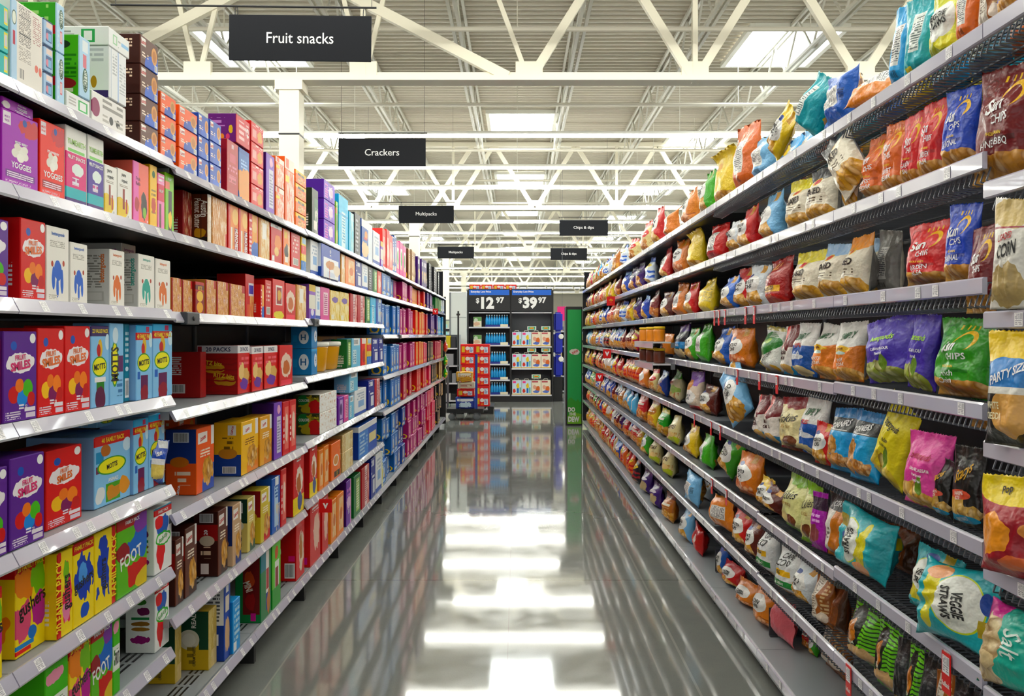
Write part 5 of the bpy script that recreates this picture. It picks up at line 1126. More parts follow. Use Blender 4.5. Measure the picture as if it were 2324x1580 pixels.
G('brD', '6e3a14', [B(.5, .3, .4, .3, '85491c', .8), R(.8, 0, 1, 1, '4a2a16')], [], 'dark caramel popcorn bag hanging behind the shelf edge', 'dark caramel bag', kind='popped_corn_bag')
G('corO', 'c9801e', [R(0, .72, 1, .95, '1c1a1c'), R(.05, .1, .42, .72, 'eae6de'), R(.42, .0, 1, .7, 'c87c1a'), X(.1, .3, .38, .5, '8c8478', 14, .4)], [('CORNERS', .5, .84, .09, W_, .86, 6, .02)], 'black topped caramel popped corn bag with white panel', 'black caramel bag', kind='popped_corn_bag')
G('mag', 'a82caa', [R(0, .7, 1, .9, '2a1430'), B(.5, .3, .3, .16, '8c4a4c', .9, 6), X(.2, .5, .8, .65, 'e8b8ea', 12, .4)], [], 'magenta popped corn bag', 'magenta bag', kind='popped_corn_bag')
G('stone', '2cae9c', [R(0, .74, 1, 1, '14161c'), R(0, .7, 1, .74, 'e8c83c'), R(0, .0, .5, .3, 'c8308c'), K(.6, .16, .45, .22, 'd9c49a', 4)], [('GRAIN FREE', .5, .92, .07, 'e8eaea', .8), ('TORTILLA', .5, .81, .09, 'f2f2f0', .84), ('Salt', .45, .5, .2, 'e6f4ee', .7, 4, .008, .3)], 'teal and pink grain free tortilla bag lying flat', 'teal pink tortilla bag', kind='tortilla_chip_bag')
G('jala', 'e4e8e2', [B(.45, .62, .5, .26, '1f7a30', .4, 3), E(.35, .62, .1, .06, 'a8cc6c'), E(.6, .66, .1, .06, 'a8cc6c'), B(.2, .14, .2, .14, 'e2c65c', .6), B(.1, .35, .14, .1, '7cc4e4', .6), B(.8, .1, .1, .07, 'e2b43c', .6), R(0, .9, 1, 1, 'b8a82c'), T(.4, .74, 1, .86, 'd8d8d4', .5, 30)], [('POTATO CHIPS', .6, .3, .06, '2a2a1c', .6, 30)], 'white and green jalapeno chip bag with pepper slices', 'green jalapeno bag')
G('ale', 'a0201a', [R(.05, .26, .85, .4, 'e8b63a'), B(.5, .1, .5, .12, 'c8381c', .6)], [('ALE', .45, .8, .16, 'e8b070', .6, 6, .03), ('CHIPS', .5, .58, .08, 'f0d8c0', .6, 4), ('PARTY SIZE', .46, .33, .08, '2a1408', .74, 4, .02), ('STANDARD', .5, .17, .06, 'f2a070', .66, 4), ('ISSUE', .5, .07, .06, 'f2a070', .5, 4)], 'deep red ale flavoured chip bag with yellow ribbon', 'deep red ale bag')
G('orgn', 'e6dcb4', [B(.5, .92, .6, .22, '5aac1c', .9, 5), B(.5, .38, .5, .14, 'a8c86c', .9, 6), C(0, 0, 1, .3, 'c98a5c', .52)], [('organic', .5, .6, .13, 'c8481c', .84, 4, .02)], 'cream and leaf green tortilla chip bag', 'leaf green tortilla bag', kind='tortilla_chip_bag')
G('tlPu', 'e2d2c0', [B(.5, .85, .55, .26, '8c5cc0', .8, 5), B(.4, .62, .22, .14, 'c98a4c', .7), E(.5, .32, .34, .18, 'f0efec'), R(0, 0, 1, .1, 'd8303c')], [('TORTILLA', .5, .35, .07, K_, .56, 4, .02), ('CHIPS', .5, .27, .07, K_, .4, 4, .02)], 'cream and purple tortilla chip bag with white oval', 'purple tortilla bag', kind='tortilla_chip_bag')
G('blkT', '1c2030', [R(0, .78, 1, 1, '5a3a8c'), R(0, .3, 1, .5, '3a86c4'), B(.5, .15, .5, .15, 'd8c49a', .8)], [('Thins', .5, .62, .1, W_, .8), ('PARTY SIZE', .5, .4, .07, W_, .86)], 'black and blue pretzel thins bag', 'black blue pretzel bag', kind='pretzel_bag')
G('orB', 'e08a1c', [B(.4, .45, .18, .12, '2a1c10', .8), E(.45, .25, .3, .12, '1c1a2a'), R(0, 0, 1, .12, '1c2a5c')], [], 'large orange chip bag with black emblem', 'orange emblem bag')
G('tkP', '3a1a6a', [B(.5, .3, .4, .22, 'b8a47c', .8, 6), B(.5, .62, .3, .06, 'e6e0ea', .4), R(0, .9, 1, 1, '2c1254')], [('STIROS', .5, .62, .09, 'f2f0f4', .8, 6, .02)], 'purple rolled snack bag with white lettering', 'purple roll bag', kind='pretzel_bag')
G('redF', 'c0141c', [B(.4, .6, .3, .2, 'e84a3c', 1, 4), B(.6, .3, .2, .1, 'f0e8e0', .8)], [], 'crumpled glossy red chip bag', 'glossy red bag')
G('rosB', 'c8505c', [R(0, 0, 1, .3, 'a02038')], [('NO', .5, .55, .14, 'f0e4d0', .4)], 'rose red chip bag seen from its base', 'rose red bag', back='d8707a', bo=[])
# small designs for the far bays
FAR = {}
def FB(key, base, band, chip, lab, st=0, kind='chip_bag'):
    fo = [R(0, .82, 1, 1, band)]
    if st == 0:
        fo += [B(.5, .56, .32, .1, 'f0eeea', .8, 6), K(.5, .22, .4, .2, chip, 7)]
    elif st == 1:
        fo += [X(.15, .5, .85, .72, 'f2ecdc', 7, .7), K(.55, .2, .5, .24, chip, 6), B(.2, .42, .2, .1, band, .9)]
    elif st == 2:
        fo += [B(.5, .62, .46, .13, band, .6, 4), X(.2, .58, .8, .66, 'f6f2e8', 9, .7), B(.5, .26, .4, .2, chip, 1.3, 7), K(.6, .2, .26, .14, chip, 9)]
    else:
        fo += [T(0, .2, 1, .5, band, .45, 6), B(.5, .66, .36, .1, 'e8d24a', .9, 7), K(.4, .12, .4, .12, chip, 8), X(.25, .63, .75, .7, '2a1a14', 9, .7)]
    G(key, base, fo, [], lab + ' bag', lab.split(' with')[0] + ' bag', kind=kind)
    FAR[key] = 1
FB('f0', 'e6c81c', 'c8841c', 'd9962c', 'small yellow chip', 2)
FB('f1', 'c8161e', 'e8641c', 'e08a1c', 'small red chip', 1)
FB('f2', '1f4cb4', '8cb8ec', 'd9a44c', 'small blue chip', 0)
FB('f3', 'e8741a', 'c82c14', 'e8a03c', 'small orange chip', 3)
FB('f4', '40186e', '240a48', 'c9904c', 'small purple chip', 2)
FB('f5', '34a024', 'e8dc2c', 'd9a43c', 'small green chip', 1)
FB('f6', '15151b', '98142a', 'd0843c', 'small black chip', 3)
FB('f7', 'e2cf98', 'c8341c', 'c98a4c', 'small cream tortilla chip', 2, 'tortilla_chip_bag')
FB('f8', '701018', '3c0a10', 'd0803c', 'small maroon chip', 1)
FB('f9', 'dbe6f2', '2460c4', 'd9a44c', 'small white and blue chip', 3)
FB('fa', 'b8701c', '5a280c', 'e0a44c', 'small brown pretzel', 1, 'pretzel_bag')
FB('fb', '6cbcea', '1c60b8', 'd9a45c', 'small pale blue chip', 0)
FB('fc', 'e8eae4', '2c8a3c', 'd99a3c', 'small white and green chip', 0)
FB('fd', 'd0304c', 'f0d030', 'e89a3c', 'small crimson snack', 2)

def smooth(t):
    t = max(0.0, min(1.0, t))
    return t * t * (3 - 2 * t)

class Bag:
    def __init__(s, w, h, t, seed, bend=0.0, droop=0.0, plump=1.0, crump=1.0):
        s.w, s.h, s.t, s.sd, s.bend, s.droop, s.pl, s.cr = w, h, t, seed * 7.13, bend, droop, plump, crump
    def pt(s, u, v, sd, off=0.0):
        prof = smooth(v / 0.2) ** 0.8 * smooth((0.955 - v) / 0.42)
        lowp = smooth(v / 0.12) * (1 - 0.35 * v)
        prof = max(prof, 0.0) * (0.65 + 0.35 * lowp) * s.pl
        a = max(0.0, 1 - abs(u) ** 2.3) ** 0.72
        hw = s.w / 2 * (1 - 0.10 * prof) * (1.0 + 0.03 * math.sin(v * 5 + s.sd))
        q = Vector((u * 1.5 + s.sd, v * 2.3, sd * 2.1))
        n = noise.noise(q) * 0.30
        r1 = (1 - 2 * abs(noise.noise(Vector((u * 2.6 + v * 1.3 + s.sd, v * 3.0 - u * .9, sd * 3 + 5.2))))) * 0.24
        r2 = (1 - 2 * abs(noise.noise(Vector((u * 6 - v * 2 + s.sd, v * 6.5, sd + 9.1))))) * 0.07
        th = s.t / 2 * prof * a * (1 + (n + r1 + r2) * s.cr)
        e = math.exp(-(1 - v) / 0.16)
        fold = (math.sin(u * 8 + s.sd) * 0.5 + math.sin(u * 15 + s.sd * 2) * 0.3) * s.t * 0.09 * s.cr
        y = fold * (e + 0.35 * math.exp(-v / 0.07)) + sd * (th + off)
        x = u * hw
        z = v * s.h
        z -= s.droop * s.h * smooth((v - .55) / .45) * (0.5 + 0.5 * u) * 0.35
        x += noise.noise(Vector((v * 2.5, s.sd, 3.3))) * 0.05 * s.w * v
        if s.bend:
            vb = 0.62
            if v > vb:
                k = (v - vb) / (1 - vb)
                th0 = s.bend * k
                d = (v - vb) * s.h
                z += d * (math.cos(th0 * 0.6) - 1)
                y -= d * math.sin(th0 * 0.6)
        return Vector((x, y, z))

BM_ = {}
def bag_mesh(key, w, h, t, seed, bend, droop, plump, res, letter):
    k = (key, w, h, t, seed, bend, droop, plump, res, letter)
    if k in BM_:
        return BM_[k]
    ds = BS[key]
    bg = Bag(w, h, t, seed, bend, droop, plump)
    nu, nv = res
    bm = bmesh.new()
    uvl = uvlayer(bm)
    rows = {}
    for sd in (-1, 1):
        for j in range(nv + 1):
            v = j / nv
            for i in range(nu + 1):
                u = -1 + 2 * i / nu
                edge = i in (0, nu) or j in (0, nv)
                if sd == 1 and edge:
                    rows[(sd, i, j)] = rows[(-1, i, j)]
                    continue
                p = bg.pt(u, v, sd if not edge else -1, 0.0 if edge else 0.0005)
                if j == nv and i % 2:
                    p.z -= 0.003
                rows[(sd, i, j)] = bm.verts.new(p)
    for sd in (-1, 1):
        for j in range(nv):
            for i in range(nu):
                q = [(i, j), (i + 1, j), (i + 1, j + 1), (i, j + 1)]
                if sd == 1:
                    q.reverse()
                f = bm.faces.new([rows[(sd, a, b)] for a, b in q])
                f.smooth = True
                f.material_index = 0 if sd == -1 else 1
                for lp, (a, b) in zip(f.loops, q):
                    lp[uvl].uv = (a / nu if sd == -1 else 1 - a / nu, b / nv)
    fm = printed('bag_' + key, ds['base'], ds['fo'], ds['foil'], .6, .25, 20)
    bk = printed('bagback_' + key, ds['back'], ds['bo'], ds['foil'], .6, .25, 20)
    me = mesh('bag_' + key, bm, [fm, bk], False)
    pr = None
    if letter and ds['ft']:
        b2, ms = lettering(ds['ft'], 1.0, 1.0, lambda x, y: bg.pt(max(-.97, min(.97, x * 1.8)), max(.02, min(.97, y)), -1, 0.003), 0.05)
        pr = mesh('lettering', b2, ms, False)
    BM_[k] = (me, pr)
    return BM_[k]

WASTE = []
def place_bag(key, w, h, t, xf, yc, z, row, yaw=0.0, roll=0.0, pitch=0.0, flip=False, seed=0, bend=0.0, droop=0.0, plump=1.0, res=(14, 20), letter=True, side=1, mass=False, cap=None):
    """A bag whose lowest point rests at z and whose nearest bulge stands at distance xf from the aisle's middle."""
    w, h, t = round(w, 2), round(h, 2), round(t, 2)
    me, pr = bag_mesh(key, max(w, .05), max(h, .08), t, seed, bend, droop, plump, res, letter and not flip)
    rot = Matrix.Rotation((-math.pi / 2 if side > 0 else math.pi / 2) + yaw + (math.pi if flip else 0), 3, 'Z') @ Matrix.Rotation(pitch if not flip else -pitch, 3, 'X') @ Matrix.Rotation(roll if not flip else -roll, 3, 'Y')
    pts = [rot @ v.co for v in me.vertices]
    if cap and abs(roll) < 1.2:
        tall = max(p.z for p in pts) - min(p.z for p in pts)
        if z + tall > cap:
            k = (cap - z) / tall
            rot = rot @ Matrix.Diagonal((1 if abs(roll) < .3 else k, 1, k))
            pts = [rot @ v.co for v in me.vertices]
    zmin = min(p.z for p in pts)
    xm = min(p.x * side for p in pts)
    ys = [p.y for p in pts]
    loc = Vector((side * (xf - xm), yc - (min(ys) + max(ys)) / 2, z - zmin + 0.0005))
    m4 = Matrix.Translation(loc) @ rot.to_4x4()
    if mass:
        WASTE.append((me, m4))
        return None
    o = link(BS[key]['kind'], me)
    o.matrix_world = m4
    if pr is not None:
        link('front_lettering', pr, o)
    lab = BS[key]['label']
    if flip and 'back' not in lab:
        lab = 'back of ' + lab.split(' with')[0]
    elif abs(roll) > 1.0 and 'lying' not in lab:
        lab = 'lying ' + lab
    ITEMS.append((o, lab, BS[key]['short'], row, yc))
    return o

SEEDC = [0]
def RC(b, ti, rows, zoff=0):
    """Bags of one tier on the chip side. rows: (design, left px, right px, top px, options)"""
    z = (RTN if b < 0 else RT)[ti]
    if b == 0 and ti == 6: z -= .008
    if b == 1 and ti in (5, 6): z -= .008
    if b == 0 and ti in (3, 5): z += .006
    for r in rows:
        key, xl, xr, yt = r[:4]
        o = dict(r[4]) if len(r) > 4 else {}
        SEEDC[0] += 1
        sb = o.pop('sb', 0.012)
        xf = XR + sb
        xc = xf + 0.045
        y0, y1 = F * xc / (xr - VX), F * xc / (xl - VX)
        ym = (y0 + y1) / 2
        w = o.pop('w', min(.26, max(.08, (y1 - y0) * .95)))
        zo = o.pop('z', 0.0)
        h = o.pop('h', None)
        if h is None:
            h = max(.1, min(.4, H - (yt - VY) * ym / F - z - zo))
        if ti and 'roll' not in o and sb > -.02:
            tiers = RTN if b < 0 else RT
            o['cap'] = tiers[ti - 1] - .045 - (.035 if b < 3 and sb < .1 else .0)
        t = o.pop('t', min(.1, .42 * w + .01))
        o['yaw'] = o.get('yaw', ((SEEDC[0] * 37) % 17 - 8) * 0.012) + (0.2 if ym < 3.1 else 0.13 if ym < 5 else 0.05)
        o.setdefault('pitch', -0.03 - ((SEEDC[0] * 13) % 7) * 0.012)
        o.setdefault('droop', ((SEEDC[0] * 29) % 11 - 5) * 0.05)
        near = ym < 3.6
        o.setdefault('res', (30, 40) if near else (12, 18))
        if abs(o.get('roll', 0)) > .9:
            o['roll'] = math.copysign(1.5, o['roll'])
        place_bag(key, w, h, t, xf, ym, z + zo + (.004 if sb < .012 else 0), ('R', b, ti), seed=SEEDC[0], letter=ym < 7.5, **o)
# ---------------------------------------------------------------- data: bags, nearest bay first (left px, right px, top px)
RC(-1, 1, [('snM', 2222, 2330, 140, dict(sb=.0, yaw=.12))])
RC(-1, 2, [('snM', 2216, 2272, 452), ('corW', 2276, 2345, 440, dict(sb=-.04, yaw=.2))])
RC(-1, 3, [('smart', 2258, 2350, 752, dict(sb=-.05, yaw=.2))])
RC(-1, 4, [('popR', 2240, 2345, 1090, dict(sb=-.06, yaw=.25))])
RC(0, 4, [('stcy', 2135, 2182, 1035), ('stcy', 2184, 2236, 1008, dict(yaw=.1))])
RC(-1, 4, [('bkG', 2246, 2290, 1100, dict(sb=.16))])
RC(-1, 5, [('stone', 2256, 2372, 1400, dict(w=.19, h=.27, roll=1.15, pitch=-.3, sb=-.02, t=.08))])
# top tier
RC(0, 0, [('corn', 2030, 2072, 12, dict(flip=True)), ('vgS', 2062, 2124, -2, dict(flip=True, yaw=.2)), ('vgY', 2120, 2192, -25), ('snO', 2196, 2236, -60, dict(flip=True)),
          ('orB', 1925, 2020, 175, dict(w=.15, h=.24, roll=1.25, pitch=-.9, t=.06, sb=-.03, flip=True))])
RC(-1, 0, [('brT', 2256, 2290, -90), ('snB', 2294, 2340, -130)])
RC(1, 0, [('ptB', 1870, 1922, 200, dict(w=.2, h=.28, roll=-1.2, t=.09, flip=True)), ('vgS', 1808, 1868, 215, dict(w=.2, h=.22, roll=.5, t=.11, flip=True, sb=-.02)), ('ptY', 1750, 1800, 312, dict(w=.14, h=.22, roll=.9, sb=-.02))])
RC(2, 0, [('ptL', 1714, 1750, 302, dict(flip=True)), ('snO', 1668, 1712, 280, dict(flip=True)), ('yeB', 1622, 1664, 342, dict(bend=.9))])
RC(3, 0, [('ptG', 1588, 1618, 386), ('crnC', 1546, 1580, 432)])
RC(4, 0, [('ptO', 1502, 1540, 466, dict(bend=.8, flip=True)), ('crnR', 1480, 1502, 470), ('f7', 1455, 1478, 505)])
RC(5, 0, [('f7', 1428, 1448, 540), ('f9', 1406, 1426, 555), ('fa', 1393, 1404, 565)])
# second tier
RC(0, 1, [('snB', 2152, 2214, 172), ('snR', 2102, 2152, 232), ('snR', 2064, 2102, 256), ('snO', 2018, 2064, 272), ('snO', 1958, 2016, 284), ('bkO', 1928, 1956, 325)])
RC(0, 1, [('bkG', 1885, 1940, 370, dict(w=.19, h=.26, roll=-.7, sb=-.03, t=.08))])
RC(1, 1, [('bkG', 1840, 1886, 358), ('bkY', 1790, 1838, 382), ('ptL', 1712, 1786, 396, dict(yaw=-.15))])
RC(2, 1, [('ptR', 1682, 1712, 464), ('ptW', 1652, 1690, 500, dict(sb=-.01)), ('ptR', 1600, 1650, 482, dict(flip=True))])
RC(3, 1, [('yeB', 1556, 1598, 505, dict(bend=.7)), ('ptO', 1530, 1556, 540), ('crnR', 1492, 1528, 538)])
RC(4, 1, [('f9', 1464, 1488, 574), ('f4', 1446, 1463, 588), ('f4', 1428, 1445, 590), ('f2', 1413, 1428, 595)])
RC(6, 1, [('f8', 1396, 1411, 604), ('f0', 1384, 1395, 618)])
# third tier
RC(0, 2, [('snB', 2162, 2220, 450), ('snR', 2058, 2158, 500, dict(w=.2)), ('bkO', 1998, 2045, 530, dict(sb=.13, flip=True)), ('bkB', 1960, 2000, 538, dict(sb=.12)), ('bkO', 1912, 1966, 522)])
RC(1, 2, [('bkB', 1858, 1912, 530), ('bkY', 1802, 1856, 566), ('ale', 1734, 1800, 566, dict(yaw=-.1))])
RC(2, 2, [('ptW', 1702, 1732, 582), ('ptR', 1668, 1700, 600), ('ptB', 1640, 1676, 632, dict(sb=-.02)), ('yeB', 1576, 1636, 630, dict(flip=True))])
RC(3, 2, [('ptR', 1558, 1576, 640), ('ptO', 1528, 1558, 636, dict(flip=True)), ('ptN', 1500, 1527, 660)])
RC(4, 2, [('f8', 1474, 1498, 655), ('f2', 1458, 1473, 668), ('f4', 1438, 1456, 672), ('f0', 1424, 1437, 676)])
RC(6, 2, [('f9', 1408, 1422, 680), ('fa', 1396, 1407, 684)])
# fourth tier
RC(-1, 3, [('snG', 2238, 2256, 745, dict(sb=.1))])
RC(0, 3, [('snG', 2128, 2232, 712, dict(w=.21, yaw=-.05)), ('bgdP', 2068, 2124, 716, dict(roll=.08)), ('bgdP', 1970, 2062, 738, dict(roll=-.1, sb=-.01)), ('ptB', 1950, 1990, 760, dict(sb=.12)), ('simO', 1900, 1950, 722)])
RC(1, 3, [('simO', 1846, 1896, 722), ('simB', 1808, 1846, 722), ('ketl', 1786, 1808, 742), ('jala', 1724, 1786, 736, dict(yaw=-.1))])
RC(2, 3, [('ptO', 1652, 1706, 744), ('ptB', 1620, 1656, 735, dict(sb=.02))])
RC(3, 3, [('ptG', 1580, 1616, 732, dict(flip=True)), ('ptG', 1557, 1581, 744)])
RC(4, 3, [('blkT', 1535, 1556, 738), ('orB', 1492, 1534, 756)])
# fifth tier
RC(0, 4, [('bgdK', 2068, 2134, 992, dict(w=.2, roll=.06, sb=-.02)), ('bgdY', 1990, 2066, 958, dict(roll=.35, w=.17, h=.27)), ('corn', 1936, 1988, 928), ('corn', 1890, 1936, 922)])
RC(1, 4, [('ptR', 1858, 1888, 955), ('simB', 1822, 1862, 905, dict(roll=.1)), ('vkC', 1776, 1826, 896), ('ketl', 1744, 1776, 895), ('ketl', 1722, 1744, 895)])
RC(2, 4, [('ptL', 1625, 1712, 870, dict(w=.2, h=.29, roll=-.6, sb=-.03, yaw=.2)), ('ptN', 1592, 1622, 872, dict(sb=.02))])
RC(3, 4, [('tlPu', 1556, 1594, 842), ('orgn', 1516, 1556, 838)])
RC(4, 4, [('f2', 1494, 1514, 840), ('f7', 1474, 1494, 838), ('ptO', 1450, 1474, 830)])
# sixth tier
RC(0, 5, [('vgS', 2066, 2160, 1262, dict(w=.2, roll=.1)), ('vgS', 2105, 2215, 1335, dict(w=.2, h=.27, roll=1.1, pitch=-.25, sb=-.05, t=.1)), ('brD', 2034, 2080, 1195, dict(sb=.16)), ('brD', 1988, 2030, 1185, dict(sb=.16)),
          ('vgS', 1880, 2020, 1225, dict(w=.2, h=.29, roll=-1.2, pitch=-.2, sb=-.02, t=.1))])
RC(1, 5, [('corO', 1880, 1930, 1115, dict(sb=.02)), ('mag', 1855, 1880, 1120), ('vkG', 1832, 1858, 1085), ('vkG', 1780, 1836, 1076), ('ptN', 1738, 1774, 1118, dict(roll=.2))])
RC(2, 5, [('ptY', 1726, 1752, 1080, dict(sb=.02)), ('ptO', 1674, 1726, 1030), ('ptG', 1636, 1672, 1050, dict(roll=.6, w=.18, h=.24))])
RC(3, 5, [('ptG', 1588, 1622, 985, dict(flip=True)), ('ptY', 1550, 1590, 966), ('tost', 1512, 1549, 945)])
RC(4, 5, [('f5', 1494, 1512, 925), ('f0', 1472, 1493, 905), ('f1', 1444, 1470, 888)])
# seventh tier
RC(0, 6, [('blkB', 2175, 2235, 1420), ('brT', 2152, 2174, 1425), ('blkB', 2106, 2150, 1400), ('lmS', 2082, 2105, 1395), ('blkB', 2048, 2081, 1385), ('lmS', 2002, 2046, 1372, dict(yaw=-.1)), ('lmS', 1928, 1998, 1350, dict(w=.18))])
RC(1, 6, [('brD', 1892, 1925, 1330, dict(sb=.05)), ('brT', 1852, 1890, 1300), ('ptW', 1802, 1850, 1290, dict(roll=.15)), ('cape', 1762, 1812, 1196, dict(sb=-.01)), ('cape', 1728, 1760, 1190)])
RC(2, 6, [('ptN', 1700, 1726, 1180), ('ptR', 1668, 1700, 1152), ('orB', 1606, 1666, 1160, dict(w=.18, h=.26, roll=1.25, sb=-.02, flip=True)), ('ptN', 1640, 1668, 1130, dict(sb=.18))])
RC(3, 6, [('ptL', 1545, 1600, 1088, dict(w=.19, h=.27, roll=-1.1, sb=-.03, flip=True)), ('ptW', 1590, 1610, 1096, dict(sb=.1))])
RC(4, 6, [('tost', 1496, 1536, 1010), ('tost', 1474, 1496, 990), ('ptG', 1456, 1474, 975)])
# bottom deck
RC(0, 7, [('f1', 1836, 1850, 1500, dict(sb=.2)), ('ptG', 1850, 1866, 1470, dict(sb=.2)), ('brT', 1868, 1925, 1470, dict(sb=.2, w=.2, h=.3))])
RC(1, 7, [('rosB', 1745, 1825, 1395, dict(w=.19, h=.26, roll=1.2, pitch=-.15, sb=.09, flip=True, yaw=-.1)), ('crnC', 1712, 1756, 1332, dict(sb=.07)), ('crnC', 1676, 1712, 1320, dict(sb=.07)), ('crnR', 1644, 1678, 1275, dict(sb=.08))])
RC(2, 7, [('ptB', 1622, 1666, 1232, dict(sb=.08, w=.16)), ('redF', 1562, 1612, 1218, dict(w=.17, h=.24, roll=-1.0, sb=.05))])
RC(3, 7, [('ptL', 1530, 1584, 1152, dict(sb=.03)), ('fa', 1500, 1532, 1122, dict(sb=.02))])
RC(4, 7, [('tkP', 1476, 1500, 1095), ('tkP', 1452, 1476, 1066), ('f6', 1436, 1452, 1040)])

# far bays, filled bag by bag; blocks of alike bags as the photo shows them
BLOCKS = {0: 'f9 f7 fa f5 fd f7', 1: 'f0 f3 f8 f0 f6 f0', 2: 'f1 f2 f9 f3 f6 f0', 3: 'f8 f2 f6 f9 f0 fb', 4: 'f3 fa fc f3 fd f0', 5: 'fb f4 f2 f9 f5 f2', 6: 'f1 f4 fc f3 f8 f3', 7: 'f3 f2 f1 f0 f3 f0'}
START = {0: 1393, 1: 1384, 2: 1396, 3: 1440, 4: 1450, 5: 1444, 6: 1456, 7: 1436}
far = random.Random(21)
for ti in range(8):
    y = F * (XR + .06) / (START[ti] - VX) + 0.02
    bl = BLOCKS[ti].split()
    end = R0 + SEC * 13 - .1
    span = (end - y) / len(bl)
    y_start = y
    while y < end - .1:
        k = bl[min(len(bl) - 1, int((y - y_start) / span))]
        if far.random() < .3:
            k = far.choice(sorted(FAR))
        w = far.uniform(.15, .2)
        place_bag(k, w, far.uniform(.21, .265), .09, XR + .015 + far.uniform(0, .03), y + w / 2, RT[ti], ('R', int((y - R0) / SEC), ti), yaw=far.uniform(-.25, .25), roll=far.uniform(-.14, .14), pitch=-.06, seed=far.randrange(4), droop=far.choice((-.3, 0, .25)), res=(4, 6) if y > 10.8 else (8, 12), letter=False, mass=y > 10.8, cap=RT[ti - 1] - .045 if ti else None, flip=far.random() < .12)
        y += w * .93
G('pouch', '2450b4', [B(.5, .3, .45, .22, 'e8d07c', .6), R(.5, .8, .95, .97, 'eef1f6'), R(.1, .42, .8, .55, 'f0f0f4')], [('Lance', .4, .68, .12, 'f2f2f4', .6, 10)], 'blue and white cracker pouch leaning at the shelf end', 'blue pouch', kind='cracker_pouch')
place_bag('pouch', .11, .15, .04, -XL + .03, 2.872, LU['A'][2][4], ('L', 'A', 4), roll=.2, yaw=-.3, seed=4, side=-1)
# back rows on the wire top shelf, added to block lamp glare through it
for i, y in enumerate([1.5 + .2 * k for k in range(19)]):
    for k, sb in enumerate((.17, .33)):
        key = ('ptB', 'vgS', 'yeB', 'snO', 'ptL', 'corn', 'ptY')[(i + 3 * k) % 7]
        place_bag(key, .19, .2, .08, XR + sb, y, RT[0], ('R', int((y - R0) / SEC), 0), seed=i % 3, res=(8, 12), letter=False, flip=True)
        o, lab, short, row, order = ITEMS[-1]
        ITEMS[-1] = (o, lab.replace('back of ', '') + ' in the %s row' % ('second', 'third')[k], short, row, order)
# neighbours on a shelf press against each other: squeeze their widths until they only touch
def squeeze():
    by = {}
    for o, lab, short, row, order in ITEMS:
        if row[0] == 'R':
            c = [o.matrix_world @ Vector(q) for q in o.bound_box]
            by.setdefault(row[2], []).append([min(p.y for p in c), max(p.y for p in c), min(p.x for p in c), max(p.x for p in c), min(p.z for p in c), o])
    for its in by.values():
        its.sort(key=lambda q: q[0] + q[1])
        sc = [1.0] * len(its)
        for i in range(len(its)):
            for j in range(i + 1, min(i + 4, len(its))):
                a, b = its[i], its[j]
                if abs(a[4] - b[4]) > .06 or b[2] > a[3] - .03 or a[2] > b[3] - .03:
                    continue
                d = a[1] - b[0] - .012
                if d > 0:
                    for k, q in ((i, a), (j, b)):
                        sc[k] = min(sc[k], max(.78, 1 - d / 2 / (q[1] - q[0])))
        for k, q in zip(sc, its):
            if k < 1:
                sc0 = q[5].scale
                q[5].scale = (sc0.x * k, sc0.y, sc0.z) if abs(math.cos(q[5].rotation_euler.y)) > .7 else (sc0.x, sc0.y, sc0.z * k)
bpy.context.view_layer.update()
squeeze()
if WASTE:
    bm = bmesh.new()
    ms, idx = [], {}
    uvl = uvlayer(bm)
    for me, m4 in WASTE:
        vs = [bm.verts.new(m4 @ v.co) for v in me.vertices]
        for p in me.polygons:
            f = bm.faces.new([vs[i] for i in p.vertices])
            f.smooth = True
            mm = me.materials[p.material_index]
            if mm.name not in idx:
                idx[mm.name] = len(ms)
                ms.append(mm)
            f.material_index = idx[mm.name]
            for lp, li in zip(f.loops, p.loop_indices):
                lp[uvl].uv = me.uv_layers[0].data[li].uv
    o = link('far_chip_bag_mass', mesh('far_chip_bag_mass', bm, ms, False))
    tag(o, 'tightly packed small chip bags on the farthest shelves by the green cabinet', 'chip bags', None, 'stuff')
# ---------------------------------------------------------------- at the far end of the aisle
def dx(px, Y): return (px - VX) * Y / F
def dz(py, Y): return H - (py - VY) * Y / F

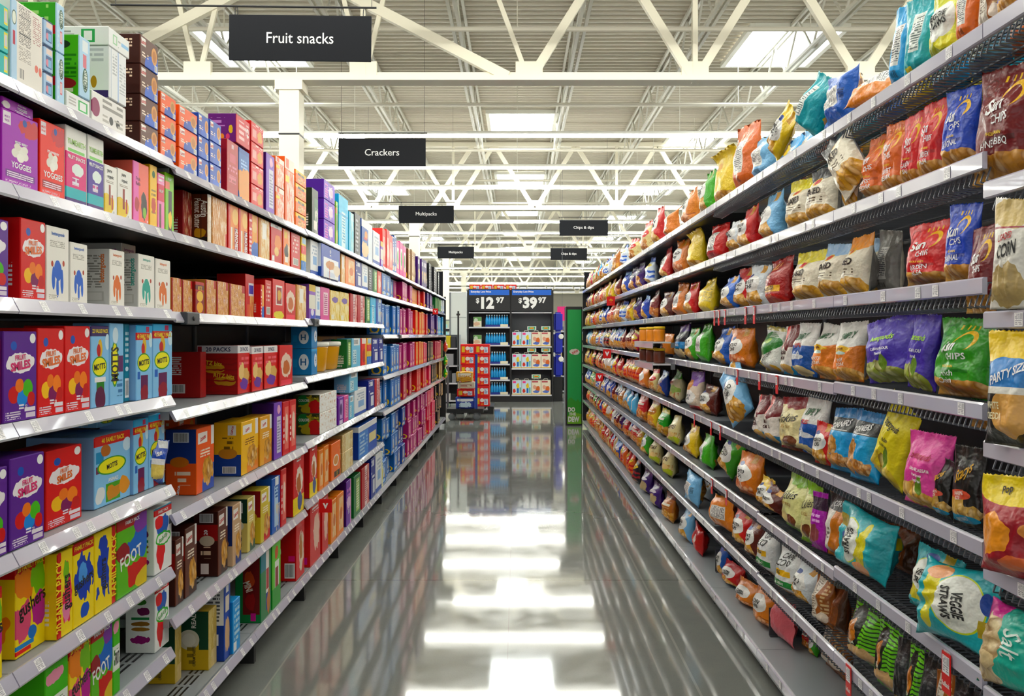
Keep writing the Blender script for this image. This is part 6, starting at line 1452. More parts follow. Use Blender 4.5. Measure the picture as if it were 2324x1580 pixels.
# price display: two bays under one header
YD = 19.0
t = tag(empty('price_display', (0, YD, 0)), 'black price display with two headers and white shelves at the aisle end', 'display stand')
def dbox(nm, x0, x1, y0, y1, z0, z1, m, par):
    bm = bmesh.new()
    add_box(bm, x0, x1, y0, y1, z0, z1)
    return obj(nm, bm, m, par)
xa, xb, xc = dx(1062, YD), dx(1159, YD), dx(1254, YD)
dbox('back_panel', xa, xb, .5, .53, .1, 2.5, DARK, t)
dbox('back_panel', xb, xc, .5, .53, .1, 2.5, mat('peg_grey', '55585e', .5), t)
for x in (xa, xb, xc):
    dbox('upright', x - .02, x + .02, 0.0, .5, .0, 2.5, DARK, t)
dbox('base', xa, xc, .02, .5, 0, .16, DARK, t)
for (x0, x1, pr) in ((xa, xb, ('12', '97')), (xb, xc, ('39', '97'))):
    z0, z1 = dz(706, YD), dz(656, YD)
    w = x1 - x0 - .03
    bm = bmesh.new()
    add_box(bm, x0 + .015, x1 - .015, -.03, 0, z0, z1)
    hd = obj('header', bm, mat('header_black', '17181c', .4), t)
    bm = bmesh.new()
    add_box(bm, x0 + .03, x1 - .03, -.034, -.03, z1 - .14, z1 - .02)
    obj('header_band', bm, mat('header_blue', '1f66c8', .4), hd)
    xm = (x0 + x1) / 2
    bm, ms = lettering([('Everyday Low Price', .3, .86, .11, 'ffffff', .5), ('$', .22, .46, .26, 'ffffff', .2, 0, .03), (pr[0], .46, .37, .54, 'ffffff', .5, 0, .05), (pr[1], .76, .49, .28, 'ffffff', .3, 0, .04)], w, z1 - z0, lambda x, y, xm=xm, z0=z0: (xm + x, -.036, z0 + y))
    obj('price_lettering', bm, ms, hd)
def dshelf(x0, x1, py):
    z = dz(py, YD)
    dbox('shelf', x0 + .02, x1 - .02, 0.0, .5, z - .03, z, MATS['rail_edge'], t)
    return z
BOTB = mat('bottle_blue', '3f9ad8', .15, coat=.5)
CAPB = mat('bottle_cap', 'dfe9f2', .4)
def bottle_me():
    bm = bmesh.new()
    add_lathe(bm, [(.028, 0), (.031, .01), (.031, .11), (.026, .14), (.013, .18), (.012, .2)], 10)
    add_lathe(bm, [(.014, .2), (.014, .222), (.010, .224)], 10, mi=1)
    return mesh('bottle', bm, [BOTB, CAPB])
bme = bottle_me()
DLW = ('top shelf', 'second shelf', 'third shelf', 'fourth shelf', 'lowest shelf')
for si, (py, n0) in enumerate(((742, 9), (783, 8), (826, 6), (862, 6), (896, 6))):
    z = dshelf(xa, xb, py)
    if si < 2:
        bm = bmesh.new()
        add_box(bm, -.09, .09, 0, .06, 0, .22)
        bmesh.ops.bevel(bm, geom=bm.edges[:], offset=.003, segments=1, affect='EDGES')
        o = obj('water_carton', bm, mat('wc_' + str(si), 'd8e0cc', .4), None, (xa + .21, YD + .06, z + .001))
        bm = bmesh.new()
        uv_quad(bm, [(-.088, -.001, .003), (.088, -.001, .003), (.088, -.001, .217), (-.088, -.001, .217)])
        obj('front_print', bm, printed('wc_print', 'e6e2cc', [B(.4, .3, .4, .2, 'd8b49a', 1), R(0, .6, 1, 1, '6a9a5c'), B(.3, .7, .24, .2, 'd0d8c8', 1)]), o)
        tag(o, 'pale carton with green top beside the blue bottles, %s of the display' % DLW[si], 'carton')
    bm = bmesh.new()
    add_box(bm, 0, .53 if si < 2 else .4, 0, .12, 0, .045)
    bt = obj('bottle_tray', bm, mat('tray_blue', '1c2f80', .4), None, (dx(1101 if si < 2 else 1113, YD), YD + .03, z + .001))
    tag(bt, 'low dark blue tray under the bottles, %s of the price display' % DLW[si], 'tray', 'bottle trays')
    dbox('price_card', (.34 if si < 2 else .22), (.51 if si < 2 else .39), -.004, -.001, .002, .06, mat('card_cream', 'e9e4cc', .5), bt)
    for i in range(n0):
        o = link('water_bottle', bme, None, (dx(1101 if si < 2 else 1113, YD) + .035 + i * .057, YD + .09, z + .0465))
        tag(o, 'small blue water bottle in the row on the %s of the price display' % DLW[si], 'bottle', 'blue bottles on the %s' % DLW[si])
for si, (py, h) in enumerate(((834, .36), (887, .36), (928, .1))):
    pass
TOYA = printed('toy_print_a', 'cfe0ee', [B(.6, .6, .16, .2, 'e8c83c', .8, 5), R(.5, .1, .72, .45, '2c6ab0'), B(.22, .25, .16, .14, 'c8402c', .8), R(0, 0, 1, .06, 'd8b45c'), R(.08, .8, .4, .95, 'e8508c'), R(.8, .1, .92, .5, '2c9a6c')])
TOYB = printed('toy_print_b', 'e8dcc8', [B(.35, .5, .22, .16, 'd8a08c', 1, 5), B(.68, .4, .2, .2, 'c8683c', 1, 5), B(.5, .2, .3, .1, '5a70b8', 1, 6), R(.06, .86, .7, .96, 'b04a54'), R(0, 0, 1, .06, 'd8b45c')])
TOYC = printed('toy_print_c', 'f0eee4', [R(.1, .1, .9, .9, '3aa08c'), E(.5, .5, .3, .25, 'e8c83c'), R(.3, .4, .7, .6, 'c8402c')])
def toybox(px, z, w, h, m, label, y=.02):
    bm = bmesh.new()
    add_box(bm, -w / 2, w / 2, 0, .16, 0, h)
    bmesh.ops.bevel(bm, geom=bm.edges[:], offset=.004, segments=1, affect='EDGES')
    o = obj('toy_box', bm, mat('toy_card', 'e4e0d6', .5), None, (dx(px, YD), YD + y, z + .001))
    bm = bmesh.new()
    uv_quad(bm, [(-w * .49, -.001, .004), (w * .49, -.001, .004), (w * .49, -.001, h - .004), (-w * .49, -.001, h - .004)])
    obj('front_print', bm, m, o)
    if h > .2:
        bm = bmesh.new()
        add_bar(bm, (-.05, .08, h), (-.04, .08, h + .03), .006)
        add_bar(bm, (.05, .08, h), (.04, .08, h + .03), .006)
        add_bar(bm, (-.04, .08, h + .03), (.04, .08, h + .03), .006)
        obj('carry_handle', bm, WHITEP, o)
    tag(o, label, 'toy box', 'toy boxes on the display')
RW = ('upper', 'middle', 'lower')
for si, (py, top) in enumerate(((786, None), (836, None), (896, None))):
    z = dshelf(xb, xc, py)
    for i, (px, m, wd_) in enumerate(((1173, TOYA, 'pale blue'), (1195, TOYA, 'pale blue'), (1217, TOYB, 'cream'), (1239, TOYB, 'cream'))):
        toybox(px, z, .21, .32, m, '%s toy box, %s from the upright on the %s shelf of the display' % (wd_, ORD[i], RW[si]))
    for px in ((1207, 1239) if si < 2 else (1217,)):
        toybox(px, z + .361, .2, .085, TOYC, 'small green toy box on top of the cream ones, %s shelf%s' % (RW[si], '' if si == 2 else ', inner one' if px == 1207 else ', outer one'), .04)
dbox('shelf', xb + .02, xc - .02, 0, .3, dz(709, YD) - .02, dz(709, YD), MATS['rail_edge'], t)
dbox('shelf', xa + .02, xb - .02, 0, .3, dz(709, YD) - .02, dz(709, YD), MATS['rail_edge'], t)
REDC = printed('red_case', 'd8202a', [R(.08, .2, .3, .8, 'e0b83c'), E(.48, .6, .14, .2, 'f0e6e0'), R(.62, .15, .9, .75, 'dfe4ee'), X(.66, .2, .86, .7, '5a70a8', 8, .4), R(.4, .1, .58, .3, 'e87a3c')])
def redcase(name, x, y, z, w, h, d, label, grp):
    bm = bmesh.new()
    add_box(bm, -w / 2, w / 2, 0, d, 0, h)
    bmesh.ops.bevel(bm, geom=bm.edges[:], offset=.005, segments=1, affect='EDGES')
    o = obj(name, bm, mat('case_red', 'c81822', .4), None, (x, y, z + .001))
    bm = bmesh.new()
    uv_quad(bm, [(-w * .49, -.001, .005), (w * .49, -.001, .005), (w * .49, -.001, h - .005), (-w * .49, -.001, h - .005)])
    obj('front_print', bm, REDC, o)
    bm = bmesh.new()
    uv_quad(bm, [(w / 2 + .001, .005, .005), (w / 2 + .001, d - .005, .005), (w / 2 + .001, d - .005, h - .005), (w / 2 + .001, .005, h - .005)])
    obj('end_print', bm, REDC, o)
    tag(o, label, 'case', grp)
for i in range(4):
    redcase('red_case', xa + .15 + i * .27, YD + .1, 2.5, .25, .13, .3, 'red case lying on top of the price display, %s from its outer end' % ORD[i], 'red cases on the display')
# pallet stack of red cases on a dark pallet
YP = 16.2
pal = tag(empty('pallet', (dx(1078, YP), YP - .1, 0)), 'dark pallet under the stack of red snack cases', 'pallet')
for i in range(5):
    dbox('slat', -.36 + i * .15, -.24 + i * .15, 0, .8, .1, .14, DARK, pal)
for s in (-.3, 0, .3):
    dbox('block', s - .05, s + .05, 0, .8, 0, .1, RUBBER, pal)
hh = .195
for c, px in ((0, 1062), (1, 1095)):
    for k in range(6 if c else 6):
        redcase('snack_case', dx(px, YP), YP - .08, .141 + k * (hh + .002), .275, hh, .36, 'red snack case in the pallet stack, %s layer up, %s column' % (ORD[k], ('outer', 'inner')[c]), 'red snack cases on the pallet')
# stocking cart with goods in front of the stack
YC = 14.9
ct = tag(empty('stocking_cart', (dx(1050, YC), YC, 0)), 'low dark stocking cart with wire end and caster wheels beside the red cases', 'cart')
dbox('deck', -.28, .36, 0, .5, .13, .2, DARK, ct)
for sx in (-.2, .24):
    for sy in (.04, .44):
        bm = bmesh.new()
        prof = [(.0, -.012), (.05, -.012), (.058, -.006), (.058, .006), (.05, .012), (.0, .012)]
        add_lathe(bm, [(.012, -.014), (.05, -.014), (.058, -.008), (.058, .008), (.05, .014), (.012, .014)], 16)
        wl = obj('caster_wheel', bm, MIDG, ct, (sx, sy, .059), (math.pi / 2 * .999, 0, math.pi / 2 * .15))
        bm = bmesh.new()
        add_box(bm, sx - .03, sx + .03, sy - .02, sy + .02, .115, .13)
        obj('caster_fork', bm, LGREY, ct)
bm = bmesh.new()
for i in range(9):
    add_bar(bm, (-.28, .02 + i * .055, .2), (-.28, .02 + i * .055, .95), .004)
for zz in (.2, .4, .6, .8, .95):
    add_bar(bm, (-.28, .02, zz), (-.28, .47, zz), .004)
for yy in (.02, .47):
    add_bar(bm, (-.28, yy, .95), (-.05, yy, .95), .005)
    add_bar(bm, (-.05, yy, .95), (-.05, yy, .2), .005)
obj('wire_end', bm, WIRE, ct)
def pack(nm, px, y, z, w, h, d, base, ops, label, cat):
    bm = bmesh.new()
    add_box(bm, -w / 2, w / 2, 0, d, 0, h)
    bmesh.ops.subdivide_edges(bm, edges=bm.edges[:], cuts=3, use_grid_fill=True)
    for v in bm.verts:
        v.co += Vector((noise.noise(v.co * 9) * .018, noise.noise(v.co * 9 + Vector((5, 1, 2))) * .018, noise.noise(v.co * 8 + Vector((1, 7, 3))) * .016 * (v.co.z > .01)))
    o = obj(nm, bm, mat('pk_' + nm, base, .35), None, (dx(px, y), y, z))
    bm = bmesh.new()
    uv_quad(bm, [(-w * .42, -.02, h * .1), (w * .42, -.02, h * .1), (w * .42, -.02, h * .9), (-w * .42, -.02, h * .9)])
    obj('front_print', bm, printed('pkp_' + nm, base, ops), o)
    tag(o, label, cat)
pack('bottled_drink_pack', 1056, YC + .05, .205, .34, .19, .3, '1f3a9c', [B(.5, .3, .4, .3, 'cfe4f4', 1), B(.5, .9, .6, .24, 'eef2f6', .6)], 'blue and clear shrink wrapped drink pack on the cart deck', 'drink pack')
redcase('red_case', dx(1056, YC), YC + .08, .41, .3, .13, .25, 'red snack case on the cart between the bottles and the cream pack', 'red case on the cart')
pack('cream_snack_pack', 1058, YC + .06, .56, .3, .1, .22, 'd9cfba', [X(.1, .2, .9, .8, '8a2a2c', 5, .5)], 'cream snack pack with dark red print on the cart', 'snack pack')
pack('bread_pack', 1054, YC + .06, .68, .28, .16, .22, 'd8a850', [T(0, 0, 1, 1, 'b87a2c', .4, 3), B(.5, .9, .5, .2, 'f0ece6', .8), C(0, .5, 1, 1, 'f2ead8', .5)], 'golden bread pack with clear crinkled top on the cart', 'bread pack')
dbox('upright_handle', dx(1081, YC) - dx(1050, YC) - .02, dx(1081, YC) - dx(1050, YC) + .02, .01, .04, .2, 1.16, mat('pole_blue', '1f4aa8', .4), ct)
# green soft-drink cabinet at the end of the chip run
YG_ = 14.05
g0, g1, gz = dx(1285, YG_), dx(1322, YG_), dz(696, YG_)
t = tag(empty('drink_cabinet', ((g0 + g1) / 2, YG_, 0)), 'tall narrow green drink cabinet reading do the dew by the chips', 'cabinet')
gw = g1 - g0
bm = bmesh.new()
add_box(bm, -gw / 2, gw / 2, 0, .5, .0, gz)
bmesh.ops.bevel(bm, geom=[e for e in bm.edges if abs(e.verts[0].co.z - e.verts[1].co.z) > .5], offset=.02, segments=3, affect='EDGES')
obj('body', bm, mat('cab_black', '16181a', .4), t)
bm = bmesh.new()
uv_quad(bm, [(-gw * .43, -.004, .03), (gw * .43, -.004, .03), (gw * .43, -.004, gz - .05), (-gw * .43, -.004, gz - .05)])
fp = obj('front_panel', bm, printed('cab_green', '12a85c', [B(.5, .0, .9, .22, '3f9a3c', .8, 3), B(.5, -.02, .8, .12, '7ab83c', .6, 3), B(.55, .63, .4, .025, 'e9e4dc', .9, 4)], .3), t)
bm, ms = lettering([('DO', .3, .125, .042, 'f2f4f0', .5, 0, .05), ('THE', .36, .085, .026, 'f2f4f0', .5, 0, .03), ('DEW', .46, .04, .048, 'f2f4f0', .8, 0, .05), ('DEW', .56, .63, .022, 'c81c24', .5, 28, .03, .2)], gw * .86, gz - .08, lambda x, y: (x, -.006, .03 + y))
obj('lettering', bm, ms, fp)
# black boards over the far ends of both runs
for px0, px1, py0, py1, Y, nm in ((986, 1005, 616, 694, 13.895, 'carton'), (1326, 1353, 618, 664, 13.85, 'chip')):
    bm = bmesh.new()
    add_box(bm, dx(px0, Y), dx(px1, Y), Y, Y + .03, dz(py1, Y), dz(py0, Y))
    o = obj('end_board', bm, SIGNM)
    bm = bmesh.new()
    for s in (px0 + 1, px1 - 1):
        add_box(bm, dx(s, Y) - .006, dx(s, Y) + .006, Y + .0305, Y + .045, dz(py1, Y) - .25, dz(py0, Y))
    obj('post', bm, MIDG, o)
    tag(o, 'plain black board above the far end of the %s shelves' % nm, 'board')
# goods beyond the cross aisle, carton side
def rack(px0, px1, Y, h, label, seed, cols):
    r = random.Random(seed)
    x0, x1 = dx(px0, Y), dx(px1, Y)
    t = tag(empty('store_rack', (x0, Y, 0)), label, 'rack')
    w = x1 - x0
    dbox('back_panel', 0, w, .45, .48, .05, h, mat('rack_back', '3c4046', .5), t)
    for x in (0, w):
        dbox('upright', x - .02, x + .02, 0, .48, 0, h, LGREY, t)
    z, k = .15, 0
    while z < h - .1:
        dbox('shelf', .02, w - .02, .02, .45, z - .03, z, MATS['rail_edge'], t)
        x = .04
        while x < w - .1:
            ww = r.uniform(.09, .2)
            hh = r.uniform(.12, .26)
            c = r.choice(cols)
            bm = bmesh.new()
            add_box(bm, 0, min(ww, w - .04 - x) - .01, 0, .2, 0, hh)
            bmesh.ops.bevel(bm, geom=bm.edges[:], offset=.006, segments=1, affect='EDGES')
            o = obj('packaged_item', bm, mat('pi_' + c, c, .4), None, (x0 + x, Y + .05, z + .001))
            tag(o, 'distant packaged item on the %s' % label, 'package', 'items on the ' + label[:40])
            x += ww
        z += .36
        k += 1
rack(1006, 1040, 17.5, 1.5, 'grey rack behind the carton shelves', 4, ['1c1e22', '2a2c30', '8c8f94', 'd8d8d2', '3c5aa0', 'c8b83c'])
rack(1262, 1282, 20.5, 1.7, 'rack between the display and the green cabinet', 8, ['b8885c', 'd8c4a0', 'c83c6a', '8c5a3c', 'e0d8d0'])
pan = dbox('white_panel', dx(1020, 18.2), dx(1058, 18.2), 18.2, 18.5, .0, dz(663, 18.2), mat('panel_pale', 'd4dad8', .5), None)
tag(pan, 'tall pale grey cabinet standing beside the price display', 'cabinet')
dbox('door_seam', dx(1020, 18.2), dx(1058, 18.2), 18.196, 18.2, dz(720, 18.2) - .006, dz(720, 18.2), MIDG, pan)
dbox('edge_trim', dx(1020, 18.2), dx(1023, 18.2), 18.19, 18.2, 0.01, dz(663, 18.2), MIDG, pan)
bm = bmesh.new()
add_bar(bm, (dx(1040, 17.2), 17.2, .02), (dx(1040, 17.2), 17.2, dz(706, 17.2)), .018, 8)
add_bar(bm, (dx(1040, 17.2), 17.2, 0), (dx(1040, 17.2), 17.2, .02), .16, 12)
add_bar(bm, (dx(1036, 17.2), 17.2, dz(714, 17.2)), (dx(1044, 17.2), 17.2, dz(714, 17.2)), .02, 8)
tag(obj('black_post', bm, RUBBER), 'thin black post with round base before the pale cabinet', 'post')
for k, (z0, z1) in enumerate(((.55, 1.05), (1.06, 1.56), (1.57, 2.02))):
    bm = bmesh.new()
    w = .1
    add_box(bm, -w, w, 0, .3, z0, z1 - .01)
    bmesh.ops.bevel(bm, geom=bm.edges[:], offset=.04, segments=3, affect='EDGES')
    o = obj('blue_bin', bm, mat('bin_blue', '2430a8', .4), None, (dx(1267, 19.2), 19.2, 0))
    if k < 2:
        bm = bmesh.new()
        add_lathe(bm, [(.05, 0), (.06, .01), (.05, .03)], 14)
        obj('round_cap', bm, WHITEP, o, (w - .04, -.02, z0 + .4), (math.pi / 2, 0, 0))
    tag(o, 'deep blue rounded bin beside the toy shelves, %s of three stacked' % ('lowest', 'middle', 'topmost')[k], 'bin', 'blue bins')
dbk = dbox('bin_stand', dx(1267, 19.2) - .1, dx(1267, 19.2) + .1, 19.22, 19.48, 0, .549, DARK, None)
tag(dbk, 'dark stand carrying the deep blue bins by the display', 'stand')
# far runs of shelving beyond the cross aisle
def goods_material():
    m = bpy.data.materials.new('shelved_goods')
    m.use_nodes = True
    nt = m.node_tree
    b = nt.nodes['Principled BSDF']
    tc = nt.nodes.new('ShaderNodeTexCoord')
    v = nt.nodes.new('ShaderNodeTexVoronoi')
    v.distance = 'CHEBYCHEV'
    nt.links.new(VM(nt, 'MULTIPLY', tc.outputs['Object'], (6.0, 6.0, 3.0)), v.inputs['Vector'])
    v.inputs['Scale'].default_value = 1.0
    c = MIX(nt, .4, v.outputs['Color'], lin('e8e2d6'))
    z = SEP(nt, tc.outputs['Object'])[2]
    fr = M(nt, 'FRACT', M(nt, 'MULTIPLY', z, 3.0))
    c = MIX(nt, M(nt, 'GREATER_THAN', fr, .78), c, lin('202226'))
    c = MIX(nt, M(nt, 'LESS_THAN', fr, .1), c, lin('d8d8dc'))
    nt.links.new(c, b.inputs['Base Color'])
    return m
GOODS = goods_material()
bm = bmesh.new()
add_box(bm, -.14, .14, -.004, .004, -.2, .2)
o = obj('pink_banner', bm, mat('banner_pink', 'd81c7c', .5), None, (dx(1276, 24), 24, dz(712, 24)))
bm = bmesh.new()
add_bar(bm, (0, 0, .2), (0, 0, ZC - dz(712, 24) + .01), .006)
obj('hanger', bm, WIRE, o)
tag(o, 'small hot pink banner hanging between the display and the green cabinet', 'banner')
for i, (x, y0, y1, hh) in enumerate(((-4.4, 16, 40, 2.0), (-8, 16, 40, 2.0), (4.2, 16, 40, 2.0), (7.8, 16, 40, 2.0), (-1.9, 24, 40, 1.9), (1.95, 26, 40, 1.7), (-4.9, -3, 13.4, 2.1), (4.6, -3, 13.7, 2.2))):
    t = tag(empty('far_gondola', (x, y0, 0)), 'distant shelf run of the neighbouring aisles, %s of eight' % ORD[i], 'shelving', 'distant shelf runs')
    dbox('core', -.5, .5, 0, y1 - y0, 0, hh, GOODS, t)
    dbox('top_trim', -.52, .52, 0, y1 - y0, hh, hh + .03, MIDG, t)

# ---------------------------------------------------------------- small fittings on the shelves
# dark shelf dividers on the bottom deck of the chip side
def divider(px0, px1, pyt, label):
    Y = F * (XR + .2) / ((px0 + px1) / 2 - VX)
    bm = bmesh.new()
    add_box(bm, XR + .1, XR + .5, Y, Y + .006, .1075, .1075 + .13)
    bmesh.ops.bevel(bm, geom=bm.edges[:], offset=.002, segments=1, affect='EDGES')
    o = obj('shelf_divider', bm, mat('div_grey', '3c3d42', .5))
    bm = bmesh.new()
    add_box(bm, XR + .1, XR + .5, Y - .02, Y - .001, .1078, .112)
    obj('foot', bm, MATS['div_grey'], o)
    tag(o, label, 'divider', 'shelf dividers')
divider(1757, 1832, 1441, 'dark grey divider plate on the bottom deck beside the rose red bag')
divider(1640, 1684, 1306, 'dark grey divider plate on the bottom deck beside the blue bag')
divider(1562, 1600, 1218, 'dark grey divider plate on the bottom deck behind the glossy red bag')
# dip rack clipped between the fourth and fifth shelves of the chip side
DRX = XR - .15
y0, y1 = F * DRX / (1482 - VX), F * DRX / (1441 - VX)
t = tag(empty('dip_rack', (DRX, y0, 0)), 'small two tier dip rack clipped to the chip shelves', 'rack')
JARZ = []
for py, nm in ((776, 'upper'), (826, 'lower')):
    z = H - (py - VY) * y0 / F
    dbox('shelf', 0.0, .12, 0, y1 - y0, z - .01, z, MATS['rail_edge'], t)
    dbox('price_rail', -.004, 0, 0, y1 - y0, z - .045, z, RAILM, t)
    for k in range(3):
        r = .04
        bm = bmesh.new()
        add_lathe(bm, [(r * .95, 0), (r, .012), (r, .075), (r * .9, .085)], 16)
        o = obj('dip_jar', bm, mat('dip_' + nm, 'd98a2c' if nm == 'upper' else '5c2a18', .3), None, (DRX + .06, y0 + .1 + k * (y1 - y0 - .2) / 2, z + .001))
        bm = bmesh.new()
        add_lathe(bm, [(r * .98, .086), (r * .98, .1), (r * .9, .103)], 16)
        obj('lid', bm, mat('dip_lid', 'e8c23c', .4), o)
        tag(o, '%s dip jar, %s one on the %s tier of the dip rack' % ('orange' if nm == 'upper' else 'dark salsa', ORD[k], nm), 'jar', 'dip jars')
for yy_ in (0.0, y1 - y0 - .006):
    for py in (776, 826):
        dbox('arm', .12, .149, yy_, yy_ + .006, H - (py - VY) * y0 / F - .04, H - (py - VY) * y0 / F - .005, MIDG, t)
# hanging bags on a clip strip at the far end of the carton side
yy = L0 + SEC * 13 - .35
st_ = tag(empty('clip_strip', (XL + .03, yy, 0)), 'clear clip strip hanging from the far carton shelves', 'strip')
dbox('strip', -.002, .002, -.02, .02, .72, 1.5, mat('clear_strip', 'b8c4c0', .2), st_)
for k, (key, z) in enumerate((('f1', 1.22), ('f5', 1.0), ('f5', .8))):
    place_bag(key, .16, .2, .06, -XL - .06, yy, z, ('L', 'D', 'clip'), side=-1, seed=k, res=(8, 12), letter=False)
# red hanging price tags
def redtag(Y, z, w, h, side, label, txt=False):
    x = XR - .008 if side > 0 else XL + .03
    bm = bmesh.new()
    n = -1 if side > 0 else 1
    add_box(bm, min(x, x + n * .002), max(x, x + n * .002), Y - w / 2, Y + w / 2, z - h, z)
    o = obj('red_price_tag', bm, mat('tag_red', 'd8242c', .35))
    bm = bmesh.new()
    xx = x + n * .0026
    q = [(xx, Y - n * -w * .4, z - h * .52), (xx, Y - n * w * .4, z - h * .52), (xx, Y - n * w * .4, z - h * .08), (xx, Y - n * -w * .4, z - h * .08)]
    uv_quad(bm, [q[1], q[0], q[3], q[2]] if side > 0 else q, 0)
    obj('paper_insert', bm, TAGM, o)
    if txt:
        bm, ms = lettering([('Rollback', .5, .22, .13, 'ffffff', .84)], w, h, lambda a, c: (xx, Y - a, z - h + c))
        obj('lettering', bm, ms, o)
    tag(o, label, 'price tag', 'red hanging price tags')
for i, (px, ti, w, h, txt) in enumerate(((2156, 5, .042, .1, True), (1932, 6, .042, .1, True), (1768, 3, .03, .075, False), (1728, 3, .03, .075, False), (1677, 3, .03, .075, False), (1638, 4, .03, .075, False), (1617, 4, .03, .075, False), (1579, 4, .03, .075, False), (1652, 5, .035, .08, False), (1619, 5, .035, .08, False), (1625, 2, .03, .08, False), (1635, 2, .03, .08, False), (1649, 2, .03, .08, False), (1696, 2, .03, .08, False), (1716, 2, .03, .08, False))):
    redtag(F * XR / (px - VX), RT[ti] + (.0 if not txt else -.0), w, h, 1, 'red price tag hanging from the %s of the chip side, %s along' % (TIERW[ti], ordinal(i)), txt)
for k, (px, ti) in enumerate(((1397, 1), (1388, 3), (1370, 4))):
    Y = F * XR / (px - VX)
    bm = bmesh.new()
    add_box(bm, -.09, 0, -.002, .002, -.07, .03)
    o = obj('red_flag', bm, mat('tag_red', 'd8242c', .35), None, (XR - .006, Y, RT[ti] - .03))
    bm, ms = lettering([('*' if k == 0 else 'v', .5, .5, .5, 'f0c030' if k == 0 else 'ffffff', .6, 0, .03)], .09, .1, lambda a, c: (a - .045, -.003, c - .07))
    obj('mark', bm, ms, o)
    tag(o, 'small red shelf flag sticking into the aisle from the %s, far chip bays' % TIERW[ti], 'flag')
for px, zt, nm in ((722, .529, 'sixth'), (981, 1.85, 'second')):
    Y = F * -XL / (VX - px)
    bm = bmesh.new()
    add_box(bm, 0, .075, -.002, .002, -.06, .02)
    o = obj('red_flag', bm, MATS['tag_red'], None, (XL + .006, Y, zt - .01))
    bm, ms = lettering([('v', .5, .5, .4, 'ffffff', .6, 0, .03)], .075, .08, lambda a, c: (a + .0375, -.003, c - .06))
    obj('mark', bm, ms, o)
    tag(o, 'small red shelf flag sticking out of the %s shelf among the cartons' % nm, 'flag')
# small dark brackets at shelf joints of the carton side
for px, z in ((432, 1.578), (715, 1.59), (907, 1.5)):
    Y = F * -XL / (VX - px)
    bm = bmesh.new()
    add_box(bm, XL - .015, XL + .012, Y - .06, Y + .06, z - .042, z + .003)
    bmesh.ops.bevel(bm, geom=bm.edges[:], offset=.004, segments=1, affect='EDGES')
    o = obj('shelf_clip', bm, mat('clip_grey', '3a3e44', .4))
    bm = bmesh.new()
    add_lathe(bm, [(.008, 0), (.008, .003), (.004, .003)], 10)
    obj('screw_head', bm, RUBBER, o, (XL + .012, Y, z - .02), (0, math.pi / 2, 0))
    tag(o, 'dark grey clip on the third shelf rail %s' % {432: 'below the clear wrapped packs', 715: 'below the purple cream carton', 907: 'below the farther magenta cartons'}[px], 'clip')

# ---------------------------------------------------------------- labels of the shelves and of every product
COUNT = {}
rows = {}
for o, lab, short, row, order in ITEMS:
    rows.setdefault(row, []).append((o.matrix_world.translation.y if o.matrix_world.translation.y else o.location.y, o, lab, short))
def tname(row):
    s, b, ti = row
    if ti == 'clip':
        return 'clip strip'
    n = 8 if s == 'R' else len(LU[b][2])
    return 'bottom shelf' if ti == n - 1 else TIERW[ti]
PP = {}
for row, its in rows.items():
    its.sort(key=lambda q: (round(q[1].location.y, 2), q[1].location.z))
    tn = tname(row)
    for i, (_, o, lab, short) in enumerate(its):
        nb = None
        for j in list(range(i - 1, -1, -1)) + list(range(i + 1, len(its))):
            if its[j][3] != short:
                nb = (its[j][3], j < i)
                break
        o['category'] = 'bag' if 'bag' in o.name else 'carton'
        PP[o.name] = [lab, tn, nb[0] if nb else '', short]
bylab = {}
def nw(t):
    return len(t.replace('-', ' ').split())
def fit(lab, *extra):
    """The description, with as many of the extra phrases as sixteen words hold; the first extra always stays."""
    while nw(lab) + nw(extra[0]) > 16:
        cutp = max(lab.rfind(' with '), lab.rfind(', '), lab.rfind(' and '))
        if cutp > 12:
            lab = lab[:cutp]
        else:
            lab = ' '.join(lab.split()[:-1])
    out = lab + ', ' + extra[0]
    for e in extra[1:]:
        if e and nw(out) + nw(e) <= 16:
            out += ', ' + e
    return out
for o, *_ in ITEMS:
    lab, tn, nb, short = PP[o.name]
    bylab.setdefault(fit(lab, tn, 'beside the ' + nb if nb else ''), []).append(o)
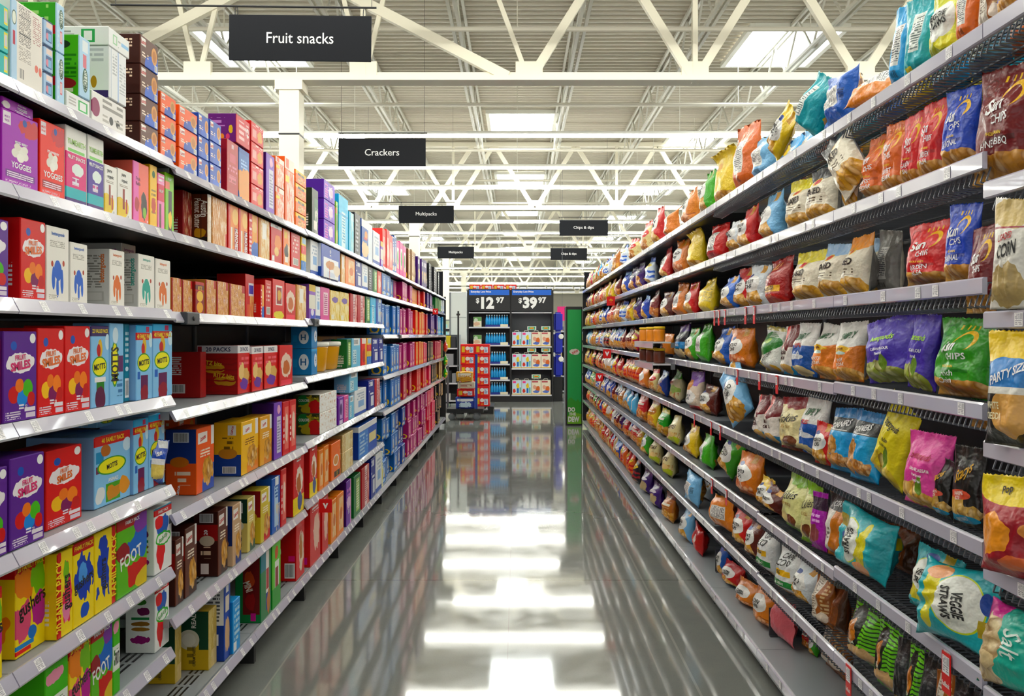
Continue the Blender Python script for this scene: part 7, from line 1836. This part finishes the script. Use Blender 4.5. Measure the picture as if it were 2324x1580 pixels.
for l, os_ in bylab.items():
    if len(os_) == 1:
        os_[0]['label'] = l
        continue
    os_.sort(key=lambda q: (round(q.location.y, 2), q.location.z))
    stacks = []
    for o in os_:
        if stacks and abs(stacks[-1][0].location.y - o.location.y) < .03 and abs(stacks[-1][0].location.x - o.location.x) < .08 and abs(stacks[-1][0].location.z - o.location.z) > .02:
            stacks[-1].append(o)
        else:
            stacks.append([o])
    for i, st in enumerate(stacks):
        for k, o in enumerate(st):
            lab, tn, nb, short = PP[o.name]
            up = '' if len(st) == 1 else 'lowest of its stack' if k == 0 else 'topmost of its stack' if k == len(st) - 1 else ordinal(k) + ' one up'
            if len(stacks) > 1:
                along = '%s of %s from the entrance' % (ordinal(i), ('two three four five six seven eight nine ten eleven twelve thirteen fourteen fifteen sixteen seventeen eighteen nineteen twenty'.split() + ['many'] * 60)[len(stacks) - 2])
                o['label'] = fit(lab, tn + (', ' + up if up else '') + ', ' + along, 'beside the ' + nb if nb else '')
            else:
                o['label'] = fit(lab, tn + ', ' + up, 'beside the ' + nb if nb else '')
            o['group'] = '%s on the %s' % (short if short.endswith('s') else short + 's', tn)
seen = {}
for o, *_ in ITEMS:
    lab = o['label']
    k = seen.setdefault(lab, [])
    k.append(o)
for lab, os_ in seen.items():
    if len(os_) > 1:
        os_.sort(key=lambda q: (round(q.location.y, 2), q.location.z))
        for i, o in enumerate(os_):
            l0, tn, nb, short = PP[o.name]
            o['label'] = fit(l0, '%s, %s such from the entrance' % (tn, ordinal(i)))
            o['group'] = '%s on the %s' % (short if short.endswith('s') else short + 's', tn)
for o, *_ in ITEMS:
    if 'group' not in o:
        r = next(q[3] for q in ITEMS if q[0] is o)
        o['group'] = ('cartons' if r[0] == 'L' else 'bags') + ' on the ' + tname(r) + ('' if r[0] == 'R' else ', ' + {'A': 'fruit snacks', 'B': 'crackers', 'C': 'multipacks', 'D': 'cookies'}[r[1]])
BAYW = {}
for (s, b, ti), o in SHELF.items():
    if s == 'L':
        u = next(q for q, v in LU.items() if v[0] <= b <= v[1])
        n = len(LU[u][2])
        what = 'steel shelf with tilted price rail'
        side = 'carton side'
    else:
        n, what, side = 8, ('wire shelf with flat price rail' if 'wire' in o.name else 'grey shelf with flat price rail'), 'chip side'
    tn = 'bottom deck' if ti == n - 1 else TIERW[ti].replace(' down', '')
    bw = 'bay cut by the frame' if b == -1 else '%s bay inward' % ordinal(b)
    tag(o, '%s, %s, %s, %s' % (what, tn, bw, side), 'shelf', '%s %ss' % (side, tn))
